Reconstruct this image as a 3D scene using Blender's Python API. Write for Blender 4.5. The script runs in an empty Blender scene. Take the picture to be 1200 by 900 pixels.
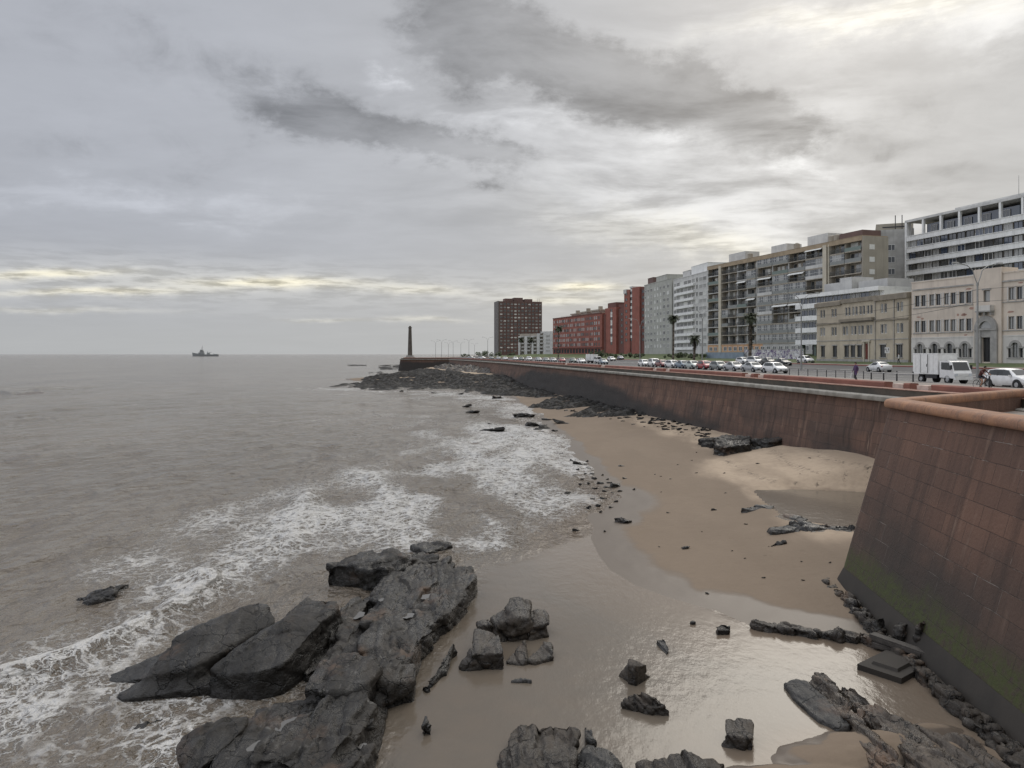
import bpy, bmesh, math, random
import numpy as np
from mathutils import Vector, Matrix
R = math.radians
scene = bpy.context.scene
COL = scene.collection
random.seed(7)
rng = np.random.default_rng(11)
CAMZ = 9.0; F = 900.0; HY = 415.0

def P(px, py, z=0.0):
    """ground position (metres) of a point seen in the photograph at height z"""
    d = F*(CAMZ-z)/(py-HY)
    return Vector(((px-600)/F*d, d, z))

# ------------------------------------------------------------------ noise (numpy)
_perm = np.arange(256); np.random.default_rng(3).shuffle(_perm); _perm = np.concatenate([_perm, _perm])
_g = np.random.default_rng(5).normal(size=(256, 3)); _g /= np.linalg.norm(_g, axis=1)[:, None]
def perlin(x, y, z=0.0):
    x, y, z = np.broadcast_arrays(np.asarray(x, float), np.asarray(y, float), np.asarray(z, float))
    xi = np.floor(x).astype(int); yi = np.floor(y).astype(int); zi = np.floor(z).astype(int)
    xf = x-xi; yf = y-yi; zf = z-zi
    u = xf**3*(xf*(xf*6-15)+10); v = yf**3*(yf*(yf*6-15)+10); w = zf**3*(zf*(zf*6-15)+10)
    def gr(a, b, c):
        h = _perm[_perm[_perm[(xi+a) & 255]+((yi+b) & 255)]+((zi+c) & 255)]
        g = _g[h]
        return g[..., 0]*(xf-a)+g[..., 1]*(yf-b)+g[..., 2]*(zf-c)
    L = lambda a, b, t: a+(b-a)*t
    return 1.5*L(L(L(gr(0,0,0), gr(1,0,0), u), L(gr(0,1,0), gr(1,1,0), u), v),
                 L(L(gr(0,0,1), gr(1,0,1), u), L(gr(0,1,1), gr(1,1,1), u), v), w)
def fbm(x, y, z=0.0, o=4, gain=.5):
    s = 0; a = 1.0; f = 1.0
    for i in range(o):
        s = s+a*perlin(np.asarray(x)*f+i*17.3, np.asarray(y)*f+i*5.1, np.asarray(z)*f+i*9.7); a *= gain; f *= 2.03
    return s
def worley(x, y, z, full=False):
    xi = np.floor(x).astype(int); yi = np.floor(y).astype(int); zi = np.floor(z).astype(int)
    f1 = np.full(x.shape, 9.0); f2 = np.full(x.shape, 9.0); cid = np.zeros(x.shape, int); off = np.zeros(x.shape+(3,))
    for a in (-1, 0, 1):
        for b in (-1, 0, 1):
            for c in (-1, 0, 1):
                h = _perm[_perm[_perm[(xi+a) & 255]+((yi+b) & 255)]+((zi+c) & 255)]
                dx = xi+a+_perm[h]/256.-x; dy = yi+b+_perm[h+37 & 255]/256.-y; dz = zi+c+_perm[h+91 & 255]/256.-z
                d = np.sqrt(dx*dx+dy*dy+dz*dz)
                m = d < f1
                f2 = np.where(m, f1, np.minimum(f2, d)); cid = np.where(m, h, cid); f1 = np.where(m, d, f1)
                if full: off = np.where(m[..., None], np.stack([dx, dy, dz], -1), off)
    return (f1, f2, cid, off) if full else (f1, f2, cid)
def sstep(a, b, x):
    t = np.clip((np.asarray(x, float)-a)/(b-a), 0, 1); return t*t*(3-2*t)
def dist_poly(x, y, pts, closed=False):
    """unsigned distance to a polyline, and the side (cross product sign) of the nearest segment"""
    best = np.full(x.shape, 1e18); side = np.zeros(x.shape)
    n = len(pts)
    for i in range(n if closed else n-1):
        ax, ay = pts[i][:2]; bx, by = pts[(i+1) % n][:2]
        dx, dy = bx-ax, by-ay
        t = np.clip(((x-ax)*dx+(y-ay)*dy)/(dx*dx+dy*dy+1e-12), 0, 1)
        ex = x-(ax+t*dx); ey = y-(ay+t*dy)
        d2 = ex*ex+ey*ey
        m = d2 < best
        best = np.where(m, d2, best); side = np.where(m, np.sign(dx*(y-ay)-dy*(x-ax)), side)
    return np.sqrt(best), side
def inside(x, y, pts):
    c = np.zeros(x.shape, bool); n = len(pts)
    for i in range(n):
        ax, ay = pts[i][:2]; bx, by = pts[(i+1) % n][:2]
        if ay == by: continue
        c ^= ((ay > y) != (by > y)) & (x < (bx-ax)*(y-ay)/(by-ay)+ax)
    return c
def sd_poly(x, y, pts):
    d, _ = dist_poly(x, y, pts, True)
    return np.where(inside(x, y, pts), -d, d)

# ------------------------------------------------------------------ objects
def tag(o, label=None, cat=None, group=None, kind=None):
    if label: o['label'] = label
    if cat: o['category'] = cat
    if group: o['group'] = group
    if kind: o['kind'] = kind
    return o
def thing(name, label, cat, loc=(0, 0, 0), rz=0, group=None):
    o = bpy.data.objects.new(name, None); COL.objects.link(o)
    o.empty_display_size = .3
    o.location = loc; o.rotation_euler = (0, 0, rz)
    return tag(o, label, cat, group)
def link_mesh(name, me, parent=None, loc=None, rz=0):
    o = bpy.data.objects.new(name, me); COL.objects.link(o)
    if parent: o.parent = parent
    if loc is not None: o.location = loc
    if rz: o.rotation_euler = (0, 0, rz)
    return o
def np_mesh(name, co, faces, mats=(), smooth=True, attrs=None, uv=None):
    me = bpy.data.meshes.new(name)
    co = np.asarray(co, np.float32); faces = np.asarray(faces, np.int32)
    k = faces.shape[1]
    me.vertices.add(len(co)); me.vertices.foreach_set('co', co.ravel())
    me.loops.add(faces.size); me.loops.foreach_set('vertex_index', faces.ravel())
    me.polygons.add(len(faces)); me.polygons.foreach_set('loop_start', np.arange(0, faces.size, k, dtype=np.int32))
    me.polygons.foreach_set('use_smooth', np.full(len(faces), smooth, bool))
    me.update(calc_edges=True)
    for n, v in (attrs or {}).items():
        a = me.attributes.new(n, 'FLOAT', 'POINT'); a.data.foreach_set('value', np.asarray(v, np.float32).ravel())
    if uv is not None:
        l = me.uv_layers.new(name='UVMap'); l.data.foreach_set('uv', np.asarray(uv, np.float32)[faces.ravel()].ravel())
    for m in mats: me.materials.append(m)
    me.validate()
    return me
def grid_faces(nr, nc):
    i = np.arange(nr-1)[:, None]*nc+np.arange(nc-1)[None, :]
    return np.stack([i, i+1, i+nc+1, i+nc], -1).reshape(-1, 4)

class MB:
    def __init__(s): s.v = []; s.f = []; s.m = []
    def quad(s, pts, m=0):
        b = len(s.v); s.v += [tuple(p) for p in pts]; s.f.append(tuple(range(b, b+len(pts)))); s.m.append(m)
    def box(s, x0, x1, y0, y1, z0, z1, m=0):
        b = len(s.v)
        s.v += [(x0,y0,z0),(x1,y0,z0),(x1,y1,z0),(x0,y1,z0),(x0,y0,z1),(x1,y0,z1),(x1,y1,z1),(x0,y1,z1)]
        for f in ((0,3,2,1),(4,5,6,7),(0,1,5,4),(1,2,6,5),(2,3,7,6),(3,0,4,7)):
            s.f.append(tuple(b+i for i in f)); s.m.append(m)
        return s
    def prism(s, poly, z0, z1, m=0, top=None):
        """poly: list of (x,y) counter-clockwise; top: optional other outline"""
        b = len(s.v); n = len(poly); top = top or poly
        s.v += [(p[0], p[1], z0) for p in poly]+[(p[0], p[1], z1) for p in top]
        s.f.append(tuple(b+i for i in reversed(range(n)))); s.m.append(m)
        s.f.append(tuple(b+n+i for i in range(n))); s.m.append(m)
        for i in range(n):
            j = (i+1) % n
            s.f.append((b+i, b+j, b+n+j, b+n+i)); s.m.append(m)
        return s
    def extr(s, poly, y0, y1, m=0):
        """poly in (x,z) extruded along y"""
        b = len(s.v); n = len(poly)
        s.v += [(p[0], y0, p[1]) for p in poly]+[(p[0], y1, p[1]) for p in poly]
        s.f.append(tuple(b+i for i in range(n))); s.m.append(m)
        s.f.append(tuple(b+n+i for i in reversed(range(n)))); s.m.append(m)
        for i in range(n):
            j = (i+1) % n
            s.f.append((b+j, b+i, b+n+i, b+n+j)); s.m.append(m)
        return s
    def tube(s, p0, p1, r0, r1=None, n=8, m=0, caps=True):
        r1 = r0 if r1 is None else r1
        p0 = Vector(p0); p1 = Vector(p1); d = (p1-p0)
        if d.length < 1e-9: return s
        d.normalize()
        a = d.orthogonal().normalized(); c = d.cross(a)
        b = len(s.v)
        for p, r in ((p0, r0), (p1, r1)):
            for i in range(n):
                t = 2*math.pi*i/n
                s.v.append(tuple(p+a*(r*math.cos(t))+c*(r*math.sin(t))))
        for i in range(n):
            j = (i+1) % n
            s.f.append((b+i, b+j, b+n+j, b+n+i)); s.m.append(m)
        if caps:
            s.f.append(tuple(b+i for i in reversed(range(n)))); s.m.append(m)
            s.f.append(tuple(b+n+i for i in range(n))); s.m.append(m)
        return s
    def path(s, pts, r, n=6, m=0):
        for i in range(len(pts)-1): s.tube(pts[i], pts[i+1], r, r, n, m)
        return s
    def ring(s, c, R0, r, axis='y', n=20, k=6, m=0):
        b = len(s.v)
        for i in range(n):
            t = 2*math.pi*i/n
            for j in range(k):
                q = 2*math.pi*j/k
                rr = R0+r*math.cos(q); h = r*math.sin(q)
                if axis == 'y': s.v.append((c[0]+rr*math.cos(t), c[1]+h, c[2]+rr*math.sin(t)))
                else: s.v.append((c[0]+rr*math.cos(t), c[1]+rr*math.sin(t), c[2]+h))
        for i in range(n):
            for j in range(k):
                s.f.append((b+i*k+j, b+((i+1) % n)*k+j, b+((i+1) % n)*k+(j+1) % k, b+i*k+(j+1) % k)); s.m.append(m)
        return s
    def mesh(s, name, mats, smooth=False, sharp=None):
        me = bpy.data.meshes.new(name); me.from_pydata(s.v, [], s.f)
        for m in (mats if isinstance(mats, (list, tuple)) else [mats]): me.materials.append(m)
        me.polygons.foreach_set('material_index', s.m)
        bm = bmesh.new(); bm.from_mesh(me); bmesh.ops.recalc_face_normals(bm, faces=bm.faces); bm.to_mesh(me); bm.free()
        if smooth or sharp:
            me.polygons.foreach_set('use_smooth', [True]*len(me.polygons))
            if sharp: me.set_sharp_from_angle(angle=R(sharp))
        me.update()
        return me
    def build(s, name, mats, parent=None, loc=None, rz=0, smooth=False, sharp=None):
        return link_mesh(name, s.mesh(name, mats, smooth, sharp), parent, loc, rz)

def copy_tree(o, parent=None):
    c = o.copy(); COL.objects.link(c)
    if parent: c.parent = parent
    for ch in o.children: copy_tree(ch, c)
    return c
# ------------------------------------------------------------------ node helper
class NT:
    def __init__(s, tree): s.t = tree; s.n = tree.nodes; s.l = tree.links
    def node(s, typ, **kw):
        nd = s.n.new(typ)
        for k, v in kw.items(): setattr(nd, k, v)
        return nd
    def put(s, sock, v):
        if v is None: return
        if isinstance(v, bpy.types.NodeSocket): s.l.new(v, sock)
        else: sock.default_value = v
    def math(s, op, a, b=None, c=None, clamp=False):
        nd = s.node('ShaderNodeMath', operation=op, use_clamp=clamp)
        s.put(nd.inputs[0], a); s.put(nd.inputs[1], b); s.put(nd.inputs[2], c)
        return nd.outputs[0]
    def vmath(s, op, a, b=None):
        nd = s.node('ShaderNodeVectorMath', operation=op)
        s.put(nd.inputs[0], a); s.put(nd.inputs[1], b)
        return nd.outputs[0]
    def comb(s, x, y, z):
        nd = s.node('ShaderNodeCombineXYZ'); s.put(nd.inputs[0], x); s.put(nd.inputs[1], y); s.put(nd.inputs[2], z); return nd.outputs[0]
    def sep(s, v):
        nd = s.node('ShaderNodeSeparateXYZ'); s.put(nd.inputs[0], v); return nd.outputs
    def noise(s, vec, scale, detail=4, rough=.55, dist=0.0, out=0):
        nd = s.node('ShaderNodeTexNoise'); s.put(nd.inputs['Vector'], vec)
        nd.inputs['Scale'].default_value = scale; nd.inputs['Detail'].default_value = detail
        nd.inputs['Roughness'].default_value = rough; nd.inputs['Distortion'].default_value = dist
        return nd.outputs[out]
    def voro(s, vec, scale, feature='F1', out='Distance', rnd=1.0):
        nd = s.node('ShaderNodeTexVoronoi', feature=feature); s.put(nd.inputs['Vector'], vec)
        nd.inputs['Scale'].default_value = scale; nd.inputs['Randomness'].default_value = rnd
        return nd.outputs[out]
    def ss(s, v, a, b, o0=0.0, o1=1.0):
        nd = s.node('ShaderNodeMapRange', interpolation_type='SMOOTHSTEP'); s.put(nd.inputs[0], v)
        s.put(nd.inputs[1], a); s.put(nd.inputs[2], b); s.put(nd.inputs[3], o0); s.put(nd.inputs[4], o1)
        return nd.outputs[0]
    def mix(s, f, a, b, typ='RGBA', blend='MIX'):
        nd = s.node('ShaderNodeMix', data_type=typ)
        if typ == 'RGBA':
            nd.blend_type = blend
            s.put(nd.inputs[0], f)
            s.put(nd.inputs[6], c4(a)); s.put(nd.inputs[7], c4(b)); return nd.outputs[2]
        s.put(nd.inputs[0], f); s.put(nd.inputs[2], a); s.put(nd.inputs[3], b); return nd.outputs[0]
    def attr(s, name):
        nd = s.node('ShaderNodeAttribute', attribute_name=name); return nd.outputs['Fac']
    def coord(s, which='Object'): return s.node('ShaderNodeTexCoord').outputs[which]
    def pos(s): return s.node('ShaderNodeNewGeometry').outputs['Position']
    def mapping(s, vec, scale=(1,1,1), rot=(0,0,0), loc=(0,0,0)):
        nd = s.node('ShaderNodeMapping'); s.put(nd.inputs[0], vec)
        nd.inputs['Location'].default_value = loc; nd.inputs['Rotation'].default_value = rot; nd.inputs['Scale'].default_value = scale
        return nd.outputs[0]
    def bump(s, h, strength=.3, dist=.05, normal=None):
        nd = s.node('ShaderNodeBump'); s.put(nd.inputs['Height'], h)
        s.put(nd.inputs['Strength'], strength); nd.inputs['Distance'].default_value = dist
        s.put(nd.inputs['Normal'], normal)
        return nd.outputs[0]
def c4(c):
    return (c[0], c[1], c[2], 1.0) if isinstance(c, (tuple, list)) and len(c) == 3 else c
def new_mat(name):
    m = bpy.data.materials.new(name); m.use_nodes = True
    t = NT(m.node_tree); b = m.node_tree.nodes['Principled BSDF']
    return m, t, b
def pmat(name, c1, c2=None, scale=1.0, rough=.7, bump=0.0, bscale=20, spec=.5, metal=0.0, detail=5, streak=0.0, dirt=None):
    """plain surface: colour wanders between c1 and c2; optional vertical rain streaks and bump"""
    m, t, b = new_mat(name)
    co = t.coord('Object')
    if c2 is None: c2 = tuple(x*.78 for x in c1)
    f = t.ss(t.noise(co, scale, detail, .6), .35, .65)
    col = t.mix(f, c1, c2)
    if streak:
        st = t.ss(t.noise(t.mapping(co, (1.6, 1.6, .09)), 1.0, 5, .65), .48, .72)
        col = t.mix(t.math('MULTIPLY', st, streak), col, dirt or tuple(x*.45 for x in c1))
    t.put(b.inputs['Base Color'], col)
    b.inputs['Roughness'].default_value = rough; b.inputs['Metallic'].default_value = metal
    b.inputs['Specular IOR Level'].default_value = spec
    if bump: t.put(b.inputs['Normal'], t.bump(t.noise(co, bscale, 4), bump, .02))
    return m
def flat(name, c, rough=.5, metal=0.0, spec=.5):
    return pmat(name, c, tuple(x*.88 for x in c), 3.0, rough, spec=spec, metal=metal)

M = {}
def glass_mat(name, c, rough=.06):
    m, t, b = new_mat(name)
    t.put(b.inputs['Base Color'], c4(c)); b.inputs['Roughness'].default_value = rough; b.inputs['IOR'].default_value = 1.75
    return m
M['glass'] = glass_mat('window_glass', (.05, .054, .058), .12)
M['glass_blue'] = glass_mat('blue_glass', (.03, .045, .075))
M['glass_curtain'] = glass_mat('curtained_glass', (.25, .25, .24), .25)
M['car_glass'] = glass_mat('car_glass', (.02, .024, .026), .04)
M['white'] = pmat('white_paint', (.80, .80, .78), (.70, .70, .68), .5, .6, streak=.35)
M['white_frame'] = flat('white_frame', (.72, .72, .70), .5)
M['blind'] = flat('white_blind', (.70, .70, .66), .6)
M['dark_frame'] = flat('dark_frame', (.06, .06, .06), .5)
M['beige'] = pmat('pink_beige_render', (.62, .54, .45), (.53, .46, .385), .35, .85, .2, 14, streak=.4, dirt=(.30, .25, .22))
M['beige_low'] = pmat('grey_stone_render', (.60, .575, .535), (.50, .48, .445), .5, .85, .2, 14, streak=.35)
M['stone_grey'] = pmat('grey_stone', (.36, .345, .32), (.27, .26, .245), 1.2, .85, .2, 20)
M['stone_dark'] = pmat('dark_grey_render', (.17, .155, .145), None, .4, .85)
M['tan'] = pmat('tan_render', (.48, .42, .32), (.39, .34, .26), .3, .85, .2, 14, streak=.4, dirt=(.22, .19, .15))
M['tan_dark'] = pmat('dark_tan_cornice', (.26, .225, .175), None, .8, .85)
M['olive'] = pmat('olive_render', (.36, .33, .27), (.30, .275, .225), .2, .9, streak=.3)
M['concrete'] = pmat('grey_concrete', (.44, .435, .415), (.34, .335, .315), .4, .85, .2, 10, streak=.4)
M['concrete_l'] = pmat('light_concrete', (.58, .575, .55), (.47, .465, .45), .4, .8, .1, 10, streak=.3)
M['conc_brown'] = pmat('brown_concrete', (.37, .33, .27), (.29, .26, .215), .4, .85, streak=.4)
M['roof_tan'] = pmat('tan_parapet', (.36, .28, .19), None, .5, .85)
M['cream'] = pmat('cream_render', (.55, .50, .40), (.46, .42, .34), .5, .85, streak=.3)
M['red_brick'] = pmat('red_brick', (.29, .105, .078), (.23, .083, .062), .4, .85, .2, 25, streak=.25)
M['red_dark'] = pmat('dark_red_brick', (.155, .068, .056), None, .4, .85)
M['brown_brick'] = pmat('brown_brick', (.155, .098, .086), (.125, .08, .07), .2, .85)
M['apt_grey'] = pmat('grey_green_render', (.42, .42, .38), (.34, .34, .31), .3, .85, streak=.35)
M['rail_dark'] = flat('dark_railing', (.05, .055, .055), .5)
M['rail_grey'] = flat('grey_railing', (.22, .23, .22), .5)
M['rail_green'] = flat('green_grey_panel', (.16, .20, .18), .6)
M['door_red'] = pmat('red_door', (.16, .035, .025), None, 3, .5)
M['dark'] = flat('dark_opening', (.02, .02, .022), .8)
M['gray_blue'] = pmat('grey_blue_paint', (.22, .27, .33), None, .6, .7)
M['orange_pale'] = pmat('pale_orange_paint', (.55, .33, .19), None, .6, .7)
M['metal_grey'] = flat('galvanised_steel', (.30, .30, .29), .45, .6)
M['metal_dark'] = flat('dark_steel', (.045, .045, .05), .4, .5)
M['black'] = flat('black_paint', (.015, .015, .016), .5)
M['rubber'] = flat('tyre_rubber', (.018, .018, .018), .85)
M['rim'] = flat('wheel_rim', (.42, .43, .44), .35, .8)
M['lamp_clear'] = flat('headlight_glass', (.62, .65, .68), .12)
M['lamp_red'] = flat('tail_light', (.28, .012, .012), .2)
M['skin'] = flat('skin', (.36, .20, .13), .6)
M['hair'] = flat('dark_hair', (.02, .014, .01), .7)
M['purple'] = flat('purple_coat', (.075, .04, .10), .85)
M['dark_cloth'] = flat('dark_trousers', (.025, .025, .03), .9)
M['maroon'] = flat('maroon_top', (.09, .03, .025), .85)
M['white_cloth'] = flat('white_cloth', (.6, .6, .58), .9)
M['asphalt'] = pmat('asphalt', (.105, .10, .097), (.075, .072, .07), .12, .8, .15, 40)
M['paint_white'] = flat('road_paint', (.62, .62, .6), .7)
M['paving'] = pmat('promenade_paving', (.27, .235, .20), (.21, .18, .155), .4, .85, .1, 12)
M['kerb'] = pmat('kerb_stone', (.36, .34, .32), None, 1.5, .85)
M['kerb_red'] = pmat('red_kerb', (.26, .085, .065), None, 1.5, .8)
M['grass'] = pmat('grass', (.055, .085, .024), (.10, .11, .042), .25, .9, .5, 30)
M['moss_grass'] = pmat('grass_dark', (.045, .062, .022), None, .5, .9, .4, 30)
M['leaf'] = pmat('leaf', (.045, .065, .026), (.075, .09, .035), 3, .6)
M['frond'] = pmat('palm_frond', (.038, .05, .024), (.065, .072, .036), 2, .6)
M['frond_dead'] = pmat('dead_palm_frond', (.075, .062, .043), (.045, .04, .03), 2, .8)
M['bark'] = pmat('palm_bark', (.13, .105, .08), (.08, .065, .05), 4, .9, .4, 14)
M['ship_grey'] = pmat('ship_hull_paint', (.28, .295, .30), None, .3, .6)
M['ship_light'] = pmat('ship_deck_paint', (.33, .35, .35), None, .3, .6)

# --- rock: dark schist, wet and darker close to the water, pale lichen and rusty patches
def rock_mat(name, c1, c2, pale=.25, rust=0.15, wet=.35, gloss=.32, spec=.42):
    m, t, b = new_mat(name); b.inputs['Specular IOR Level'].default_value = spec
    p = t.pos()
    n1 = t.noise(p, .9, 6, .62); n2 = t.noise(p, 3.4, 8, .65)
    col = t.mix(t.ss(n1, .38, .64), c1, c2)
    col = t.mix(t.math('MULTIPLY', t.ss(n2, .56, .74), pale), col, (.30, .29, .27))
    n3 = t.noise(t.vmath('ADD', p, (31., 7., 3.)), .55, 5, .6)
    col = t.mix(t.math('MULTIPLY', t.ss(n3, .55, .7), rust), col, (.22, .125, .07))
    crack = t.ss(t.voro(t.vmath('ADD', p, t.vmath('MULTIPLY', t.noise(p, 1.5, 4, .6, out=1), (.9, .9, .9))), 1.0, 'DISTANCE_TO_EDGE'), 0.0, .03, 1.0, 0.0)
    z = t.sep(p)[2]
    w = t.ss(t.math('ADD', z, t.math('MULTIPLY', t.noise(p, 1.6, 4), .5)), wet, wet+.45, 1.0, 0.0)
    col = t.mix(t.math('MULTIPLY', w, .62), col, (.016, .015, .014))
    bed = t.noise(t.mapping(p, (7.5, 1.0, 9.0), rot=(0, .5, .05)), 1.0, 6, .65)
    col = t.mix(t.math('MULTIPLY', t.ss(bed, .52, .68), .55), col, tuple(x*.42 for x in c1))
    col = t.mix(t.math('MULTIPLY', t.ss(bed, .30, .42, 1.0, 0.0), pale*.7), col, (.20, .19, .175))
    col = t.mix(t.math('MULTIPLY', crack, .75), col, (.008, .008, .008))
    t.put(b.inputs['Base Color'], col)
    film = t.ss(t.noise(t.mapping(p, (1.1, .45, 1.1), loc=(4, 8, 1)), 1.0, 6, .65), .46, .58)
    col = t.mix(t.math('MULTIPLY', film, .45), col, (.012, .011, .010))
    t.put(b.inputs['Base Color'], col)
    t.put(b.inputs['Roughness'], t.math('ADD', t.mix(t.math('MAXIMUM', w, film), gloss+.32, gloss-.06, 'FLOAT'), t.math('MULTIPLY', n2, .16)))
    h = t.math('ADD', t.math('MULTIPLY', n2, .8), t.math('MULTIPLY', t.noise(p, 14, 6, .7), .35))
    h = t.math('ADD', h, t.math('MULTIPLY', bed, .55))
    h = t.math('SUBTRACT', h, t.math('MULTIPLY', crack, .35))
    t.put(b.inputs['Normal'], t.bump(h, .8, .10))
    return m
M['rock'] = rock_mat('dark_wet_rock', (.010, .0085, .007), (.031, .026, .021), .42, .30, .40, .16, .34)
M['rock_brown'] = rock_mat('brown_rock', (.032, .025, .019), (.066, .052, .039), .35, .5, .12, .22, .36)
M['rock_smooth'] = rock_mat('smooth_dark_rock', (.011, .0095, .008), (.024, .0205, .017), .10, .25, .40, .18, .34)
M['rock_grey'] = rock_mat('wet_grey_rock', (.028, .027, .026), (.058, .054, .049), .35, .35, -.2, .12, .4)
M['rock_wet'] = rock_mat('wet_brown_ledge', (.060, .047, .036), (.115, .090, .067), .3, .5, -.3, .10)
M['rock_black'] = rock_mat('black_shore_rock', (.013, .012, .011), (.028, .026, .023), .04, .10, .2, .55, .2)

# --- masonry of the sea wall (UV in metres: u along the wall, v height)
def masonry_mat(name, cA, cB, bw, bh, moss=True, mortar_pale=.35, dark_amt=.55, pale=.42, blk=None):
    m, t, b = new_mat(name)
    uv = t.coord('UV'); p = t.pos(); z = t.sep(p)[2]
    br = t.node('ShaderNodeTexBrick'); t.put(br.inputs['Vector'], t.vmath('ADD', uv, t.vmath('MULTIPLY', t.noise(p, 1.3, 3, out=1), (.05, .05, 0))))
    br.offset = .5; br.squash = 1.0
    br.inputs['Color1'].default_value = c4(cA); br.inputs['Color2'].default_value = c4(cB)
    br.inputs['Mortar'].default_value = c4(tuple(x*.55 for x in cB))
    br.inputs['Scale'].default_value = 1.0; br.inputs['Mortar Size'].default_value = .012; br.inputs['Mortar Smooth'].default_value = .6
    br.inputs['Bias'].default_value = 0.0; br.inputs['Brick Width'].default_value = bw; br.inputs['Row Height'].default_value = bh
    col = br.outputs['Color']
    # long rain streaks, blotches
    st = t.noise(t.mapping(uv, (1.7, .14, 1)), 1.0, 7, .68)
    col = t.mix(t.math('MULTIPLY', t.ss(st, .46, .66), dark_amt), col, tuple(x*.36 for x in cB))
    col = t.mix(t.math('MULTIPLY', t.ss(t.noise(t.mapping(uv, (2.6, .35, 1), loc=(9, 3, 0)), 1.0, 5, .6), .56, .76), pale), col, (.30, .20, .145))
    big = t.ss(t.noise(t.mapping(uv, (.10, .22, 1), loc=(3.3, 1.2, 0)), 1.0, 4, .5), .46, .60)
    lowf = t.ss(z, 1.5, 5.5, 1.0, 0.25)
    col = t.mix(t.math('MULTIPLY', t.math('MULTIPLY', big, lowf), .8), col, (.028, .023, .02))
    if blk:                                             # the long black, always wet stretch further along
        yy = t.sep(p)[1]; wob = t.math('MULTIPLY', t.math('SUBTRACT', t.noise(t.mapping(uv, (.08, .3, 1)), 1.0, 5, .6), .5), 3.2)
        ztop = t.math('ADD', 3.4, wob)
        m1 = t.math('ADD', t.math('MULTIPLY', t.ss(yy, 95., 125.), t.ss(yy, 185., 215., 1.0, 0.0)), t.ss(yy, 330., 395.))
        lowm = t.ss(t.math('SUBTRACT', z, t.math('MULTIPLY', m1, 2.3)), t.math('SUBTRACT', ztop, 1.6), ztop, 1.0, 0.0)
        col = t.mix(t.math('MULTIPLY', lowm, t.math('ADD', .35, t.math('MULTIPLY', t.ss(yy, 60., 120.), .6))), col, (.022, .019, .017))
    # whitish efflorescence sitting on the joints
    ef = t.math('MULTIPLY', br.outputs['Fac'], t.ss(t.noise(uv, .55, 5, .7), .53, .63))
    col = t.mix(t.math('MULTIPLY', ef, mortar_pale*1.6), col, (.50, .44, .38))
    if moss:
        zz = t.math('ADD', z, t.math('MULTIPLY', t.math('SUBTRACT', t.noise(p, .8, 5, .65), .5), 1.4))
        low = t.ss(zz, .55, .80); up = t.ss(zz, 1.15, 1.95, 1.0, 0.0)
        mo = t.math('MULTIPLY', low, up)
        soak = t.ss(zz, 1.0, 4.4, 1.0, 0.0)
        col = t.mix(t.math('MULTIPLY', soak, .80), col, (.036, .028, .022))
        col = t.mix(t.math('MULTIPLY', t.math('MULTIPLY', mo, t.ss(t.noise(p, 5, 5, .7), .3, .6)), .9), col, (.048, .058, .013))
    t.put(b.inputs['Base Color'], col)
    b.inputs['Roughness'].default_value = .82
    h = t.math('SUBTRACT', t.noise(p, 9, 6, .7), t.math('MULTIPLY', br.outputs['Fac'], .8))
    t.put(b.inputs['Normal'], t.bump(h, .75, .05))
    return m
M['bastion'] = masonry_mat('red_granite_masonry', (.145, .076, .050), (.106, .056, .038), 1.25, .62)
M['seawall'] = masonry_mat('old_red_seawall', (.142, .078, .053), (.102, .057, .040), 1.4, .7, False, .15, .75, pale=.75, blk=(-.5, 70.))
def coping_mat():
    m, t, b = new_mat('orange_granite_coping'); uv = t.coord('UV'); p = t.pos()
    col = t.mix(t.ss(t.noise(p, 1.1, 6, .65), .36, .66), (.325, .165, .088), (.215, .11, .066))
    col = t.mix(t.math('MULTIPLY', t.ss(t.noise(p, 2.4, 7, .75), .47, .66), .62), col, (.135, .085, .062))
    col = t.mix(t.math('MULTIPLY', t.ss(t.noise(p, 22, 3, .6), .55, .75), .35), col, (.46, .30, .22))
    u = t.sep(uv)[0]; fr = t.math('FRACT', t.math('MULTIPLY', u, 1/1.9))
    j = t.math('MAXIMUM', t.ss(fr, 0.0, .012, 1.0, 0.0), t.ss(fr, .988, 1.0, 0.0, 1.0))
    col = t.mix(t.math('MULTIPLY', j, .75), col, (.06, .04, .032))
    t.put(b.inputs['Base Color'], col); b.inputs['Roughness'].default_value = .78
    t.put(b.inputs['Normal'], t.bump(t.math('SUBTRACT', t.noise(p, 16, 5, .7), j), .4, .03)); return m
M['coping'] = coping_mat()
M['ledge'] = pmat('grey_stone_ledge', (.30, .285, .25), (.19, .175, .15), .8, .85, .3, 14)
M['parapet_dark'] = pmat('lichened_dark_stone', (.055, .050, .040), (.095, .075, .058), .7, .9, .3, 10)
M['parapet_red'] = pmat('red_granite_parapet', (.26, .105, .075), (.19, .08, .058), .5, .85, .3, 14)
M['pink_slab'] = pmat('pink_stone_slab', (.33, .19, .145), None, 1.2, .85)
M['pale_block'] = pmat('pale_pink_block', (.58, .44, .37), None, 2, .8)
M['footing'] = pmat('smooth_grey_footing', (.030, .024, .018), (.020, .016, .012), .6, .75, .2, 8)

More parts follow.
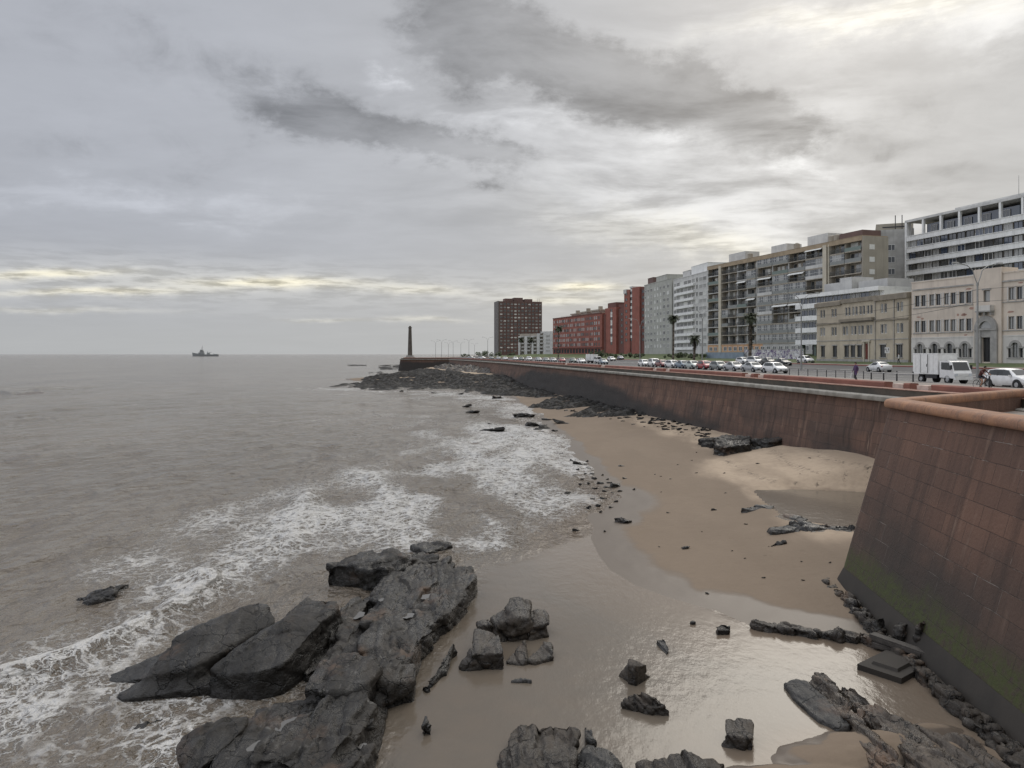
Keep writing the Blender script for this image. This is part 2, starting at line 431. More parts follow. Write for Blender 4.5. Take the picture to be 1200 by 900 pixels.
# --- sand: dry tan, darker where damp, glossy where the last wave ran back
def sand_mat():
    m, t, b = new_mat('beach_sand')
    p = t.pos(); wet = t.attr('wet'); dark = t.attr('damp')
    n = t.noise(t.mapping(p, (.32, .12, 1)), 1.0, 5, .55)
    n2 = t.noise(p, 2.2, 6, .62)
    col = t.mix(t.ss(n, .40, .62), (.39, .305, .222), (.292, .226, .163))
    col = t.mix(t.math('MULTIPLY', t.ss(n2, .42, .7), .35), col, (.24, .187, .138))
    speck = t.math('MAXIMUM', t.ss(t.voro(p, 2.3, 'F1'), .05, .09, 1.0, 0.0), t.ss(t.voro(p, .8, 'F1'), .05, .075, 1.0, 0.0))
    col = t.mix(t.math('MULTIPLY', speck, t.ss(t.noise(p, .45, 3), .55, .7)), col, (.05, .04, .03))
    wn = t.math('ADD', wet, t.math('MULTIPLY', t.math('SUBTRACT', n2, .5), .22))
    dm = t.ss(t.math('ADD', dark, t.math('MULTIPLY', t.math('SUBTRACT', n, .5), .7)), .35, .75)
    col = t.mix(t.math('MULTIPLY', dm, .85), col, (.165, .125, .090))
    wr = t.math('MULTIPLY', t.attr('wrack'), t.ss(t.noise(p, 3.1, 5, .75), .50, .60))
    col = t.mix(t.math('MULTIPLY', wr, .85), col, (.045, .036, .028))
    w = t.ss(wn, .3, .62)
    col = t.mix(t.math('MULTIPLY', w, .85), col, (.088, .068, .052))
    t.put(b.inputs['Base Color'], col)
    t.put(b.inputs['Roughness'], t.mix(w, .9, .42, 'FLOAT'))
    t.put(b.inputs['Specular IOR Level'], t.mix(w, .25, .28, 'FLOAT'))
    foot = t.math('MULTIPLY', t.ss(t.voro(t.mapping(p, (1.5, .95, 1)), 1.0, 'F1'), .10, .26), t.ss(t.noise(p, .22, 4, .6), .42, .58))
    hb = t.math('ADD', t.math('ADD', t.math('MULTIPLY', t.noise(p, 5, 5, .6), 1.0), t.math('MULTIPLY', foot, .9)), t.math('MULTIPLY', t.noise(t.mapping(p, (1, .5, 1)), 1.2, 3), 1.0))
    t.put(b.inputs['Normal'], t.bump(hb, t.mix(w, .32, .05, 'FLOAT'), .06))
    return m
M['sand'] = sand_mat()

# --- murky estuary water with lacy foam
def water_mat():
    m, t, b = new_mat('murky_water')
    p = t.pos(); foam = t.attr('foam'); dep = t.attr('depth'); calm = t.attr('calm')
    col = t.mix(t.ss(t.noise(t.mapping(p, (.05, .02, 1)), 1.0, 4), .4, .65), (.118, .099, .078), (.156, .133, .107))
    col = t.mix(t.ss(dep, 0.0, .35, .75, 0.0), col, (.168, .127, .092))
    # foam: two scales of distorted cell walls broken by noise
    wp = t.vmath('ADD', p, t.vmath('MULTIPLY', t.vmath('SUBTRACT', t.noise(p, .55, 4, .6, out=1), (.5, .5, .5)), (3.2, 3.2, 0)))
    wp2 = t.vmath('ADD', p, t.vmath('MULTIPLY', t.vmath('SUBTRACT', t.noise(p, 1.7, 4, .6, out=1), (.5, .5, .5)), (1.1, 1.1, 0)))
    e1 = t.voro(t.mapping(wp, (.75, .45, 1)), 1.0, 'DISTANCE_TO_EDGE')
    e2 = t.voro(t.mapping(wp2, (2.4, 1.5, 1)), 1.0, 'DISTANCE_TO_EDGE')
    e3 = t.voro(t.mapping(wp2, (5.6, 3.6, 1)), 1.0, 'DISTANCE_TO_EDGE')
    lace = t.math('MAXIMUM', t.math('MULTIPLY', t.ss(e1, 0.0, .16, 1.0, 0.0), .92), t.math('MULTIPLY', t.ss(e2, 0.0, .22, 1.0, 0.0), .95))
    lace = t.math('MAXIMUM', lace, t.math('MULTIPLY', t.ss(e3, 0.0, .25, 1.0, 0.0), .80))
    nz = t.noise(p, 2.3, 7, .7)
    pat = t.math('ADD', t.math('MULTIPLY', lace, .62), t.math('MULTIPLY', nz, .52))
    thr = t.math('SUBTRACT', 1.20, t.math('MULTIPLY', foam, .79))
    ff = t.ss(pat, t.math('SUBTRACT', thr, .10), t.math('ADD', thr, .26))
    ff = t.math('MULTIPLY', ff, t.ss(foam, .02, .16))
    base = t.mix(t.math('MULTIPLY', ff, .80), col, (.60, .59, .57))
    t.put(b.inputs['Base Color'], base)
    t.put(b.inputs['Roughness'], t.mix(ff, t.mix(calm, .12, .16, 'FLOAT'), .8, 'FLOAT'))
    b.inputs['IOR'].default_value = 1.333
    r1 = t.noise(t.mapping(p, (1.5, 1.0, 1), rot=(0, 0, .2)), 1.0, 5, .55)
    r2 = t.noise(t.mapping(p, (.42, .26, 1), rot=(0, 0, -.15)), 1.0, 5, .58)
    r3 = t.noise(t.mapping(p, (.10, .055, 1), rot=(0, 0, .1)), 1.0, 4, .55)
    r4 = t.noise(p, 6.5, 3, .5)
    h = t.math('ADD', t.math('MULTIPLY', r1, .55), t.math('MULTIPLY', r2, .80))
    h = t.math('ADD', h, t.math('MULTIPLY', r3, 1.9))
    hc = t.math('ADD', t.math('MULTIPLY', t.noise(t.mapping(p, (4.2, 2.4, 1), rot=(0, 0, .5)), 1.0, 4, .6), .020), t.math('MULTIPLY', r1, .030))
    h = t.math('MULTIPLY', t.math('SUBTRACT', h, 1.62), 2.7); hc = t.math('MULTIPLY', t.math('SUBTRACT', hc, .025), t.ss(t.noise(t.mapping(p, (.16, .10, 1), loc=(3, 1, 0)), 1.0, 4, .6), .36, .62, .30, 1.25))
    hh = t.mix(calm, h, hc, 'FLOAT')
    hh = t.math('ADD', hh, t.math('MULTIPLY', ff, .12))
    t.put(b.inputs['Normal'], t.bump(hh, 1.0, .55))
    return m
M['water'] = water_mat()
# ------------------------------------------------------------------ camera, sky, sun
cam = bpy.data.cameras.new('camera'); co = bpy.data.objects.new('camera', cam); COL.objects.link(co)
co.location = (0, 0, CAMZ); co.rotation_euler = (R(90), 0, 0)
cam.sensor_width = 36; cam.lens = 27.0; cam.shift_y = -35/1200
cam.clip_start = .1; cam.clip_end = 80000
scene.camera = co
scene.view_settings.view_transform = 'Standard'; scene.view_settings.look = 'None'
scene.view_settings.exposure = 0.1; scene.view_settings.gamma = 1.0

SUN_EL, SUN_AZ = 33.0, 24.0         # sun hidden behind the cloud, ahead and to the right
world = bpy.data.worlds.new('World'); scene.world = world; world.use_nodes = True
def build_sky():
    t = NT(world.node_tree); t.n.clear()
    d = t.node('ShaderNodeTexCoord').outputs['Generated']
    x, y, z = t.sep(d)
    A = t.math('MULTIPLY', t.math('ARCTAN2', x, y), 900.0)
    E = t.math('MULTIPLY', t.math('ARCSINE', z), 900.0)
    zc = t.math('MAXIMUM', z, 0.0)
    q = t.math('DIVIDE', 1.0, t.math('ADD', zc, .10))
    pl = t.comb(t.math('MULTIPLY', x, q), t.math('MULTIPLY', y, q), 0.0)     # cloud deck seen in perspective
    big = t.noise(t.mapping(pl, (.55, .85, 1), loc=(2.1, .4, 0)), 1.0, 7, .56, .25)
    fine = t.noise(t.mapping(pl, (1.7, 2.4, 1), loc=(7.7, 3.1, 0)), 1.0, 8, .6, .3)
    w1 = t.noise(t.comb(t.math('MULTIPLY', A, 1/150.), t.math('MULTIPLY', E, 1/85.), 2.7), 1.0, 8, .66, out=1)
    wx, wy, _ = t.sep(w1)
    A2 = t.math('ADD', A, t.math('MULTIPLY', t.math('SUBTRACT', wx, .5), 190.))
    E2 = t.math('ADD', E, t.math('MULTIPLY', t.math('SUBTRACT', wy, .5), 120.))
    def blob(px, py, L, H, tilt, warped=True, p=1.0):
        xn = (px-600)/F; cx = math.atan(xn)*900; cy = math.atan((HY-py)/F/math.sqrt(1+xn*xn))*900
        a, e = (A2, E2) if warped else (A, t.math('ADD', E, t.math('MULTIPLY', t.math('SUBTRACT', wy, .5), 26.)))
        da = t.math('SUBTRACT', a, cx); de = t.math('SUBTRACT', e, cy)
        c, s = math.cos(R(tilt)), math.sin(R(tilt))
        u = t.math('ADD', t.math('MULTIPLY', da, c/L), t.math('MULTIPLY', de, -s/L))
        v = t.math('ADD', t.math('MULTIPLY', da, s/H), t.math('MULTIPLY', de, c/H))
        r2 = t.math('ADD', t.math('MULTIPLY', u, u), t.math('MULTIPLY', v, v))
        return t.math('EXPONENT', t.math('MULTIPLY', r2, -p))
    def total(lst):
        s = None
        for wgt, args in lst:
            g = t.math('MULTIPLY', blob(*args), wgt)
            s = g if s is None else t.math('ADD', s, g)
        return s
    dark = total([(.85, (360, 140, 75, 26, 8)), (.9, (455, 160, 80, 24, 16)), (.75, (560, 188, 60, 22, 22)),
                  (.8, (560, 40, 95, 48, 18)), (1.0, (690, 88, 130, 44, 20)), (1.0, (820, 130, 95, 34, 22)), (.6, (925, 158, 40, 16, 15)),
                  (.30, (1090, 130, 150, 60, 5)), (.22, (1010, 215, 180, 25, 4)), (.28, (200, 60, 260, 60, 4)), (.25, (150, 185, 260, 40, 4))])
    bil = t.noise(t.comb(t.math('MULTIPLY', A, 1/62.), t.math('MULTIPLY', E, 1/40.), 6.1), 1.0, 9, .62, .4)
    dark2 = t.math('ADD', dark, t.math('MULTIPLY', t.math('MULTIPLY', t.math('SUBTRACT', bil, .5), 1.1), t.ss(dark, .03, .35)))
    brt = total([(.26, (1080, 14, 190, 22, 2)), (.26, (930, 15, 150, 30, 0)), (.5, (445, 80, 24, 10, 0)), (.4, (555, 130, 60, 16, 15)),
                 (.5, (770, 160, 50, 14, 12)), (.5, (945, 190, 34, 12, 0)), (.38, (640, 140, 60, 22, 20)), (.45, (1180, 30, 60, 26, 0)),
                 (.18, (180, 240, 190, 14, -4)), (.25, (820, 200, 220, 60, 6)), (.42, (880, 262, 200, 46, 12)), (.22, (960, 110, 60, 60, 0))])
    warm = total([(.85, (55, 322, 70, 5, -4, False)), (.8, (115, 343, 90, 4, -2, False)), (.95, (320, 333, 95, 6, -2, False)), (.55, (490, 340, 60, 6, 2, False)),
                  (.35, (380, 374, 40, 2.5, 0, False)), (.45, (495, 375, 50, 3, 1, False)), (.95, (682, 337, 46, 5, 2, False)), (.5, (650, 352, 60, 6, 0, False)),
                  (.35, (60, 364, 100, 3, 0, False)), (.55, (830, 290, 150, 28, 14)), (.45, (1090, 8, 190, 16, 0)), (.35, (200, 330, 320, 26, 0, False)),
                  (.25, (670, 345, 130, 22, 0, False))])
    hz = t.math('MULTIPLY', t.ss(z, .02, .24, .22, 1.0), t.ss(A, -520., 150., .5, 1.0))
    lum = t.math('ADD', .425, t.math('MULTIPLY', t.math('MULTIPLY', t.math('SUBTRACT', big, .5), hz), .30))
    lum = t.math('ADD', lum, t.math('MULTIPLY', t.math('MULTIPLY', t.math('SUBTRACT', fine, .5), hz), .22))
    lum = t.math('ADD', lum, t.math('MULTIPLY', t.ss(x, -.62, -.95), .65))              # extra brightness added to the unseen left sky to light the facades
    lum = t.math('ADD', lum, t.math('MULTIPLY', t.ss(A, -600., 600.), .06))            # the hidden sun stands on the right
    lum = t.math('ADD', lum, t.math('MULTIPLY', t.ss(z, .03, .42), .02))
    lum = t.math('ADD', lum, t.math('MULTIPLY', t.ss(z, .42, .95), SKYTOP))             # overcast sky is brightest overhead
    lum = t.math('ADD', lum, t.math('MULTIPLY', t.ss(z, .0, .09, 1.0, 0.0), .03))
    lum = t.math('SUBTRACT', lum, t.math('MULTIPLY', t.ss(dark2, .14, .76), t.math('ADD', .065, t.math('MULTIPLY', t.ss(fine, .28, .68, 1.0, .35), .19))))
    lum = t.math('ADD', lum, t.math('MULTIPLY', brt, t.math('MULTIPLY', t.ss(fine, .34, .62), .60)))
    lum = t.math('ADD', lum, t.math('MULTIPLY', t.math('MULTIPLY', warm, t.ss(t.noise(t.comb(t.math('MULTIPLY', A, 1/46.), t.math('MULTIPLY', E, 1/7.), 0.0), 1.0, 6, .6), .36, .60)), .40))
    lum = t.math('MAXIMUM', lum, .12)
    tint = t.mix(t.ss(A, -520., 420.), (.948, .987, 1.085), (1.0, 1.0, .99))
    tint = t.mix(t.ss(z, .0, .10, .7, 0.0), tint, (.98, 1.0, .985))
    tint = t.mix(t.math('MINIMUM', t.math('MULTIPLY', warm, .75), 1.0), tint, (1.10, 1.03, .80))
    col = t.vmath('MULTIPLY', tint, t.comb(lum, lum, lum))
    # below the horizon: dull ground colour
    sky = t.node('ShaderNodeTexSky', sky_type='NISHITA'); sky.sun_disc = False
    sky.sun_elevation = R(SUN_EL); sky.sun_rotation = R(SUN_AZ); sky.altitude = 0; sky.air_density = 1; sky.dust_density = 3
    b1 = t.node('ShaderNodeBackground'); t.put(b1.inputs[0], sky.outputs[0]); b1.inputs[1].default_value = .06
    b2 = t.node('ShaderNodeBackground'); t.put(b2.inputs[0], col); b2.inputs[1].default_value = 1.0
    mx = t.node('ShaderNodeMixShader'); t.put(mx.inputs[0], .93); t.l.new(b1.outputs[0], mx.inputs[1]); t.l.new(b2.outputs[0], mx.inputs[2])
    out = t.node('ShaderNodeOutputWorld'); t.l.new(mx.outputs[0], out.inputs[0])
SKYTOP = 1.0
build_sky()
sl = bpy.data.lights.new('sun', 'SUN'); sl.energy = .65; sl.angle = R(30); sl.color = (1, .94, .84)
so = bpy.data.objects.new('sun', sl); COL.objects.link(so)
_dir = Vector((math.sin(R(SUN_AZ))*math.cos(R(SUN_EL)), math.cos(R(SUN_AZ))*math.cos(R(SUN_EL)), math.sin(R(SUN_EL))))
so.rotation_euler = _dir.to_track_quat('Z', 'Y').to_euler(); so.location = (40, 60, 80)

# ------------------------------------------------------------------ coastline
WALL = [(25.8, 20), (25.1, 37), (24.0, 48), (19.7, 88.5), (7.7, 173.6), (-7, 270), (-33, 405), (-60, 415)]   # foot of the parapet, land side of the sea wall
def catmull(pts, n=12):
    out = []
    for i in range(len(pts)-1):
        p0 = pts[max(i-1, 0)]; p1 = pts[i]; p2 = pts[i+1]; p3 = pts[min(i+2, len(pts)-1)]
        for k in range(n):
            u = k/n
            out.append(tuple(.5*((2*p1[j])+(-p0[j]+p2[j])*u+(2*p0[j]-5*p1[j]+4*p2[j]-p3[j])*u*u+(-p0[j]+3*p1[j]-3*p2[j]+p3[j])*u**3) for j in range(2)))
    out.append(tuple(pts[-1][:2])); return out
WALLS = catmull(WALL[:-1], 10)+[WALL[-1]]
_wy = np.array([p[1] for p in WALLS]); _wx = np.array([p[0] for p in WALLS])
def Xw(y):
    y = np.asarray(y, float)
    r = np.interp(y, _wy, _wx)
    return np.where(y < 20, 25.8+(20-y)*.05, r)
def land_z(x, y):
    off = np.asarray(x, float)-Xw(y)
    z = 6.4+1.2*sstep(34, 53, off)+1.4*sstep(53, 74, off)
    return z
def land_pt(px, off):
    """point on the land seen at photo column px, off metres inland of the parapet"""
    lo, hi = 20.0, 900.0
    ds = np.linspace(lo, hi, 8000)
    g = (px-600)/F*ds-Xw(ds)-off
    k = np.where(np.sign(g[:-1]) != np.sign(g[1:]))[0]
    d = ds[k[0]] if len(k) else 400.
    x = (px-600)/F*d
    return Vector((x, d, float(land_z(x, d))))
def land_rz(y):
    """heading of the road at depth y (angle of the direction away from the camera)"""
    return math.atan2(10.0, float(Xw(y+5)-Xw(y-5)))

WL = [P(*p) for p in [(1180, 850), (1120, 800), (1060, 766), (1025, 757), (950, 745), (885, 735), (840, 716), (790, 702), (745, 686), (715, 668), (701, 650), (692, 630), (700, 612),
      (715, 598), (722, 585), (714, 572), (700, 560), (690, 548), (676, 537), (662, 525), (650, 512), (638, 500), (626, 490), (612, 482), (604, 476), (598, 467), (575, 458), (500, 450), (430, 447), (400, 445), (420, 440), (462, 432)]]
WL = [(p.x, p.y) for p in WL]+[(-75, 440)]
PUD = [P(*p, .8) for p in [(884, 575), (930, 574), (985, 576), (1030, 578), (1030, 606), (1000, 622), (960, 612), (925, 608), (905, 594)]]
PUD = [(p.x, p.y) for p in PUD]
BARS = [(P(985, 885, .1), 1.9, .9, .38), (P(1035, 872, .1), 2.2, 1.0, .42), (P(1120, 880, .1), 1.5, 1.0, .40), (P(870, 905, .1), 1.5, .7, .25), (P(1085, 850, .1), 1.6, .5, .26), (P(950, 915, 0), 2.2, .8, .4)]
def sand_z(x, y):
    x = np.asarray(x, float); y = np.asarray(y, float)
    d, side = dist_poly(x, y, WL)
    s = np.where(side < 0, d, -d)
    s = s+.55*fbm(x*.22, y*.16, 1.3, 3)*np.clip(np.abs(s)*.5, 0, 1)
    up = .055*np.minimum(s, 5)+.115*np.clip(s-5, 0, 14)+.03*np.clip(s-19, 0, 20)
    z = np.where(s > 0, up, np.maximum(np.where(s > -3, .06*s, -.18+.16*(s+3)), -3.0))
    dc = np.hypot(x-25, y-50)
    z = z+1.0*np.exp(-(dc/9.0)**2)*(s > 0)
    near = sstep(60, 36, y)
    z = np.where(s > 0, z*(1-.12*near), z)
    sp = sd_poly(x, y, PUD)
    z = np.where(sp < 1.6, z+(np.where(sp < 0, .8-.06-.10*np.minimum(-sp, 2.0), .8+.05*sp)-z)*(1-sstep(.3, 1.6, sp)), z)
    for c, rx, ry, h in BARS:
        z = np.maximum(z, -.25+(h+.1)*np.exp(-((x-c.x)/rx)**2-((y-c.y)/ry)**2)+.05*fbm(x*1.1, y*1.1, 4, 3))
    z = z+.03*fbm(x*.5, y*.3, 7, 3)*sstep(.2, 1, s)
    z = np.where((y > 285) & (x < -40-(y-285)*.04), np.minimum(z, -.5), z)
    return z, s

def polar_rows(y0, y1, step):
    return F*CAMZ/np.arange(y0, y1, step)
# --- sea
def build_sea():
    dd = np.concatenate([F*CAMZ/np.arange(760, 1.2, -1.0), np.geomspace(7200, 60000, 14)])
    aa = np.tan(np.radians(np.linspace(-50, 46, 1150)))
    Y = np.repeat(dd[:, None], len(aa), 1); X = dd[:, None]*aa[None, :]
    cell = np.gradient(dd)[:, None]*np.ones_like(X)
    cellx = dd[:, None]*(aa[1]-aa[0])*np.ones_like(X)
    cs = np.maximum(np.abs(cell)*.6, np.abs(cellx))
    # sheltered water between the outcrop and the beach
    pool = [P(*p) for p in [(556, 664), (600, 652), (640, 640), (690, 620), (730, 590), (800, 690), (900, 730), (1100, 760), (1400, 900), (1400, 1500), (400, 1500), (420, 960), (440, 830), (500, 760)]]
    sp = sd_poly(X, Y, [(p.x, p.y) for p in pool])
    calm = sstep(-1.2, 1.8, sp)             # 0 in the pool, 1 at sea
    sz, s = sand_z(np.clip(X, -120, 60), np.clip(Y, 0, 460))
    sz = np.where((Y > 455) | (X < -110), -3.0, sz)
    depth = np.clip(-sz, 0, 3)
    shoal = sstep(0.0, 1.1, depth)
    r = np.random.default_rng(21); Z = np.zeros_like(X)
    for i in range(46):
        lam = 1.1*(14/1.1)**r.random(); th = r.normal(-.12, .55); k = 2*math.pi/lam
        amp = .034*lam**.54
        ph = k*(X*math.cos(th)+Y*math.sin(th))+6.283*r.random()
        a = amp*np.clip((lam/cs-2)/2.5, 0, 1)
        sn = np.sin(ph+.35*np.sin(ph))
        Z += a*sn
    env = .65+.6*fbm(X*.03, Y*.02, 2.2, 3)
    Z = Z*env*calm*(.10+.90*shoal)
    # breaking crests: photo polylines carried to the ground
    crests = [([(0, 800), (60, 782), (110, 765), (155, 749), (184, 729), (214, 712), (234, 695), (242, 678)], .50, .46, 1.35),
              ([(362, 578), (355, 590), (347, 612), (334, 638)], .6, .24, 1.15),
              ([(438, 556), (450, 575), (468, 594), (493, 615), (502, 632)], .38, .10, 1.1),
              ([(622, 508), (634, 522), (645, 548)], 1.5, .16, 1.0),
              ([(598, 498), (625, 506)], 2.0, .1, .7), ([(560, 600), (582, 622), (580, 640)], .30, .05, .8),
              ([(560, 470), (600, 474), (622, 487)], 2.5, .12, .9), ([(374, 455), (400, 457), (437, 459), (480, 459), (520, 459), (560, 464), (598, 469)], 2.6, .05, .9)]
    foam = np.zeros_like(X)
    for pts, w, h, st in crests:
        wp = [P(*p) for p in pts]; wp = [(p.x, p.y) for p in wp]
        wb = .8*fbm(X*.35, Y*.35, 3.1, 3)
        d, side = dist_poly(X+wb*w*1.1, Y+wb*.3, wp)
        Z += h*np.exp(-(d/(w*1.5))**2)
        foam = np.maximum(foam, st*np.exp(-(d/w)**2)*(.72+.5*fbm(X*.8, Y*.6, 5, 3)))
        foam = np.maximum(foam, .46*st*np.exp(-(d/(w*3.2))**2))
    # lacy foam fields  (px, py, radius across m, radius along m, strength)
    fields = [(300, 612, 6.5, 6.0, .66), (350, 590, 4, 7, .5), (225, 668, 4.2, 3.6, .66), (300, 672, 5, 3, .42), (180, 690, 3.2, 2.2, .6), (130, 770, 4, 2.6, .58), (30, 800, 4.2, 2.4, .62), (20, 850, 4, 2.0, .58), (90, 820, 3, 2, .52), (60, 740, 4, 3, .42), (150, 660, 4, 3, .48), (60, 890, 3, 1.4, .5), (120, 890, 2.4, 1.2, .5),
              (150, 860, 3.2, 1.7, .38), (250, 815, 3.4, 1.2, .36), (180, 890, 2, 1, .4), (330, 800, 2.2, .8, .40),
              (450, 580, 8, 10, .60), (520, 590, 8, 12, .58), (560, 560, 9, 14, .55), (480, 540, 9, 10, .48), (600, 545, 6, 10, .48), (420, 615, 6, 5, .50), (560, 620, 5, 3.5, .42), (640, 560, 3.5, 8, .42), (480, 640, 3, 2, .5), (540, 643, 2.2, 1.2, .5),
              (520, 505, 16, 18, .62), (460, 488, 24, 12, .56), (610, 508, 8, 20, .68), (640, 535, 3, 10, .7), (570, 530, 10, 14, .60), (420, 470, 26, 14, .40), (600, 560, 5, 10, .55), (550, 545, 9, 10, .55),
              (560, 467, 20, 12, .72), (480, 462, 26, 8, .70), (610, 478, 10, 14, .70), (430, 456, 24, 9, .60), (478, 441, 22, 16, .55), (420, 447, 26, 14, .35), (395, 455, 12, 9, .4), (460, 433, 30, 24, .4), (640, 590, 3, 4, .30)]
    streak = np.clip(.80+1.15*fbm(X*.20, Y*.085, 8.8, 5), .18, 1.3)
    for px, py, rx, ry, st in fields:
        c = P(px, py); g = np.exp(-((X-c.x)/rx)**2-((Y-c.y)/ry)**2)
        foam = 1-(1-foam)*(1-np.clip(st*.80*g*streak, 0, 1))
        # swash line along the open beach and a ring round the rocks
    ds, _ = dist_poly(X, Y, WL[11:27])
    foam = np.maximum(foam, .55*np.exp(-(ds/1.1)**2)*(.6+.7*fbm(X*.4, Y*.3, 2, 3))*sstep(34, 46, Y))
    cap = fbm(X*.05, Y*.10, 6.6, 3)+.55*fbm(X*.4, Y*.22, 1.6, 3)
    foam = np.maximum(foam, .50*sstep(.72, 1.05, cap)*sstep(30, 60, Y)*sstep(1200, 300, Y))
    foam = foam*calm
    me = np_mesh('sea_water', np.stack([X, Y, Z], -1).reshape(-1, 3), grid_faces(*X.shape)[:, ::-1] if False else grid_faces(*X.shape), [M['water']],
                 attrs={'foam': foam, 'depth': depth, 'calm': 1-calm})
    o = link_mesh('sea_water', me); tag(o, 'brown grey sea with white foam running in to the beach', 'sea', kind='structure')
build_sea()

# --- beach sand and sea bed (one sheet)
def build_sand():
    dd = F*CAMZ/np.arange(760, 17.2, -1.6)
    aa = np.tan(np.radians(np.linspace(-50, 48, 560)))
    Y = np.repeat(dd[:, None], len(aa), 1); X = dd[:, None]*aa[None, :]
    z, s = sand_z(X, Y)
    spud = sd_poly(X, Y, PUD)
    wet = np.maximum(sstep(.16, .01, z)*sstep(-.02, .0, z+.0)+(z <= 0), .4*sstep(.9, .1, spud))
    # swash band: glossy film wider on the gently sloping middle of the beach
    c = P(735, 585); wet = np.maximum(wet, .9*np.exp(-((X-c.x)/2.1)**2-((Y-c.y)/5.5)**2))
    c = P(665, 530); wet = np.maximum(wet, .8*np.exp(-((X-c.x)/2.0)**2-((Y-c.y)/14.)**2))
    damp = sstep(1.35, .55, z)*.85+.28*fbm(X*.09, Y*.04, 3.3, 3)
    wb = fbm(X*.10, Y*.05, 4.4, 4); wrack = np.zeros_like(z)
    for lev, wd in ((1.05, .035), (1.62, .05), (2.1, .06)): wrack = np.maximum(wrack, np.exp(-((z-lev+.16*wb)/wd)**2))
    me = np_mesh('beach_sand', np.stack([X, Y, z], -1).reshape(-1, 3), grid_faces(*X.shape), [M['sand']], attrs={'wet': wet, 'damp': damp, 'wrack': wrack})
    o = link_mesh('beach_sand', me); tag(o, 'damp tan sand beach below the red sea wall', 'beach', kind='structure')
    # tide pool
    xs = [p[0] for p in PUD]; ys = [p[1] for p in PUD]
    gx, gy = np.meshgrid(np.linspace(min(xs)-.5, max(xs)+2.2, 60), np.linspace(min(ys)-.5, max(ys)+.5, 60))
    zz = np.full_like(gx, .8)
    f = grid_faces(*gx.shape); sd = sd_poly(gx, gy, PUD).ravel()
    f = f[(sd[f].min(1) < .35)]
    me = np_mesh('tide_pool', np.stack([gx, gy, zz], -1).reshape(-1, 3), f, [M['water']], attrs={'foam': zz*0, 'depth': zz*0+.25, 'calm': zz*0+1})
    tag(link_mesh('tide_pool', me), 'shallow pool left on the sand at the foot of the bastion', 'tide pool', kind='structure')
build_sand()

# ------------------------------------------------------------------ land: terrain, promenade, road, lawn as strips that follow the wall
def strip(name, offs, mat, label, cat, ys=None, dz=0.0, kind='structure'):
    ys = ys if ys is not None else np.concatenate([np.linspace(0, 120, 61), np.linspace(124, 420, 75), np.geomspace(430, 1200, 12)])
    offs = np.asarray(offs, float)
    Y = np.repeat(ys[:, None], len(offs), 1); X = Xw(Y)+offs[None, :]
    Z = land_z(X, Y)+dz
    me = np_mesh(name, np.stack([X, Y, Z], -1).reshape(-1, 3), grid_faces(*X.shape), [mat])
    return tag(link_mesh(name, me), label, cat, kind=kind)
strip('terrain', np.concatenate([np.linspace(.5, 90, 46), np.geomspace(95, 3000, 20)]), M['moss_grass'], 'land rising gently behind the promenade', 'ground', dz=-.06)
strip('promenade', np.linspace(.6, 14.6, 5), M['paving'], 'paved promenade along the sea wall', 'promenade', dz=.10)
strip('road', np.linspace(15, 44, 16), M['asphalt'], 'wide grey asphalt seafront road', 'road')
strip('pavement', np.linspace(44.2, 45.4, 3), M['paving'], 'pavement in front of the buildings', 'pavement', dz=.12)
strip('lawn', np.linspace(45.4, 75, 15), M['grass'], 'green grass verge in front of the buildings', 'lawn', dz=.03)
def kerb(name, o0, o1, mat, h, label, y0, y1):
    ys = np.linspace(y0, y1, max(4, int((y1-y0)/3)))
    rows = []
    for o, hh in ((o0, 0), (o0, h), (o1, h), (o1, 0)):
        x = Xw(ys)+o; rows.append(np.stack([x, ys, land_z(x, ys)+hh], -1))
    co = np.stack(rows, 1).reshape(-1, 3)
    tag(link_mesh(name, np_mesh(name, co, grid_faces(len(ys), 4), [mat], smooth=False)), label, 'kerb', kind='structure')
kerb('kerb', 14.6, 15.0, M['kerb'], .13, 'pale kerb between promenade and road', 30, 420)
kerb('kerb', 44.0, 44.25, M['kerb_red'], .15, 'red painted kerb on the far side of the road', 60, 420)
kerb('road_median', 30.6, 31.8, M['kerb'], .14, 'raised pale median in the middle of the road', 45, 420)
def marking(off, w, y0, y1, dash=None):
    mb = MB(); y = y0
    while y < y1:
        L = dash[0] if dash else 6.0
        p = [(float(Xw(yy))+oo, yy) for yy, oo in ((y, off), (y, off+w), (y+L, off+w), (y+L, off))]
        mb.quad([(a, b, float(land_z(a, b))+.008) for a, b in p]); y += (dash[0]+dash[1]) if dash else L
    tag(mb.build('road_marking', M['paint_white']), 'white painted line on the asphalt road', 'road marking', kind='structure')
marking(20.2, .12, 40, 300); marking(25.6, .14, 40, 300, (3, 4)); marking(37.5, .14, 50, 300, (3, 4))
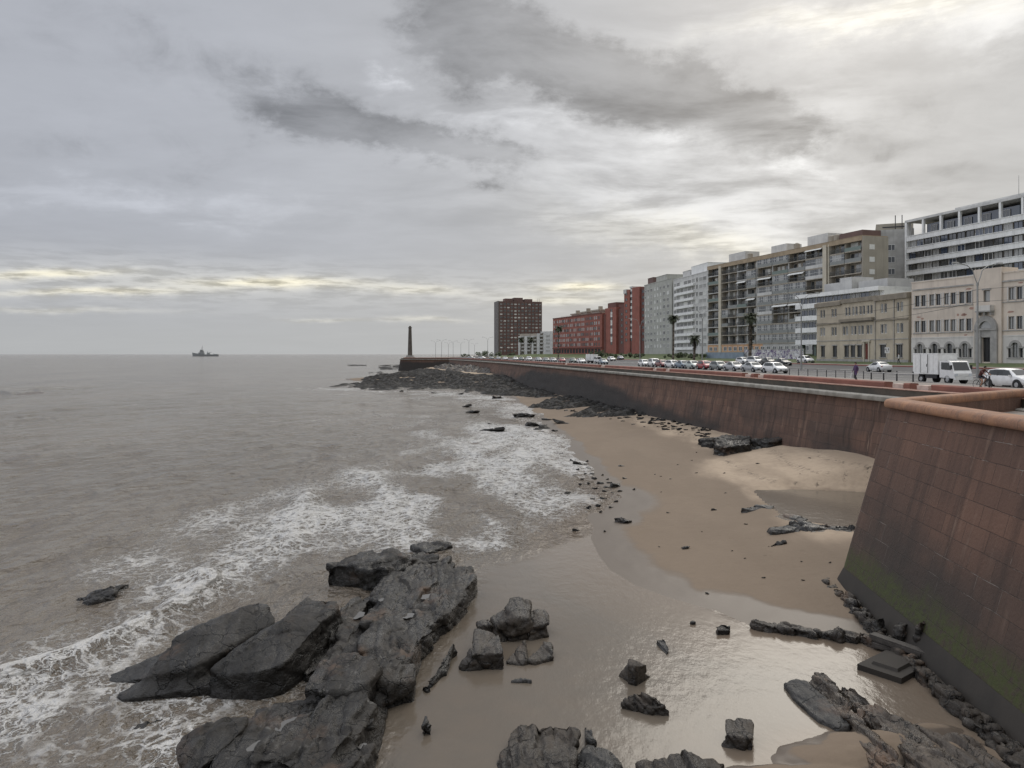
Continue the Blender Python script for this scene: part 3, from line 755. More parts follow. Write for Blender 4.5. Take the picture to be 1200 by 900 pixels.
# ------------------------------------------------------------------ sea wall, parapet, bastion
def sweep(path, prof, name, mats, smooth=True, uvscale=True, closed_prof=False, sharp=None):
    """prof: list of (out, z) offsets; 'out' is to the left of the path direction"""
    pts = [Vector((p[0], p[1], 0)) for p in path]; n = len(pts)
    L = [0.0]
    for i in range(1, n): L.append(L[-1]+(pts[i]-pts[i-1]).length)
    co = []; uv = []
    for i in range(n):
        a = (pts[i]-pts[i-1]).normalized() if i else (pts[1]-pts[0]).normalized()
        b = (pts[i+1]-pts[i]).normalized() if i < n-1 else a
        na = Vector((-a.y, a.x, 0)); nb = Vector((-b.y, b.x, 0))
        nn = (na+nb).normalized(); k = 1/max(.35, nn.dot(na))
        v = 0.0
        for j, (o, z) in enumerate(prof):
            q = pts[i]+nn*(o*k)
            if j: v += math.hypot(prof[j][0]-prof[j-1][0], prof[j][1]-prof[j-1][1])
            co.append((q.x, q.y, z)); uv.append((L[i], v))
    f = grid_faces(n, len(prof))
    me = np_mesh(name, co, f, mats, smooth, uv=uv)
    if sharp: me.set_sharp_from_angle(angle=R(sharp))
    return me
def resample(path, step):
    out = [path[0]]
    for a, b in zip(path, path[1:]):
        L = math.hypot(b[0]-a[0], b[1]-a[1]); k = max(1, int(L/step))
        for i in range(1, k+1): out.append((a[0]+(b[0]-a[0])*i/k, a[1]+(b[1]-a[1])*i/k))
    return out
wp = [p for p in WALLS if p[1] > 30]
wp = [(25.4, 31)]+wp
wp = resample(wp, 3.0)+[(-61, 424), (-62, 445), (-66, 520)]
sea = thing('sea_wall', 'long reddish stone sea wall curving away to the far point', 'sea wall', (0, 0, 0))
# rough face: several rows so it can be roughened
zs = np.linspace(-.8, 6.0, 22); prof = [(.35+1.25*(6.0-z)/6.8, z) for z in zs]
me = sweep(resample(wp, 1.2), prof, 'face', [M['seawall']], True)
n = len(me.vertices); cov = np.empty(n*3, np.float32); me.vertices.foreach_get('co', cov); cov = cov.reshape(-1, 3)
bul = .10*fbm(cov[:, 0]*.35+cov[:, 1]*.35, cov[:, 2]*.9, cov[:, 1]*.2, 4)+.05*fbm(cov[:, 1]*1.3, cov[:, 2]*.25, 3, 3)
cov[:, 0] += bul.astype(np.float32); me.vertices.foreach_set('co', cov.ravel()); me.update()
link_mesh('face', me, sea)
link_mesh('ledge', sweep(wp, [(.30, 6.0), (.72, 6.03), (.76, 6.12), (.74, 6.30), (.66, 6.36), (.0, 6.37)], 'ledge', [M['ledge']], True, sharp=35), sea)
link_mesh('parapet_base', sweep(wp, [(-.02, 6.2), (.02, 6.78), (-.25, 6.79)], 'parapet_base', [M['parapet_dark']], False), sea)
# thin pink slabs on the parapet step
mb = MB(); L = 0
for a, b in zip(wp, wp[1:]):
    if a[1] > 220: break
    dx, dy = b[0]-a[0], b[1]-a[1]; l = math.hypot(dx, dy); ux, uy = dx/l, dy/l; nx, ny = -uy, ux
    for k in range(int(l/1.0)):
        s0 = k*l/int(l/1.0)+.06; s1 = (k+1)*l/int(l/1.0)-.10
        h = 6.83+random.uniform(-.01, .02)
        q = [(a[0]+ux*s0+nx*.07, a[1]+uy*s0+ny*.07), (a[0]+ux*s0-nx*.75, a[1]+uy*s0-ny*.75), (a[0]+ux*s1-nx*.75, a[1]+uy*s1-ny*.75), (a[0]+ux*s1+nx*.07, a[1]+uy*s1+ny*.07)]
        mb.prism(q, 6.785, h)
mb.build('capping_slab', M['pink_slab'], sea)
# low red wall behind, broken by short gaps
def wall_frame(y):
    a = Vector((float(Xw(y-1.5)), y-1.5, 0)); b = Vector((float(Xw(y+1.5)), y+1.5, 0))
    u = (b-a).normalized(); return Vector((float(Xw(y)), y, 0)), u, Vector((u.y, -u.x, 0))     # point, along, inland
gaps = []
for px in (1086, 1056, 895, 880, 785, 770, 708, 665):
    p = land_pt(px, 1.4); gaps.append(p.y)
ys = list(np.linspace(31, 415, 240)); seg = []; cur = []
def gaphit(y): return any(g-.9*max(1, y/90.) < y < g+.9*max(1, y/90.) for g in gaps)
fine_y = np.concatenate([np.arange(31, 120, .3), np.arange(120, 420, 1.0)])
runs = []; cur = []
for y in fine_y:
    if gaphit(y):
        if len(cur) > 1: runs.append(cur)
        cur = []
    else: cur.append(y)
if len(cur) > 1: runs.append(cur)
for r_ in runs:
    r_ = [r_[0]]+r_[1:-1:(6 if r_[0] < 120 else 4)]+[r_[-1]]
    path = [(float(Xw(y)), y) for y in r_]
    me = sweep(path, [(-.95, 6.4), (-.95, 7.10), (-1.02, 7.17), (-1.5, 7.17), (-1.57, 7.10), (-1.57, 6.4)], 'parapet_wall', [M['parapet_red']], False)
    o = link_mesh('parapet_wall', me, sea)
    mb = MB()
    for y in (r_[0], r_[-1]):
        p, u, inn = wall_frame(y)
        mb.quad([p+inn*.95+Vector((0, 0, 6.4)), p+inn*1.57+Vector((0, 0, 6.4)), p+inn*1.57+Vector((0, 0, 7.15)), p+inn*.95+Vector((0, 0, 7.15))])
    mb.build('wall_end', M['parapet_red'], sea)
for i, g in enumerate(gaps):
    p, u, inn = wall_frame(g)
    k = max(1, g/90.)
    mb = MB(); c = p+inn*1.25+u*(-.30*k)
    q = [c-u*.55*k-inn*.25, c+u*.55*k-inn*.25, c+u*.55*k+inn*.3, c-u*.55*k+inn*.3]
    mb.prism([(a.x, a.y) for a in q][::-1], 6.42, 7.08)
    lab = ['pale block in the parapet gap nearest the bastion', 'pale block in the parapet gap by the walking person', 'pale block in the gap right of the parked white hatchback front', 'pale block in the parapet gap below the parked silver cars',
           'right pale block of the pair below the parked white van', 'left pale block of the pair below the parked white van', 'pale block in the parapet gap below the blue grey car', 'pale block in the farthest parapet gap'][i]
    tag(mb.build('concrete_block', M['pale_block']), lab, 'block', 'pale blocks in the parapet gaps')

# --- bastion (a battered masonry platform that juts out on the right)
bast = thing('bastion', 'massive reddish masonry bastion with sloping face and rounded orange coping', 'bastion', (0, 0, 0))
def bpt(z, y):          # seaward face: offset from the view direction grows with height (batter)
    Lp = 10.1+.333*(z-.6)
    return (Lp+.089*y, y)
NEAR = 4.0
zs = np.linspace(-.8, 6.9, 30)
def bast_path(z):
    yA = 29.9+(z-.6)*.1
    A = bpt(z, yA)
    fx = 25.6; fy = 38.3+(z-.6)*.1
    s = [bpt(z, y) for y in np.linspace(NEAR, yA-.5, 40)]
    c = [(A[0]+.05*math.sin(t), A[1]-.5+.5*math.sin(t)) for t in (0,)]
    arc = []
    d1 = Vector((.089, 1)).normalized(); d2 = (Vector((fx, fy))-Vector(A)).normalized()
    for k in range(1, 8):
        u = k/8; p = Vector(A)-d1*.5*(1-u)**2+d2*.5*u*u
        arc.append((p.x, p.y))
    e = [(A[0]+(fx-A[0])*u, A[1]+(fy-A[1])*u) for u in np.linspace(.06, 1, 22)]
    return s+arc+e
grid = [bast_path(z) for z in zs]
nc = len(grid[0]); co = []; uv = []
base = grid[0]; L = [0.0]
for i in range(1, nc): L.append(L[-1]+math.hypot(base[i][0]-base[i-1][0], base[i][1]-base[i-1][1]))
for k, z in enumerate(zs):
    for i in range(nc):
        co.append((grid[k][i][0], grid[k][i][1], z)); uv.append((L[i], z*1.05))
me = np_mesh('wall_face', co, grid_faces(len(zs), nc)[:, ::-1], [M['bastion']], True, uv=uv)
link_mesh('wall_face', me, bast)
top = bast_path(6.9)
rp = [(-.30, 6.90), (.15, 6.90), (.20, 6.93), (.215, 7.02), (.20, 7.13), (.13, 7.205), (.02, 7.235), (-.50, 7.245), (-.60, 7.22), (-.64, 7.15), (-.645, 6.96), (-.60, 6.90)]
cp = sweep(top, rp, 'coping', [M['coping']], True)
link_mesh('coping', cp, bast)
link_mesh('inner_parapet', sweep(top, [(-.60, 6.93), (-.60, 6.2)], 'inner_parapet', [M['bastion']], False), bast)
mb = MB(); mb.quad([(p[0], p[1], 6.25) for p in top]+[(25.6, NEAR, 6.25)]); mb.build('platform', M['paving'], bast)
# coping joints are grooves cut as thin dark strips standing 3 mm proud of the stone
# smooth sloping footing at the base of the face
fpath = [bpt(.5, y) for y in np.linspace(NEAR, 29.6, 40)]
link_mesh('footing', sweep(fpath, [(.52, -.5), (.27, .1), (.13, .42), (-.07, .78)], 'footing', [M['footing']], True), bast)
# ------------------------------------------------------------------ rocks
def hull_into(bm, pts):
    vs = [bm.verts.new(p) for p in pts]
    r = bmesh.ops.convex_hull(bm, input=vs)
    bad = [g for g in r['geom_interior']+r['geom_unused'] if isinstance(g, bmesh.types.BMVert)]
    if bad: bmesh.ops.delete(bm, geom=list(set(bad)), context='VERTS')
def remesh(bm, vox):
    me = bpy.data.meshes.new('tmp'); bm.to_mesh(me); bm.free()
    ob = bpy.data.objects.new('tmp', me); COL.objects.link(ob)
    md = ob.modifiers.new('r', 'REMESH'); md.mode = 'VOXEL'; md.voxel_size = vox
    dg = bpy.context.evaluated_depsgraph_get()
    out = bpy.data.meshes.new_from_object(ob.evaluated_get(dg))
    bpy.data.objects.remove(ob); bpy.data.meshes.remove(me)
    return out
def roughen(me, sdir=(-.1, 1, .05), amp=.16, crack=.10, layer=.06, lay_h=.34, seed=0, csize=1.0, freq=1.0, smooth=0):
    n = len(me.vertices)
    co = np.empty(n*3, np.float32); me.vertices.foreach_get('co', co); co = co.reshape(-1, 3).astype(float)
    no = np.empty(n*3, np.float32); me.vertices.foreach_get('normal', no); no = no.reshape(-1, 3).astype(float)
    s = np.array(sdir, float); s /= np.linalg.norm(s)
    al = co@s
    q = co-np.outer(al, s)*.62                       # features run along the strata
    x, y, z = q[:, 0]*freq+seed*7.7, q[:, 1]*freq+seed*3.1, q[:, 2]*freq
    big = fbm(x*.8, y*.8, z*.8, 3)
    rid = 1-np.abs(fbm(x*1.7+9, y*1.7, z*1.7, 4))*2
    f = fbm(x*4.5, y*4.5, z*4.5, 4)
    wx = .28*fbm(x*1.1+50, y*1.1, z*1.1, 3); wy = .28*fbm(x*1.1, y*1.1+50, z*1.1, 3)
    rv = np.random.default_rng(seed+500).normal(size=(256, 3))
    a1, a2, cid, of = worley((x+wx)/csize*.62, (y+wy)/csize*.62, z/csize*.9, True)
    cr = np.exp(-((a2-a1)/.055)**2)
    b1, b2, cb, ob_ = worley((x+wx*.7)/csize*1.5+4, (y+wy*.7)/csize*1.5, z/csize*1.9, True)
    fac = np.clip((of*rv[cid]).sum(-1), -1, 1)+.5*np.clip((ob_*rv[cb]).sum(-1), -1, 1)
    cr2 = np.exp(-((b2-b1)/.06)**2)
    nrm = np.array([.75, .1, .62]); w = (co@nrm)/lay_h+.8*fbm(x*.6, y*.6, z*.6+3, 3)
    w = w+.9*fbm(x*.25, y*.25, z*.25+9, 2)
    fl = np.floor(w).astype(int); fr = w-fl; h0 = _perm[fl & 255]/255.; h1 = _perm[(fl+1) & 255]/255.; lay = h0+(h1-h0)*sstep(.72, 1.0, fr)-.55*np.exp(-((fr-.72)/.09)**2)
    hsh = ((cid*73) % 97)/97.0-.5
    d = amp*(.45*big+.10*rid+.20*f+.85*fac)-crack*(.8*cr+.35*cr2)+layer*1.5*(lay-.5)+hsh*amp*.45
    co = co+no*d[:, None]
    me.vertices.foreach_set('co', co.astype(np.float32).ravel())
    me.polygons.foreach_set('use_smooth', np.ones(len(me.polygons), bool)); me.update()
def slabs(poly, zr, n, lr, wr, d, seed, tilt):
    """overlapping cracked slabs: long convex blocks lying along the strata, filling an outline"""
    r = np.random.default_rng(seed); pts = [P(px, py, (zr[0]+zr[1])/2) for px, py in poly]; pw = [(p.x, p.y) for p in pts]
    xs = [p[0] for p in pw]; ys = [p[1] for p in pw]; out = []; d = np.array(d, float); d /= np.linalg.norm(d); s = np.array([d[1], -d[0]])
    while len(out) < n:
        c = np.array([r.uniform(min(xs), max(xs)), r.uniform(min(ys), max(ys))])
        if not inside(np.array([c[0]]), np.array([c[1]]), pw)[0]: continue
        L = r.uniform(*lr)/2; W = r.uniform(*wr)/2; rot = r.normal(0, .10); z = r.uniform(*zr); ta = r.normal(0, tilt[0]); tb = r.normal(0, tilt[1])
        dd = d*math.cos(rot)+s*math.sin(rot); ss_ = s*math.cos(rot)-d*math.sin(rot); top = []
        for a, b in ((-1, -.7), (-.75, -1), (.7, -1), (1, -.6), (1, .7), (.7, 1), (-.8, 1), (-1, .6)):
            a *= r.uniform(.8, 1.1); b *= r.uniform(.8, 1.1); q = c+dd*a*L+ss_*b*W
            top.append(Vector((q[0], q[1], z+a*L*tb+b*W*ta-.06*(abs(a) > .95))))
        cx = sum(top, Vector())/len(top)
        out.append(top+[Vector((cx.x+(p.x-cx.x)*1.06, cx.y+(p.y-cx.y)*1.06, -.3)) for p in top])
    return out
def rock(name, label, cat, blocks, vox=.07, mat='rock', group=None, grow=1.10, base=-.45, seed=0, vertical=False, parent=None, extra=(), zs=1.0, **kw):
    bm = bmesh.new(); allp = []
    for e in extra: hull_into(bm, e)
    for b in blocks:
        pts = [P(p[0], p[1], p[2]*zs if p[2] > .3 else p[2]) for p in b]
        c = sum(pts, Vector())/len(pts)
        bs = [Vector((c.x+(p.x-c.x)*grow, c.y+(p.y-c.y)*grow, base)) for p in pts]
        hull_into(bm, pts+bs); allp += pts
    me = remesh(bm, vox)
    roughen(me, seed=seed, **kw)
    c = sum(allp, Vector())/len(allp); c.z = 0
    me.transform(Matrix.Translation(-c)); me.materials.append(M[mat])
    o = link_mesh(name, me, parent, c); me.name = name
    return tag(o, label, cat, group) if label else o

SD = (-.02, 1, 0)
G = 'rocks of the foreground outcrop'
rock('boulder', 'long smooth dark boulder at the seaward tip of the big outcrop', 'rock', [
    [(183,773,.9),(205,751,1.25),(234,733,1.55),(265,720,1.65),(290,714,1.6),(311,709,1.55),(322,729,1.25),(285,745,1.15),(230,780,.95),(165,795,.55)],
    [(134,812,.22),(160,797,.42),(240,787,.55),(300,792,.45),(243,804,.2),(143,822,.10)],
    [(114,797,.12),(165,775,.35),(205,755,.5),(190,790,.3),(135,800,.15)]], .07, 'rock_smooth', G, sdir=(.55, .8, .1), amp=.12, crack=.06, layer=.03, seed=1, zs=.76, csize=2.6, grow=1.06)
rock('boulder', 'broad smooth dark boulder between the seaward tip boulder and the layered strip', 'rock', [
    [(323,728,1.5),(336,715,1.7),(345,720,1.7),(379,727,1.55),(357,751,1.3),(332,777,1.0),(300,787,.9),(252,792,.7),(243,783,.85),(266,767,1.1),(288,749,1.4)],
    [(337,715,1.7),(359,699,1.75),(394,700,1.75),(400,712,1.5),(380,727,1.45),(350,724,1.6)]], .07, 'rock_smooth', G, sdir=(.55, .8, .1), amp=.13, crack=.06, layer=.03, seed=2, zs=.76, csize=2.6, grow=1.05)
rock('rock_block', 'square edged dark block at the far end of the big outcrop', 'rock', [
    [(383,661,1.15),(408,648,1.25),(437,643,1.35),(452,652,1.2),(457,668,1.05),(430,666,1.15)],
    [(440,648,1.3),(459,640,1.45),(472,648,1.35),(490,652,1.0),(476,664,1.0),(455,668,1.0)],
    [(480,648,.9),(496,644,.9),(515,649,.8),(515,657,.7),(490,660,.8)],
    [(482,640,.35),(505,634,.4),(526,636,.3),(530,641,.15),(500,646,.3)]], .08, 'rock', G, sdir=(.8, .5, 0), amp=.10, crack=.10, layer=.05, seed=3, zs=.72, grow=1.03, csize=1.2)
SD = (.15, 1, 0)
rock('rock_ledge', 'long layered strip of dark rock with pale puddles running the length of the outcrop', 'rock', [
    [(470,668,.7),(500,659,.75),(551,668,.65),(552,682,.4),(531,706,.35),(500,700,.6)],
    [(445,686,.4),(490,688,.5),(516,701,.5),(502,734,.5),(470,750,.5),(440,752,.5),(408,752,.35),(404,722,.35)],
    [(514,703,.45),(530,714,.1),(505,753,.05),(488,776,.0),(470,766,.4),(470,750,.5),(498,735,.5)],
    [(372,742,.4),(400,720,.4),(420,742,.5),(395,760,.5),(360,790,.2),(345,785,.15)]], .05, 'rock', G, sdir=SD, amp=.055, crack=.08, layer=.05, lay_h=.22, seed=4, csize=.9, grow=1.03, zs=.72,
    extra=slabs([(462,670),(500,662),(548,670),(530,702),(515,720),(500,742),(482,765),(455,772),(405,768),(400,745),(404,715),(430,690)], (.50, .74), 46, (1.8, 4.6), (.40, .95), (.15, 1), 14, (.10, .04)))
rock('boulder', 'big rounded dark boulder with a shadowed face in the middle front of the outcrop', 'rock', [
    [(357,805,1.3),(374,774,1.45),(403,763,1.5),(437,771,1.45),(448,781,1.35),(433,800,1.25),(427,817,.95),(392,812,1.25)]], .06, 'rock', G, sdir=(.3, 1, 0), amp=.09, crack=.08, layer=.03, seed=5, zs=.76, grow=1.04, csize=1.3)
rock('boulder', 'wedge shaped black boulder at the pool side edge of the outcrop', 'rock', [
    [(441,793,1.05),(460,771,1.25),(473,766,1.15),(487,779,.9),(485,798,.7),(456,802,.85)],
    [(438,812,.55),(452,800,.7),(466,812,.4),(458,822,.15),(440,824,.3)]], .06, 'rock', G, sdir=SD, amp=.09, crack=.07, layer=.03, seed=6, zs=.76, grow=1.05)
rock('rock_ledge', 'wide dark rock shelf at the near end of the outcrop with a pale puddle', 'rock', [
    [(302,829,.75),(339,820,.85),(377,816,.85),(414,828,.8),(432,834,.75),(427,870,.8),(417,915,.8),(400,990,.8),(300,990,.95),(222,925,.9),(258,884,1.0),(297,852,1.0)],
    [(430,832,.65),(453,829,.10),(444,862,.1),(436,905,.08),(428,980,.0),(405,980,.7),(422,870,.7)]], .05, 'rock', G, sdir=(.12, 1, 0), amp=.07, crack=.09, layer=.05, seed=7, csize=1.1, grow=1.03, zs=.75,
    extra=slabs([(300,832),(340,824),(415,832),(425,870),(415,920),(390,990),(300,990),(235,925),(262,888)], (.62, .90), 15, (1.2, 2.6), (.6, 1.3), (.2, 1), 15, (.06, .08)))
rock('boulder', 'smooth round shouldered boulder with a black seaward face at the near left of the outcrop', 'rock', [
    [(208,874,1.0),(213,864,1.15),(240,848,1.35),(265,837,1.3),(291,837,1.15),(285,856,1.1),(262,877,1.1),(235,900,1.0),(215,915,.9)]], .06, 'rock_smooth', G, sdir=(.5, .8, 0), amp=.12, crack=.05, seed=8, zs=.76, grow=1.04, csize=2)
rock('boulder', 'low dark rock awash at the bottom edge of the picture left of the outcrop', 'rock', [[(160,900,.2),(180,892,.35),(206,893,.3),(210,906,.2),(170,915,.2)]], .06, 'rock', None, seed=9, amp=.1)
rock('boulder', 'low rock awash in the waves out to the left of the outcrop', 'rock', [
    [(86,701,.12),(105,688,.42),(130,684,.5),(152,683,.25),(134,696,.3),(105,706,.15)]], .07, 'rock', None, seed=10, sdir=(.8, .4, 0), amp=.14)
rock('boulder', 'nearly drowned dark rock in the foam before the seaward boulder', 'rock', [[(152,852,.05),(172,840,.12),(196,835,.12),(192,846,.05),(165,855,.03)]], .06, 'rock', None, seed=11, amp=.08)

# the cracked group standing in the still pool
GP = 'rocks standing in the still pool'
rock('rock_slab', 'rusty topped square slab of rock in the pool, front left of its cluster', 'rock', [
    [(557,737,.50),(570,739,.52),(585,743,.54),(590,765,.48),(553,767,.45)], [(536,783,.05),(552,757,.55),(556,768,.4),(553,779,.18)]], .04, 'rock_brown', GP, sdir=(.1, 1, 0), amp=.08, crack=.05, seed=12, grow=1.0, layer=.03)
rock('boulder', 'rounded dark block with a black hollow front at the back of the pool cluster', 'rock', [
    [(593,706,.72),(608,703,.75),(620,705,.72),(619,725,.65),(597,727,.65)], [(575,724,.45),(590,712,.62),(598,727,.6),(583,733,.5)], [(558,730,.4),(572,724,.5),(575,732,.45),(560,735,.35)]], .04, 'rock_brown', GP, sdir=(.1, 1, 0), amp=.11, crack=.06, seed=13, grow=1.0)
rock('boulder', 'barrel shaped rock at the right hand end of the pool cluster', 'rock', [[(621,717,.5),(632,714,.56),(642,717,.5),(643,731,.42),(620,735,.42)]], .04, 'rock_brown', GP, amp=.08, crack=.05, seed=14, grow=1.0)
rock('rock_slab', 'low tilted rock slab at the front of the pool cluster beside the open gap', 'rock', [[(592,777,.03),(606,758,.25),(617,747,.38),(619,770,.22),(613,779,.04)]], .035, 'rock_brown', GP, amp=.07, crack=.04, seed=15, grow=1.02)
rock('rock_slab', 'ridged low rock at the front right corner of the pool cluster', 'rock', [[(619,773,.12),(636,752,.32),(647,752,.32),(648,768,.15),(627,777,.05)]], .035, 'rock_brown', GP, amp=.09, crack=.05, layer=.05, seed=16, grow=1.02)
rock('rock_slab', 'thin flat stone barely above the water below the pool cluster', 'rock', [[(597,799,.02),(610,794,.10),(622,796,.09),(622,800,.02)]], .03, 'rock_grey', None, amp=.03, crack=.02, seed=17, layer=.02)
rock('rock_shard', 'narrow sliver of rock between the outcrop and the pool cluster', 'rock', [[(528,756,.35),(532,751,.4),(534,755,.3),(524,786,.15),(512,782,.3)], [(512,781,.25),(520,786,.15),(507,800,.15),(500,797,.2)], [(492,806,.03),(500,800,.2),(506,804,.15),(499,811,.03)]], .04, 'rock', None, sdir=(.25, 1, 0), amp=.08, seed=18, grow=1.05)
rock('boulder', 'small knobbly stone alone in the pool right of the black wedge boulder', 'rock', [[(494,850,.25),(499,838,.35),(503,845,.3),(509,848,.25),(507,858,.1),(496,859,.1)]], .03, 'rock_grey', None, amp=.08, seed=19)
rock('rock_block', 'pyramid shaped stone with one black face standing in the pool', 'rock', [[(737,772,.50),(758,779,.42),(745,781,.55),(736,780,.5)], [(725,791,.02),(737,776,.4),(745,783,.45),(764,793,.0),(741,803,.0)]], .03, 'rock_brown', None, amp=.035, crack=.02, layer=.01, seed=20, grow=1.0)
rock('rock_slab', 'lens shaped striped stone in the pool below the pyramid stone', 'rock', [[(729,824,.12),(742,814,.3),(753,809,.42),(768,814,.42),(778,824,.3),(785,832,.15),(766,836,.06),(745,830,.08)]], .03, 'rock_brown', None, sdir=(.55, -.75, .1), amp=.09, crack=.06, layer=.07, lay_h=.16, seed=21, grow=1.03)
rock('boulder', 'little oval stone in the pool above the pyramid stone', 'rock', [[(768,749,.14),(779,747,.2),(785,760,.14),(781,766,.04),(774,758,.08)]], .03, 'rock_grey', None, amp=.05, seed=22)
rock('rock_block', 'cube shaped dark stone standing in the pool at lower right', 'rock', [[(851,843,.34),(866,841,.36),(884,844,.34),(883,865,.30),(866,864,.28),(849,860,.28)]], .03, 'rock_brown', None, amp=.07, crack=.045, seed=23, grow=1.0)
rock('rock_block', 'small dark block in the pool just off the end of the stone ledge', 'rock', [[(838,733,.22),(845,730,.26),(857,731,.24),(857,738,.18),(840,738,.18)]], .03, 'rock', None, amp=.04, crack=.02, seed=24, grow=1.0)
rock('boulder', 'tiny pebble sized stone in the pool left of the small dark block', 'rock', [[(809,729,.08),(812,727,.1),(815,729,.08),(812,731,.03)]], .025, 'rock', None, amp=.03, crack=.0, seed=25)
rock('rock_slab', 'broad weathered rock rising from the pool at the bottom centre', 'rock', [[(596,857,.25),(606,849,.3),(620,846,.32),(640,848,.32),(664,850,.34),(677,858,.3),(673,888,.35),(668,930,.4),(600,940,.3),(594,885,.2)], [(582,890,.05),(597,872,.15),(604,900,.1),(590,920,.05)]], .045, 'rock_brown', None, amp=.16, crack=.1, seed=26, grow=1.02)
rock('rock_slab', 'low grey rock with a step at the bottom centre, right of the broad weathered rock', 'rock', [[(686,850,.1),(693,856,.22),(698,868,.2),(688,868,.15)], [(676,889,.12),(690,872,.25),(716,879,.25),(727,897,.1),(715,920,.1),(676,915,.1)]], .04, 'rock_grey', None, amp=.10, crack=.06, seed=27)
rock('boulder', 'rough brown boulder cut by the bottom edge of the picture', 'rock', [[(746,896,.1),(762,890,.3),(780,884,.42),(798,879,.45),(825,884,.4),(850,893,.2),(845,930,.2),(760,930,.2)]], .04, 'rock_brown', None, amp=.12, crack=.06, seed=28)
rock('rock_slab', 'smooth grey whale backed rock shining with wet at lower right', 'rock', [[(920,801,.10),(928,797,.16),(944,800,.22),(960,812,.26),(977,828,.25),(996,849,.16),(982,854,.06),(960,843,.08),(935,822,.08)]], .035, 'rock_grey', None, sdir=(.6, -.75, 0), amp=.05, crack=.03, layer=.02, seed=29, grow=1.04, csize=2)
rock('rock_ledge', 'broad slanted sheet of layered wet rock beside the whale backed rock at lower right', 'rock', [
    [(946,797,.14),(956,790,.22),(985,815,.30),(1003,838,.32),(996,850,.16),(968,818,.16)], [(990,835,.24),(1008,836,.34),(1060,895,.36),(1085,950,.32),(1050,950,.12),(1004,862,.10)], [(953,788,.12),(966,785,.18),(980,799,.18),(984,810,.12),(968,801,.12)]],
    .04, 'rock_wet', None, sdir=(.5, -.8, 0), amp=.09, crack=.07, layer=.09, lay_h=.16, seed=30, csize=.7)
rock('rock_ledge', 'outer slanted rock sheet running to the bottom edge past the brown tide water', 'rock', [
    [(984,802,.16),(1000,804,.28),(1026,826,.36),(1050,850,.32),(1020,846,.14),(1000,824,.12)], [(1018,828,.26),(1034,828,.34),(1078,850,.38),(1130,905,.42),(1150,960,.40),(1098,950,.16),(1050,880,.12)]],
    .04, 'rock_wet', None, sdir=(.5, -.8, 0), amp=.09, crack=.07, layer=.09, lay_h=.16, seed=31, csize=.7)
rock('rock_ledge', 'sandy brown rock sheet below the brown tide water at the bottom right corner', 'rock', [
    [(1072,850,.22),(1098,856,.34),(1142,868,.32),(1178,886,.28),(1200,915,.26),(1200,960,.26),(1150,960,.38),(1110,890,.34)]],
    .045, 'rock_wet', None, sdir=(.5, -.8, 0), amp=.09, crack=.07, layer=.09, lay_h=.18, seed=32, csize=.8)
# ruined kerb of stones across the pool, beams, slab and odd pieces at the wall
GK = 'stones of the ruined kerb across the pool'
ks = [((882,737),(905,742),.34,'seaward end stone of the ruined kerb'), ((906,741),(928,745),.26,'dark low stone second from the seaward end of the ruined kerb'), ((929,744),(955,749),.28,'pale topped stone in the middle of the ruined kerb'),
      ((956,747),(982,752),.30,'stone just right of the middle of the ruined kerb'), ((983,750),(1001,755),.34,'flat topped stone of the ruined kerb before its landward block'), ((1002,752),(1026,760),.40,'squared landward block of the ruined kerb beside the dark beams')]
for i, (a, b, h, lab) in enumerate(ks):
    A = P(*a); B = P(*b); d = (B-A).normalized(); nn = Vector((-d.y, d.x, 0))
    bm = bmesh.new(); w = .42
    hull_into(bm, [Vector((q.x, q.y, z)) for z in (-.3, h*.68) for q in (A-d*.06, B+d*.06, B+d*.05+nn*w, A-d*.05+nn*(w*.8))])
    me = remesh(bm, .035); roughen(me, amp=.12, crack=.06, layer=.05, seed=40+i, csize=.6)
    c = (A+B)/2; me.transform(Matrix.Translation(-c)); me.materials.append(M['rock_brown'])
    tag(link_mesh('kerb_stone', me, None, c), lab, 'stone', GK)
M['timber'] = pmat('black_wet_timber', (.035, .03, .026), (.06, .052, .045), 4, .6, .3, 20)
def beam(a, b, w, h, lab, za=.1, zb=.25):
    A = P(*a, za); B = P(*b, zb); c = (A+B)/2; d = B-A; Ln = d.length
    mb = MB(); mb.box(-Ln/2, Ln/2, -w/2, w/2, 0, h); mb.box(-Ln/2+.1, Ln/2-.15, -w/2-.03, -w/2+.001, .03, h-.05)
    o = mb.build('timber_beam', M['timber'], None, c, math.atan2(d.y, d.x)); tag(o, lab, 'beam', 'black timber beams by the bastion')
beam((1022,752), (1088,768), .28, .18, 'upper black timber beam running to the foot of the bastion', .12, .3)
beam((1024,760), (1086,772), .22, .14, 'lower black timber beam lying in the water edge', .0, .12)
def plate(name, px, py, z, w, h, th, rz, tilt, lab, cat='slab', mat='rock'):
    bm = bmesh.new(); hull_into(bm, [Vector((a*w/2, b*th/2, c)) for a, b, c in ((-1, -1, -.3), (1, -.9, -.3), (1, 1, -.3), (-1, 1, -.3), (-.75, -.9, h*.93), (.9, -1, h), (1, .8, h*.9), (-.6, 1, h*.85), (-1, 0, h*.5), (1.08, .2, h*.55))])
    me = remesh(bm, .03); roughen(me, amp=.07, crack=.04, layer=.03, seed=int(px), csize=.5); me.materials.append(M[mat])
    o = link_mesh(name, me, None, P(px, py, z)); o.rotation_euler = (R(tilt), 0, R(rz)); tag(o, lab, cat)
plate('stone_slab', 1087, 767, .1, .66, 1.05, .26, -5, -6, 'black slab standing upright against the foot of the bastion')
plate('stone_slab', 1058, 752, .15, .6, .55, .25, 40, -5, 'squat black slab leaning behind the timber beams')
plate('stone_slab', 1031, 737, .2, .5, .35, .3, 25, -20, 'small dark slab tipped over on the sand by the footing stones')
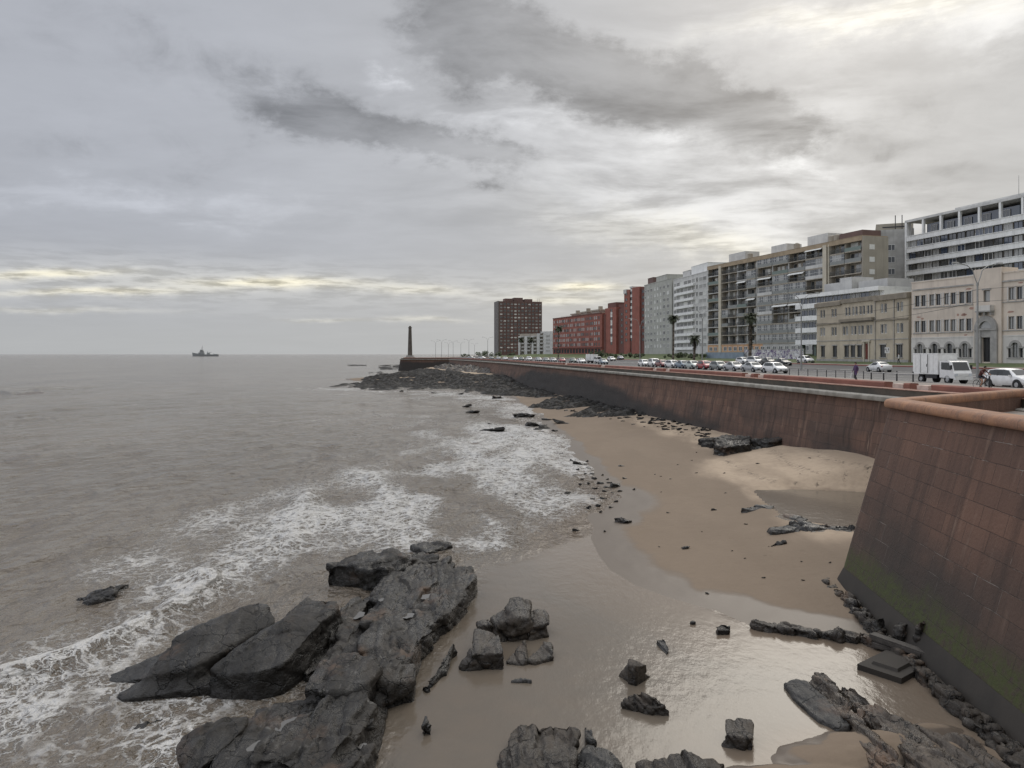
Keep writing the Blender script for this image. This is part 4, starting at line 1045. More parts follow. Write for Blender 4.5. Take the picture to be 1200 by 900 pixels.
mh = thing('manhole_slab', 'square concrete slab with a raised lid in the brown water by the bastion', 'slab', P(1047, 784, .0), R(38))
mb = MB(); mb.prism([(-.85, -.62), (.85, -.62), (.85, .62), (-.85, .62)], -.2, .16); mb.build('slab', M['footing'], mh)
mb = MB(); mb.prism([(-.52, -.38), (.52, -.38), (.52, .38), (-.52, .38)], .16, .24, top=[(-.48, -.34), (.48, -.34), (.48, .34), (-.48, .34)]); mb.build('lid', M['footing'], mh)
# rough footing stones along the bastion (part of it)
k = 0
yy = 8.0
while yy < 30:
    w = random.uniform(.20, .40); x, y = bpt(.0, yy); x -= .36
    bm = bmesh.new(); h = random.uniform(.10, .34)
    hull_into(bm, [Vector((sx*w*.55+random.uniform(-.05, .05), sy*w*.55+random.uniform(-.05, .05), z)) for z in (-.5, h) for sx in (-1, 1) for sy in (-1, 1)])
    me = remesh(bm, .04); roughen(me, amp=.12, crack=.04, seed=60+k, csize=.5); me.materials.append(M['rock_brown'])
    for q in range(1): link_mesh('footing_stone', me, bast, (x+random.uniform(-.08, .08), y, .0))
    yy += w*.62; k += 1

# beach: broken block of masonry, dark ribs round the tide pool
def zrock(name, lab, blocks, **kw):
    return rock(name, lab, 'rock', blocks, **kw)
zrock('rock_block', 'squarish dark rock mass with debris on its top in the middle of the beach', [
    [(836,512,2.05),(850,508,2.2),(878,511,2.15),(880,520,1.9),(850,524,1.7),(838,522,1.7)], [(846,527,1.5),(880,524,1.55),(901,523,1.5),(902,528,1.3),(870,531,1.2)]], vox=.10, mat='rock', seed=33, amp=.18, base=.6, grow=1.0, crack=.12, layer=.12, sdir=(1, .2, 0))
zrock('rock_ledge', 'low dark rock tail left of the debris topped rock mass', [[(818,514,1.45),(838,512,1.6),(836,520,1.4),(822,519,1.3)]], vox=.08, mat='rock_black', seed=34, amp=.15, base=.4, sdir=(1, .1, 0))
zrock('rock_ledge', 'thin dark ledge running from the debris topped rock to the sea wall', [[(880,515,2.0),(905,513,2.2),(936,511,2.4),(938,514,2.2),(900,519,1.9)]], vox=.08, mat='rock', seed=35, amp=.15, base=.8, sdir=(1, .1, 0), grow=1.0)
zrock('rock_ledge', 'long dark rock rib along the lower edge of the tide pool on the sand', [[(900,617,.85),(930,611,1.05),(965,613,1.05),(1000,617,.95),(1000,627,.8),(970,627,.75),(905,623,.75)]], vox=.05, mat='rock_grey', seed=36, amp=.14, base=.2, sdir=(1, .15, 0))
zrock('rock_ledge', 'flat scatter of grey rock at the left end of the tide pool', [[(868,595,.80),(885,590,.95),(908,591,.92),(905,598,.78),(880,598,.72)]], vox=.05, mat='rock_grey', seed=37, amp=.13, base=.2, sdir=(1, .15, 0))
zrock('rock_slab', 'low rock awash in the middle of the tide pool edge', [[(905,603,.85),(925,601,.95),(948,606,.9),(940,612,.8),(915,610,.75)]], vox=.05, mat='rock_grey', seed=38, amp=.1, base=.2, sdir=(1, .15, 0))
zrock('rock_shard', 'short dark stone lying on the sand below the tide pool', [[(902,637,.62),(912,633,.72),(921,634,.7),(918,638,.6),(905,640,.55)]], vox=.04, mat='rock', seed=39, amp=.08, base=.1, sdir=(1, .15, 0))

# small stones strewn at the water's edge and on the sand: each is copied from one of four shapes
protos = []
for i in range(5):
    bm = bmesh.new(); r = np.random.default_rng(80+i)
    hull_into(bm, [Vector((a, b, c)) for a, b, c in (r.normal(size=(16, 3))*[.5, .36, .30])])
    me = remesh(bm, .06); roughen(me, amp=.12, crack=.05, layer=.03, seed=80+i, freq=1.5); me.name = 'shore_stone'; me.materials.append(M['rock_black' if i % 2 else 'rock'])
    protos.append(me)
def stone(px, py, wpx, label, group, z=None, name='shore_stone', flat_=.65, mi=None):
    z0 = 0.0
    for _ in range(4):
        p = P(px, py, z0); z0 = max(0.0, float(sand_z(np.array([p.x]), np.array([p.y]))[0][0]))
    if z is not None: z0 = z; p = P(px, py, z)
    o = link_mesh(name, protos[mi if mi is not None else random.randrange(5)], None, (p.x, p.y, z0+.02))
    s = wpx/F*p.y/1.25
    o.scale = (s*random.uniform(.9, 1.1), s*random.uniform(.8, 1.3), s*flat_*random.uniform(.8, 1.2)); o.rotation_euler = (random.uniform(-.2, .2), random.uniform(-.2, .2), random.uniform(-.6, .6))
    return tag(o, label, 'stone', group)
GS = 'small dark stones along the waterline'
for px, py, w, lab in [(722,570,16,'largest dark stone of the cluster at the waterline in mid beach'), (729,612,17,'lone dark stone at the edge of the glossy wet sand'), (679,545,15,'flat wide dark stone in the shallows at the top of the stone scatter'),
                       (676,552,10,'humped stone just below the flat wide stone in the shallows'), (743,549.5,9,None), (728,546,9,'brown lump alone on the sand right of the stone scatter'), (803,643,8,'small lump of rock alone on the sand halfway to the bastion'),
                       (836,598,6,'tiny lump of rock on the open sand left of the tide pool'), (675,622,9,'single dark stone in the shallow water below the stone scatter'), (606,580,7,'single dark stone in the foam well out from the beach')]:
    if lab: stone(px, py, w, lab, None)
lab = 'small dark stone of the scatter along the waterline'
for px, py, w in [(657,532,7),(690,549,9),(697,561,8),(704,566,12),(711,571,10),(710,577,9),(743,574,5),(708,585,8),(722,588,7),(709,623,4),(690,595,8),(670,540,5),(665,548,5),(685,556,6),(701,593,6),(732,561,5),(665,578,6),
                  (655,525,4),(662,536,4),(668,546,4),(673,558,5),(682,562,4),(690,567,5),(698,573,7),(700,580,5),(715,566,6),(718,578,7),(726,576,5),(716,595,5),(704,600,5),(650,540,4),(645,533,4),(688,541,5),(693,556,5),(680,568,4),(695,585,5),(712,562,5),(706,557,4)]:
    stone(px, py, w, lab, GS)
GF = 'dark rocks off the far end of the beach'
for px, py, w, lb in [(583,505,24,'wide black rock in the surf off the far beach, right of a smaller one'),(569,505,13,'rounded black rock in the surf just left of the wide black rock'),(628,500,30,'wide low rock at the water edge of the far beach'),(612,489,22,'flat dark rock in the surf where the far beach begins'),(582,467,18,'black hump of rock in the surf before the headland'),
                      (553,484,14,None),(548,476,14,None),(649,505,12,None),(660,496,18,'flat rock half sunk in the sand of the far beach'),(640,492,10,None),(574,497,5,None),(622,511,7,None),(634,507,9,None),(700,470,7,None),(540,462,10,None),(510,461,8,None),(470,459,8,None)]:
    stone(px, py, w, lb or 'small dark rock in the shallows off the far beach', GF, flat_=.42)
for k in range(110):
    px = random.uniform(650, 835); py = 472+(px-640)*.17+random.uniform(-6, 8)
    stone(px, py, random.uniform(3, 9), 'dark stone of the rubble along the foot of the sea wall', 'rubble at the foot of the sea wall', flat_=.5)

for k in range(34):
    px = random.uniform(760, 1000); py = random.uniform(525, 700)
    if abs(px-950) < 70 and 565 < py < 635 or px > 1010-(py-560)*.25: continue
    stone(px, py, random.uniform(1.6, 4.0), 'tiny dark stone strewn on the open sand', 'tiny stones on the open sand', flat_=.5)
# rocky platform round the headland: one rough sheet
def shelf(name, polys, zfun, x0, x1, y0, y1, step, mat, lab, seed, thr=0.0, h=1.0, brk=2.5):
    gx, gy = np.meshgrid(np.arange(x0, x1, step), np.arange(y0, y1, step*1.6))
    m = np.full_like(gx, -1e9)
    for poly in polys:
        pp = [P(*p) for p in poly]; m = np.maximum(m, -sd_poly(gx, gy, [(p.x, p.y) for p in pp]))
    m = m+brk*fbm(gx*.12, gy*.08, seed, 4)*h
    a1, a2, cid = worley(gx*.55+fbm(gx*.3, gy*.3, 1, 2), gy*.35, gx*0+seed)
    b1, b2, cid2 = worley(gx*.22, gy*.14+fbm(gx*.1, gy*.1, 1, 2), gx*0+seed+4)
    nz = 1-np.abs(fbm(gx*.16, gy*.09, seed+2, 5))*2
    hh = h*(.55*nz+.55*((cid*37) % 89)/89+.5*((cid2*53) % 71)/71-.9*np.exp(-((a2-a1)/.09)**2)-.5*np.exp(-((b2-b1)/.07)**2))
    base, s = sand_z(gx, gy)
    z = np.maximum(base, -.6)-1.0*h+(1.05*h+hh)*sstep(-1.5, 5.0*h, m)
    f = grid_faces(*gx.shape); mm = m.ravel()
    f = f[mm[f].max(1) > -2]
    me = np_mesh(name, np.stack([gx, gy, z], -1).reshape(-1, 3), f, [M[mat]])
    return tag(link_mesh(name, me), lab, 'rocks', kind='stuff')
shelf('rocky_shore', [[(378, 453.5), (395, 450), (412, 449), (425, 445), (455, 439), (485, 436), (508, 439), (530, 443), (560, 446), (600, 449), (640, 452), (690, 458), (700, 470), (640, 469), (595, 464), (560, 462.5), (520, 456), (478, 457.5), (437, 457.5), (405, 455)]],
      None, -100, 24, 135, 400, .55, 'rock_black', 'jumbled black rocks spread round the foot of the far headland', 3.3, h=.55, brk=5.5)
shelf('rocky_shore', [[(440, 428), (475, 427), (480, 433), (440, 434)], [(405, 427.5), (432, 427), (432, 429), (405, 429)], [(425, 436.5), (455, 435), (455, 437.5), (425, 438)]],
      None, -150, -40, 300, 640, .8, 'rock_black', 'low black reef off the tip of the far headland', 5.1, h=.6)
shelf('rocky_shore', [[(610, 478), (640, 470), (690, 470), (740, 476), (720, 484), (650, 483)], [(655, 490), (700, 480), (760, 480), (815, 490), (835, 500), (800, 504), (740, 497), (690, 494)], [(606, 500), (640, 496), (655, 503), (625, 506)]],
      None, -5, 26, 70, 165, .3, 'rock_black', 'dark broken rock and rubble on the far end of the beach', 8.1, h=.5)
# grassy rubble ramp against the headland wall
shelf('rubble_slope', [[(500, 437), (520, 434), (555, 433), (590, 437), (600, 446), (560, 446), (520, 442)]], None, -42, 2, 195, 400, .7, 'rock_brown', 'tan and mossy rubble piled against the headland wall', 9.4, h=1.5)
# rain water left in the hollows of the outcrop: small level sheets lying in the low spots of their rock
from mathutils.bvhtree import BVHTree
def puddle(lab, px, py, zg, r, up=.03, stretch=1.6, rz=80):
    o = next(q for q in COL.objects if q.get('label', '') == lab)
    bv = BVHTree.FromPolygons([v.co for v in o.data.vertices], [p.vertices for p in o.data.polygons])
    c = P(px, py, zg)-o.location
    hs = []
    for k in range(40):
        a = 6.283*k/40; rr = r*.6*(k % 4)/4
        h = bv.ray_cast(Vector((c.x+rr*math.cos(a), c.y+rr*math.sin(a), 6)), Vector((0, 0, -1)))[0]
        if h: hs.append(h.z)
    if not hs: return
    hs.sort(); z = hs[int(len(hs)*.72)]+up*.4
    pts = []
    for k in range(26):
        a = 6.283*k/26; q = r*(.75+.35*float(perlin(math.cos(a)*1.3+px, math.sin(a)*1.3, py*.1)))
        x_, y_ = q*stretch*math.cos(a), q*math.sin(a); cr, sr = math.cos(R(rz)), math.sin(R(rz))
        pts.append((x_*cr-y_*sr, x_*sr+y_*cr))
    mb = MB(); mb.quad([(p[0], p[1], 0) for p in pts]); mb.build('rain_puddle', M['puddle'], o, (c.x, c.y, z))
m, t, b_ = new_mat('puddle_water'); t.put(b_.inputs['Base Color'], (.12, .115, .108, 1)); b_.inputs['Roughness'].default_value = .05; b_.inputs['IOR'].default_value = 1.333; M['puddle'] = m
LS = 'wide dark rock shelf at the near end of the outcrop with a pale puddle'; LL = 'long layered strip of dark rock with pale puddles running the length of the outcrop'
for a in ((LS, 338, 834, 1.0, .34), (LS, 298, 862, 1.15, .18), (LS, 425, 856, .95, .12), (LL, 502, 692, .9, .30), (LL, 478, 714, .9, .24), (LL, 420, 716, .75, .30), (LL, 448, 700, .85, .15)): puddle(*a)
# ------------------------------------------------------------------ buildings: a local frame per building: x along the front (left to right), y inwards, z up
def frame(name, label, cat, L, Rr, z0, group=None):
    L = Vector((L[0], L[1], 0)); Rv = Vector((Rr[0], Rr[1], 0)); d = Rv-L
    o = thing(name, label, cat, (L.x, L.y, z0), math.atan2(d.y, d.x), group)
    return o, d.length
def wall_open(mb, W, z0, z1, ops, y=0.0, rev=.25, m=0, mr=None, x0=0.0):
    """front wall in the plane y with rectangular openings (xa,xb,za,zb) and their reveals"""
    mr = m if mr is None else mr
    xs = sorted(set([x0, W]+[v for o in ops for v in (o[0], o[1])])); zs = sorted(set([z0, z1]+[v for o in ops for v in (o[2], o[3])]))
    xs = [v for v in xs if x0 <= v <= W]; zs = [v for v in zs if z0 <= v <= z1]
    for zi in range(len(zs)-1):
        run = None
        for xi in range(len(xs)):
            hole = True
            if xi < len(xs)-1:
                cx = (xs[xi]+xs[xi+1])/2; cz = (zs[zi]+zs[zi+1])/2
                hole = any(o[0] < cx < o[1] and o[2] < cz < o[3] for o in ops)
            if not hole and run is None: run = xs[xi]
            if hole and run is not None:
                a, b = run, xs[xi]; run = None
                mb.quad([(a, y, zs[zi]), (b, y, zs[zi]), (b, y, zs[zi+1]), (a, y, zs[zi+1])], m)
    for a, b, c, d in ops:
        r = y+rev
        mb.quad([(a, y, c), (a, r, c), (a, r, d), (a, y, d)], mr); mb.quad([(b, y, c), (b, y, d), (b, r, d), (b, r, c)], mr)
        mb.quad([(a, y, c), (b, y, c), (b, r, c), (a, r, c)], mr); mb.quad([(a, y, d), (a, r, d), (b, r, d), (b, y, d)], mr)
def shell(mb, W, D, z0, z1, m=0, y0=0.0, x0=0.0):
    """sides, back and roof of a block whose front is built separately"""
    mb.quad([(x0, y0, z0), (x0, y0, z1), (x0, D, z1), (x0, D, z0)], m); mb.quad([(W, y0, z0), (W, D, z0), (W, D, z1), (W, y0, z1)], m)
    mb.quad([(x0, D, z0), (x0, D, z1), (W, D, z1), (W, D, z0)], m); mb.quad([(x0, y0, z1), (W, y0, z1), (W, D, z1), (x0, D, z1)], m)
_wc = {}
def window(root, x, z, w, h, y=.2, style='dark', fr='white_frame', bars=1, sub=True, name='window'):
    """a window part (frame) with its pane as a sub-part; the meshes are shared by equal windows"""
    k = (round(w, 3), round(h, 3), fr, bars)
    if k not in _wc:
        f = MB(); t = .07
        f.box(-w/2, w/2, -.05, .05, 0, t); f.box(-w/2, w/2, -.05, .05, h-t, h); f.box(-w/2, -w/2+t, -.05, .05, t, h-t); f.box(w/2-t, w/2, -.05, .05, t, h-t)
        for i in range(bars):
            xx = -w/2+(i+1)*w/(bars+1); f.box(xx-.03, xx+.03, -.04, .04, t, h-t)
        _wc[k] = f.mesh(name, M[fr])
    o = link_mesh(name, _wc[k], root, (x, y, z))
    kp = ('pane', round(w, 3), round(h, 3))
    if kp not in _wc:
        p = MB(); p.quad([(-w/2+.02, .02, .02), (w/2-.02, .02, .02), (w/2-.02, .02, h-.02), (-w/2+.02, .02, h-.02)]); _wc[kp] = p.mesh('pane', M['glass'])
    pm = {'dark': 'glass', 'blue': 'glass_blue', 'curtain': 'glass_curtain', 'blind': 'blind'}[style]
    pn = link_mesh('pane', _wc[kp], o)
    pn.material_slots[0].link = 'OBJECT'; pn.material_slots[0].material = M[pm]
    return o
def pick(*w):
    r = random.random()*sum(a for a, _ in w)
    for a, b in w:
        r -= a
        if r <= 0: return b
    return w[-1][1]
class Many:
    """parts of one kind on one building: the first 100 (nearest) stay objects, the rest becomes one part"""
    def __init__(s, root, name): s.root = root; s.name = name; s.items = []
    def add(s, me, loc): s.items.append((me, Vector(loc)))
    def done(s):
        mw = Matrix.Translation(s.root.location)@Matrix.Rotation(s.root.rotation_euler.z, 4, 'Z')
        s.items.sort(key=lambda it: ((mw@it[1])-Vector((0, 0, CAMZ))).length)
        for me, loc in s.items[:100]: link_mesh(s.name, me, s.root, loc)
        rest = s.items[100:]
        if rest:
            bm = bmesh.new(); mats = []
            for me, loc in rest:
                t = me.copy(); t.transform(Matrix.Translation(loc))
                idx = []
                for m in me.materials:
                    if m not in mats: mats.append(m)
                    idx.append(mats.index(m))
                mi = np.empty(len(t.polygons), np.int32); t.polygons.foreach_get('material_index', mi)
                t.polygons.foreach_set('material_index', np.array(idx, np.int32)[mi]); bm.from_mesh(t); bpy.data.meshes.remove(t)
            me = bpy.data.meshes.new(s.name); bm.to_mesh(me); bm.free()
            for m in mats: me.materials.append(m)
            o = link_mesh(s.name, me, s.root); o['kind'] = 'stuff'
def flatwin(w, h, frame_m, glass_m, bars=1, sill=True, d=.06):
    """one-mesh window for far buildings: frame, glass"""
    m = MB(); t = .09
    m.quad([(-w/2, .02, 0), (w/2, .02, 0), (w/2, .02, h), (-w/2, .02, h)], 1)
    m.box(-w/2, w/2, -d, .01, 0, t); m.box(-w/2, w/2, -d, .01, h-t, h); m.box(-w/2, -w/2+t, -d, .01, t, h-t); m.box(w/2-t, w/2, -d, .01, t, h-t)
    for i in range(bars):
        xx = -w/2+(i+1)*w/(bars+1); m.box(xx-.04, xx+.04, -d, .01, t, h-t)
    return m.mesh('window', [M[frame_m], M[glass_m]])

# --- 1. beige institution with arched ground floor windows and a portal
b, W = frame('institution_building', 'three storey pinkish beige building with arched ground floor windows and a grand arched portal', 'building', (66.6, 128), (78.9, 90), 7.5)
W = 40.0; H = 13.3; D = 22
pairs = [1.8, 4.7, 7.5, 10.3, 18.6, 21.6, 24.6, 27.6, 30.6, 33.6, 36.6]
ops = []; arch = []
for s in pairs:
    for dx in (-.62, .62):
        ops.append((s+dx-.45, s+dx+.45, 9.35, 11.15)); ops.append((s+dx-.45, s+dx+.45, 5.1, 6.95))
    ops += [(s-1.15, s-.62, 1.0, 2.35), (s+.62, s+1.15, 1.0, 2.35), (s-.5, s+.5, 1.0, 3.2)]
ops.append((14.2-.55, 14.2+.55, 9.3, 11.0)); ops.append((14.2-.75, 14.2+.75, .35, 4.0)); 
up = [o for o in ops if o[2] > 4.05]; lo = [o for o in ops if o[2] <= 4.05]
mb = MB(); wall_open(mb, W, 4.05, H, up, 0, .3); shell(mb, W, D, 0, H); mb.build('upper_wall', M['beige'], b)
mb = MB(); wall_open(mb, W, -1.0, 4.05, lo, -.06, .36); mb.box(0, W, -.10, .0, 4.05, 4.25); mb.build('ground_floor_wall', M['beige_low'], b)
mb = MB()
for z in (9.0, 4.85): mb.box(.3, 11.7, -.12, .002, z, z+.14); mb.box(16.6, W, -.12, .002, z, z+.14)
mb.box(.3, 11.9, -.16, .002, 12.0, 12.22); mb.box(16.6, W, -.16, .002, 12.0, 12.22)
mb.build('string_course', M['stone_grey'], b)
mb = MB(); mb.box(-.05, 12.0, -.08, .5, H, H+.18); mb.box(16.6, W, -.08, .5, H, H+.18); mb.build('roof_parapet', M['beige'], b)
mb = MB(); mb.box(12.0, 16.6, -.25, 1.2, 4.3, H+1.0); 
mbw = MB(); wall_open(mbw, 16.6, -1, H+.95, [o for o in ops if 13 < o[0] < 15], -.28, .5, x0=12.0); shell(mbw, 16.6, 3, -1, H+.95, 0, -.28, 12.0); mbw.build('portal_bay', M['beige'], b)
mb = MB()                                   # portal: jambs, arch, tympanum, balcony
for i in range(24):
    a0 = math.pi*i/24; a1 = math.pi*(i+1)/24; c = (14.2, 5.35)
    q = [(c[0]-r*math.cos(a), c[1]+r*math.sin(a)) for a, r in ((a0, 1.05), (a0, 1.85), (a1, 1.85), (a1, 1.05))]
    mb.extr(q, -.62, -.285)
mb.box(12.35, 13.4, -.55, -.285, -.9, 5.3); mb.box(15.0, 16.05, -.55, -.285, -.9, 5.3); mb.box(12.3, 16.1, -.66, -.29, 5.05, 5.33); mb.box(13.4, 15.0, -.45, -.285, 4.0, 5.05)
mb.build('portal', M['stone_grey'], b)
mb = MB(); mb.box(12.9, 15.5, -1.1, -.285, 7.75, 7.95)
for xa in (13.0, 14.0, 15.1): mb.box(xa, xa+.32, -.8, -.285, 7.3, 7.752)
mb.build('balcony_slab', M['stone_grey'], b)
mb = MB(); mb.box(13.45, 14.95, -.36, -.285, 11.05, 11.3); mb.build('window_ledge', M['stone_grey'], b)
mb = MB(); mb.extr([(14.2-1.0*math.cos(math.pi*i/16), 5.36+1.0*math.sin(math.pi*i/16)) for i in range(17)], -.36, -.284); mb.build('fanlight', M['glass_curtain'], b)
mb = MB(); mb.box(13.45, 14.95, .1, .2, .35, 4.0); mb.box(13.5, 14.15, .05, .1, .5, 3.8); mb.box(14.25, 14.9, .05, .1, .5, 3.8); mb.build('door', M['black'], b)
mb = MB(); mb.box(12.95, 15.45, -1.08, -1.02, 7.95, 8.75); mb.box(12.95, 13.0, -1.08, -.3, 7.95, 8.75); mb.box(15.4, 15.45, -1.08, -.3, 7.95, 8.75); mb.build('balcony_front', M['beige_low'], b)
hood = None
for s in pairs:
    for dx in (-.62, .62):
        window(b, s+dx, 9.35, .9, 1.8, .2, pick((5, 'dark'), (2, 'curtain')), 'dark_frame', 1); window(b, s+dx, 5.1, .9, 1.85, .2, pick((4, 'dark'), (3, 'curtain')), 'dark_frame', 1)
    window(b, s-.885, 1.0, .53, 1.35, .2, 'dark', 'dark_frame', 0); window(b, s+.885, 1.0, .53, 1.35, .2, 'dark', 'dark_frame', 0); window(b, s, 1.0, 1.0, 2.2, .2, pick((3, 'dark'), (2, 'curtain')), 'dark_frame', 1)
    if hood is None:
        mb = MB()
        for i in range(12):
            a0 = math.pi*i/12; a1 = math.pi*(i+1)/12
            mb.extr([(-r*math.cos(a), 2.55+r*math.sin(a)) for a, r in ((a0, .62), (a0, .98), (a1, .98), (a1, .62))], -.16, -.062)
            mb.extr([(-.62*math.cos(a0), 2.55+.62*math.sin(a0)), (-.62*math.cos(a1), 2.55+.62*math.sin(a1)), (-.5 if i < 6 else .5, 3.2)], -.13, -.062)
        for sx in (-1, 1): mb.box(min(sx*.5, sx*.64), max(sx*.5, sx*.64), -.14, -.062, .9, 2.55); mb.box(min(sx*.64, sx*1.3), max(sx*.64, sx*1.3), -.16, -.062, 2.36, 2.6)
        mb.box(-1.3, 1.3, -.16, -.062, .82, .97)
        hood = mb.mesh('window_surround', M['stone_grey'])
    link_mesh('window_surround', hood, b, (s, 0, 0))
window(b, 14.2, 9.3, 1.1, 1.7, .0, 'curtain', 'dark_frame', 0)
for s in pairs[:8]:
    for dx, w in ((-1.2, .18), (0, .22), (1.2, .18)):
        for z0, z1 in ((9.2, 11.3), (5.0, 7.05)):
            mb = MB(); mb.box(s+dx-w/2, s+dx+w/2, -.07, .002, z0, z1); mb.build('pilaster', M['beige_low'], b)
M['peel'] = pmat('peeled_plaster', (.40, .25, .20), None, 2, .9)
for k in range(26):
    s = random.uniform(.6, 30); z = random.choice((4.45, 7.6, 8.2, 8.5, 11.5, 11.7, 7.3)); 
    if 11.8 < s < 16.8: continue
    n = 9; w = random.uniform(.25, .8); h = random.uniform(.12, .3)
    mb = MB(); pts = [(s+w*math.cos(6.283*i/n)*random.uniform(.6, 1), z+h*math.sin(6.283*i/n)*random.uniform(.6, 1)) for i in range(n)]
    mb.extr(pts, -.012, -.003); mb.build('plaster_patch', M['peel'], b)

# --- 2. tan three storey building
b, W = frame('tan_building', 'three storey tan building with dark cornices and a red door', 'building', (62.3, 157), (66.4, 128.6), 7.55)
H = 11.9; D = 14
g = [(2.3, 1.5), (6.6, 1.5), (10.6, 1.5), (12.7, 1.5), (14.8, 1.5), (21.8, 1.7), (26.3, 1.7)]
f1 = [2.2, 6.3, 10.2, 12.9, 15.2, 17.8, 22.0, 26.4]; f2 = [2.2, 6.3, 11.0, 13.3, 15.6, 17.9, 22.0, 26.4]
ops = [(s-w/2, s+w/2, .9, 3.1) for s, w in g]+[(17.1-.6, 17.1+.6, .1, 3.4)]
ops += [(s+dx-.42, s+dx+.42, 5.1, 6.75) for s in f1 for dx in (-.5, .5)]+[(s+dx-.38, s+dx+.38, 8.75, 10.35) for s in f2 for dx in (-.5, .5)]
mb = MB(); wall_open(mb, W, -1, H, ops, 0, .28); shell(mb, W, D, -1, H); mb.build('wall', M['tan'], b)
mb = MB(); mb.box(-.3, 9.0, -.40, .8, H-1.0, H-.2); mb.box(9.0, 19.6, -.30, .8, H-.75, H+.05); mb.box(19.6, W+.1, -.42, .8, H-1.0, H-.1)
mb.box(-.1, W, -.22, .002, 7.35, 7.6); mb.box(9.0, 19.5, -.7, .002, 7.6, 8.1); mb.build('cornice', M['tan_dark'], b)
mb = MB(); mb.box(0, W, -.08, .002, 4.0, 4.14); mb.box(0, W, -.1, .002, -1, .5); mb.build('string_course', M['stone_grey'], b)
mb = MB(); mb.box(16.2, 16.5, -.2, .002, -.5, 3.7); mb.box(17.7, 18.0, -.2, .002, -.5, 3.7); mb.box(15.9, 18.3, -.3, .002, 3.7, 4.0); mb.build('door_surround', M['cream'], b)
mb = MB(); mb.box(16.5, 17.7, .12, .22, -.4, 3.4); mb.box(16.6, 17.05, .08, .12, .1, 3.1); mb.box(17.15, 17.6, .08, .12, .1, 3.1); mb.build('door', M['door_red'], b)
for s, w in g: window(b, s, .9, w, 2.2, .18, pick((3, 'dark'), (1, 'curtain')), 'dark_frame', 2)
for s in f1:
    for dx in (-.5, .5): window(b, s+dx, 5.1, .84, 1.65, .18, pick((3, 'dark'), (2, 'curtain')), 'white_frame', 0)
for s in f2:
    for dx in (-.5, .5): window(b, s+dx, 8.75, .76, 1.6, .18, pick((3, 'dark'), (2, 'curtain')), 'white_frame', 0)
mb = MB()
for s in (19.7, 25.0): mb.tube((s, -.12, .2), (s, -.12, H-1), .07, .07, 6)
mb.build('downpipe', M['stone_grey'], b)
mb = MB()
for s, w in g: mb.box(s-w/2-.15, s+w/2+.15, -.14, .002, .75, .9); mb.box(s-w/2-.15, s+w/2+.15, -.14, .002, 3.1, 3.3)
mb.build('window_ledge', M['stone_grey'], b)

# --- 3. white modern block with balconies on its end
b, W = frame('white_building', 'white modern block with band balconies and an open ground floor behind the tan building', 'building', (71.0, 190), (78.5, 163), 8.3)
H = 15.2; D = 18
mb = MB(); mb.box(0, W, .6, D, 3.0, H); mb.box(-.3, W, -.9, D, H-.9, H); mb.build('wall', M['white'], b)
for i in range(4):
    z = 3.0+i*2.9
    mb = MB(); mb.box(-.2, W, -1.0, .6, z, z+.2); mb.box(-.2, W, -1.0, -.85, z+.2, z+1.15); mb.box(-.2, -.05, -1.0, .6, z+.2, z+1.15); mb.build('balcony', M['white'], b)
    for k in range(9):
        window(b, 1.4+k*3.0, z+.25, 2.6, 2.35, .5, pick((4, 'blue'), (1, 'curtain')), 'metal_grey', 1)
mb = MB()
for k in range(6): mb.box(.6+k*4.9, 1.3+k*4.9, .2, .9, -1, 3.0)
mb.build('pillar', M['rail_green'], b)
mb = MB(); mb.box(.5, W, 3.5, D, -1, 3.0); mb.build('ground_floor_wall', M['dark_frame'], b)
mb = MB(); mb.box(3, 9, 5, 12, H, H+2.6); mb.box(10, 14, 4, 10, H, H+3.4); mb.box(15, 24, 5, 12, H, H+2.2); mb.build('roof_hut', M['concrete_l'], b)

# --- 4. hotel with white bands and a framed roof terrace
b, W = frame('hotel_building', 'tall white banded modern block with a framed roof terrace at the right edge', 'building', (102.7, 200), (114.3, 156.7), 9.0)
W = 46.0; top = 30.6; D = 20
mb = MB(); mb.box(0, W, 1.0, D, -1, top); mb.build('core', M['conc_brown'], b)
for i in range(8):
    z1 = top-i*3.0; z0 = z1-1.3
    mb = MB(); mb.box(0, W, 0, 1.1, z0, z1); mb.box(-.12, W, -.12, -.003, z1-.12, z1+.02); mb.build('white_band', M['white'], b)
    if i < 6:
        for k in range(18):
            window(b, .9+k*2.55+.45, z0-1.68, 2.2, 1.66, .7, pick((3, 'dark'), (2, 'blue'), (2, 'curtain')), pick((2, 'white_frame'), (2, 'dark_frame')), 1)
mb = MB(); mb.box(-.4, W, -.15, D, 34.2, 34.8); mb.build('roof_slab', M['concrete_l'], b)
for k in range(9):
    mb = MB(); mb.box(-.3+k*5.6, .25+k*5.6, -.1, .5, top, 34.2); mb.build('terrace_column', M['white'], b)
mb = MB(); mb.box(-.4, 0, -.15, 1.5, -1, 34.2); mb.build('end_fin', M['white'], b)
mb = MB(); mb.box(3.5, W, 3.2, D, top, 33.4); mb.build('penthouse_wall', M['glass_blue'], b)
for k in range(8): window(b, 6+k*5.2, top+.1, 2.0, 2.2, 3.05, pick((2, 'dark'), (1, 'curtain')), 'white_frame', 1)
mb = MB(); mb.box(12, W, 3.5, D, 34.8, 36.0); mb.build('roof_parapet', M['concrete_l'], b)
mb = MB(); mb.tube((30, 3, 35), (30, 3, 40), .07, .04, 5); mb.build('antenna', M['metal_grey'], b)

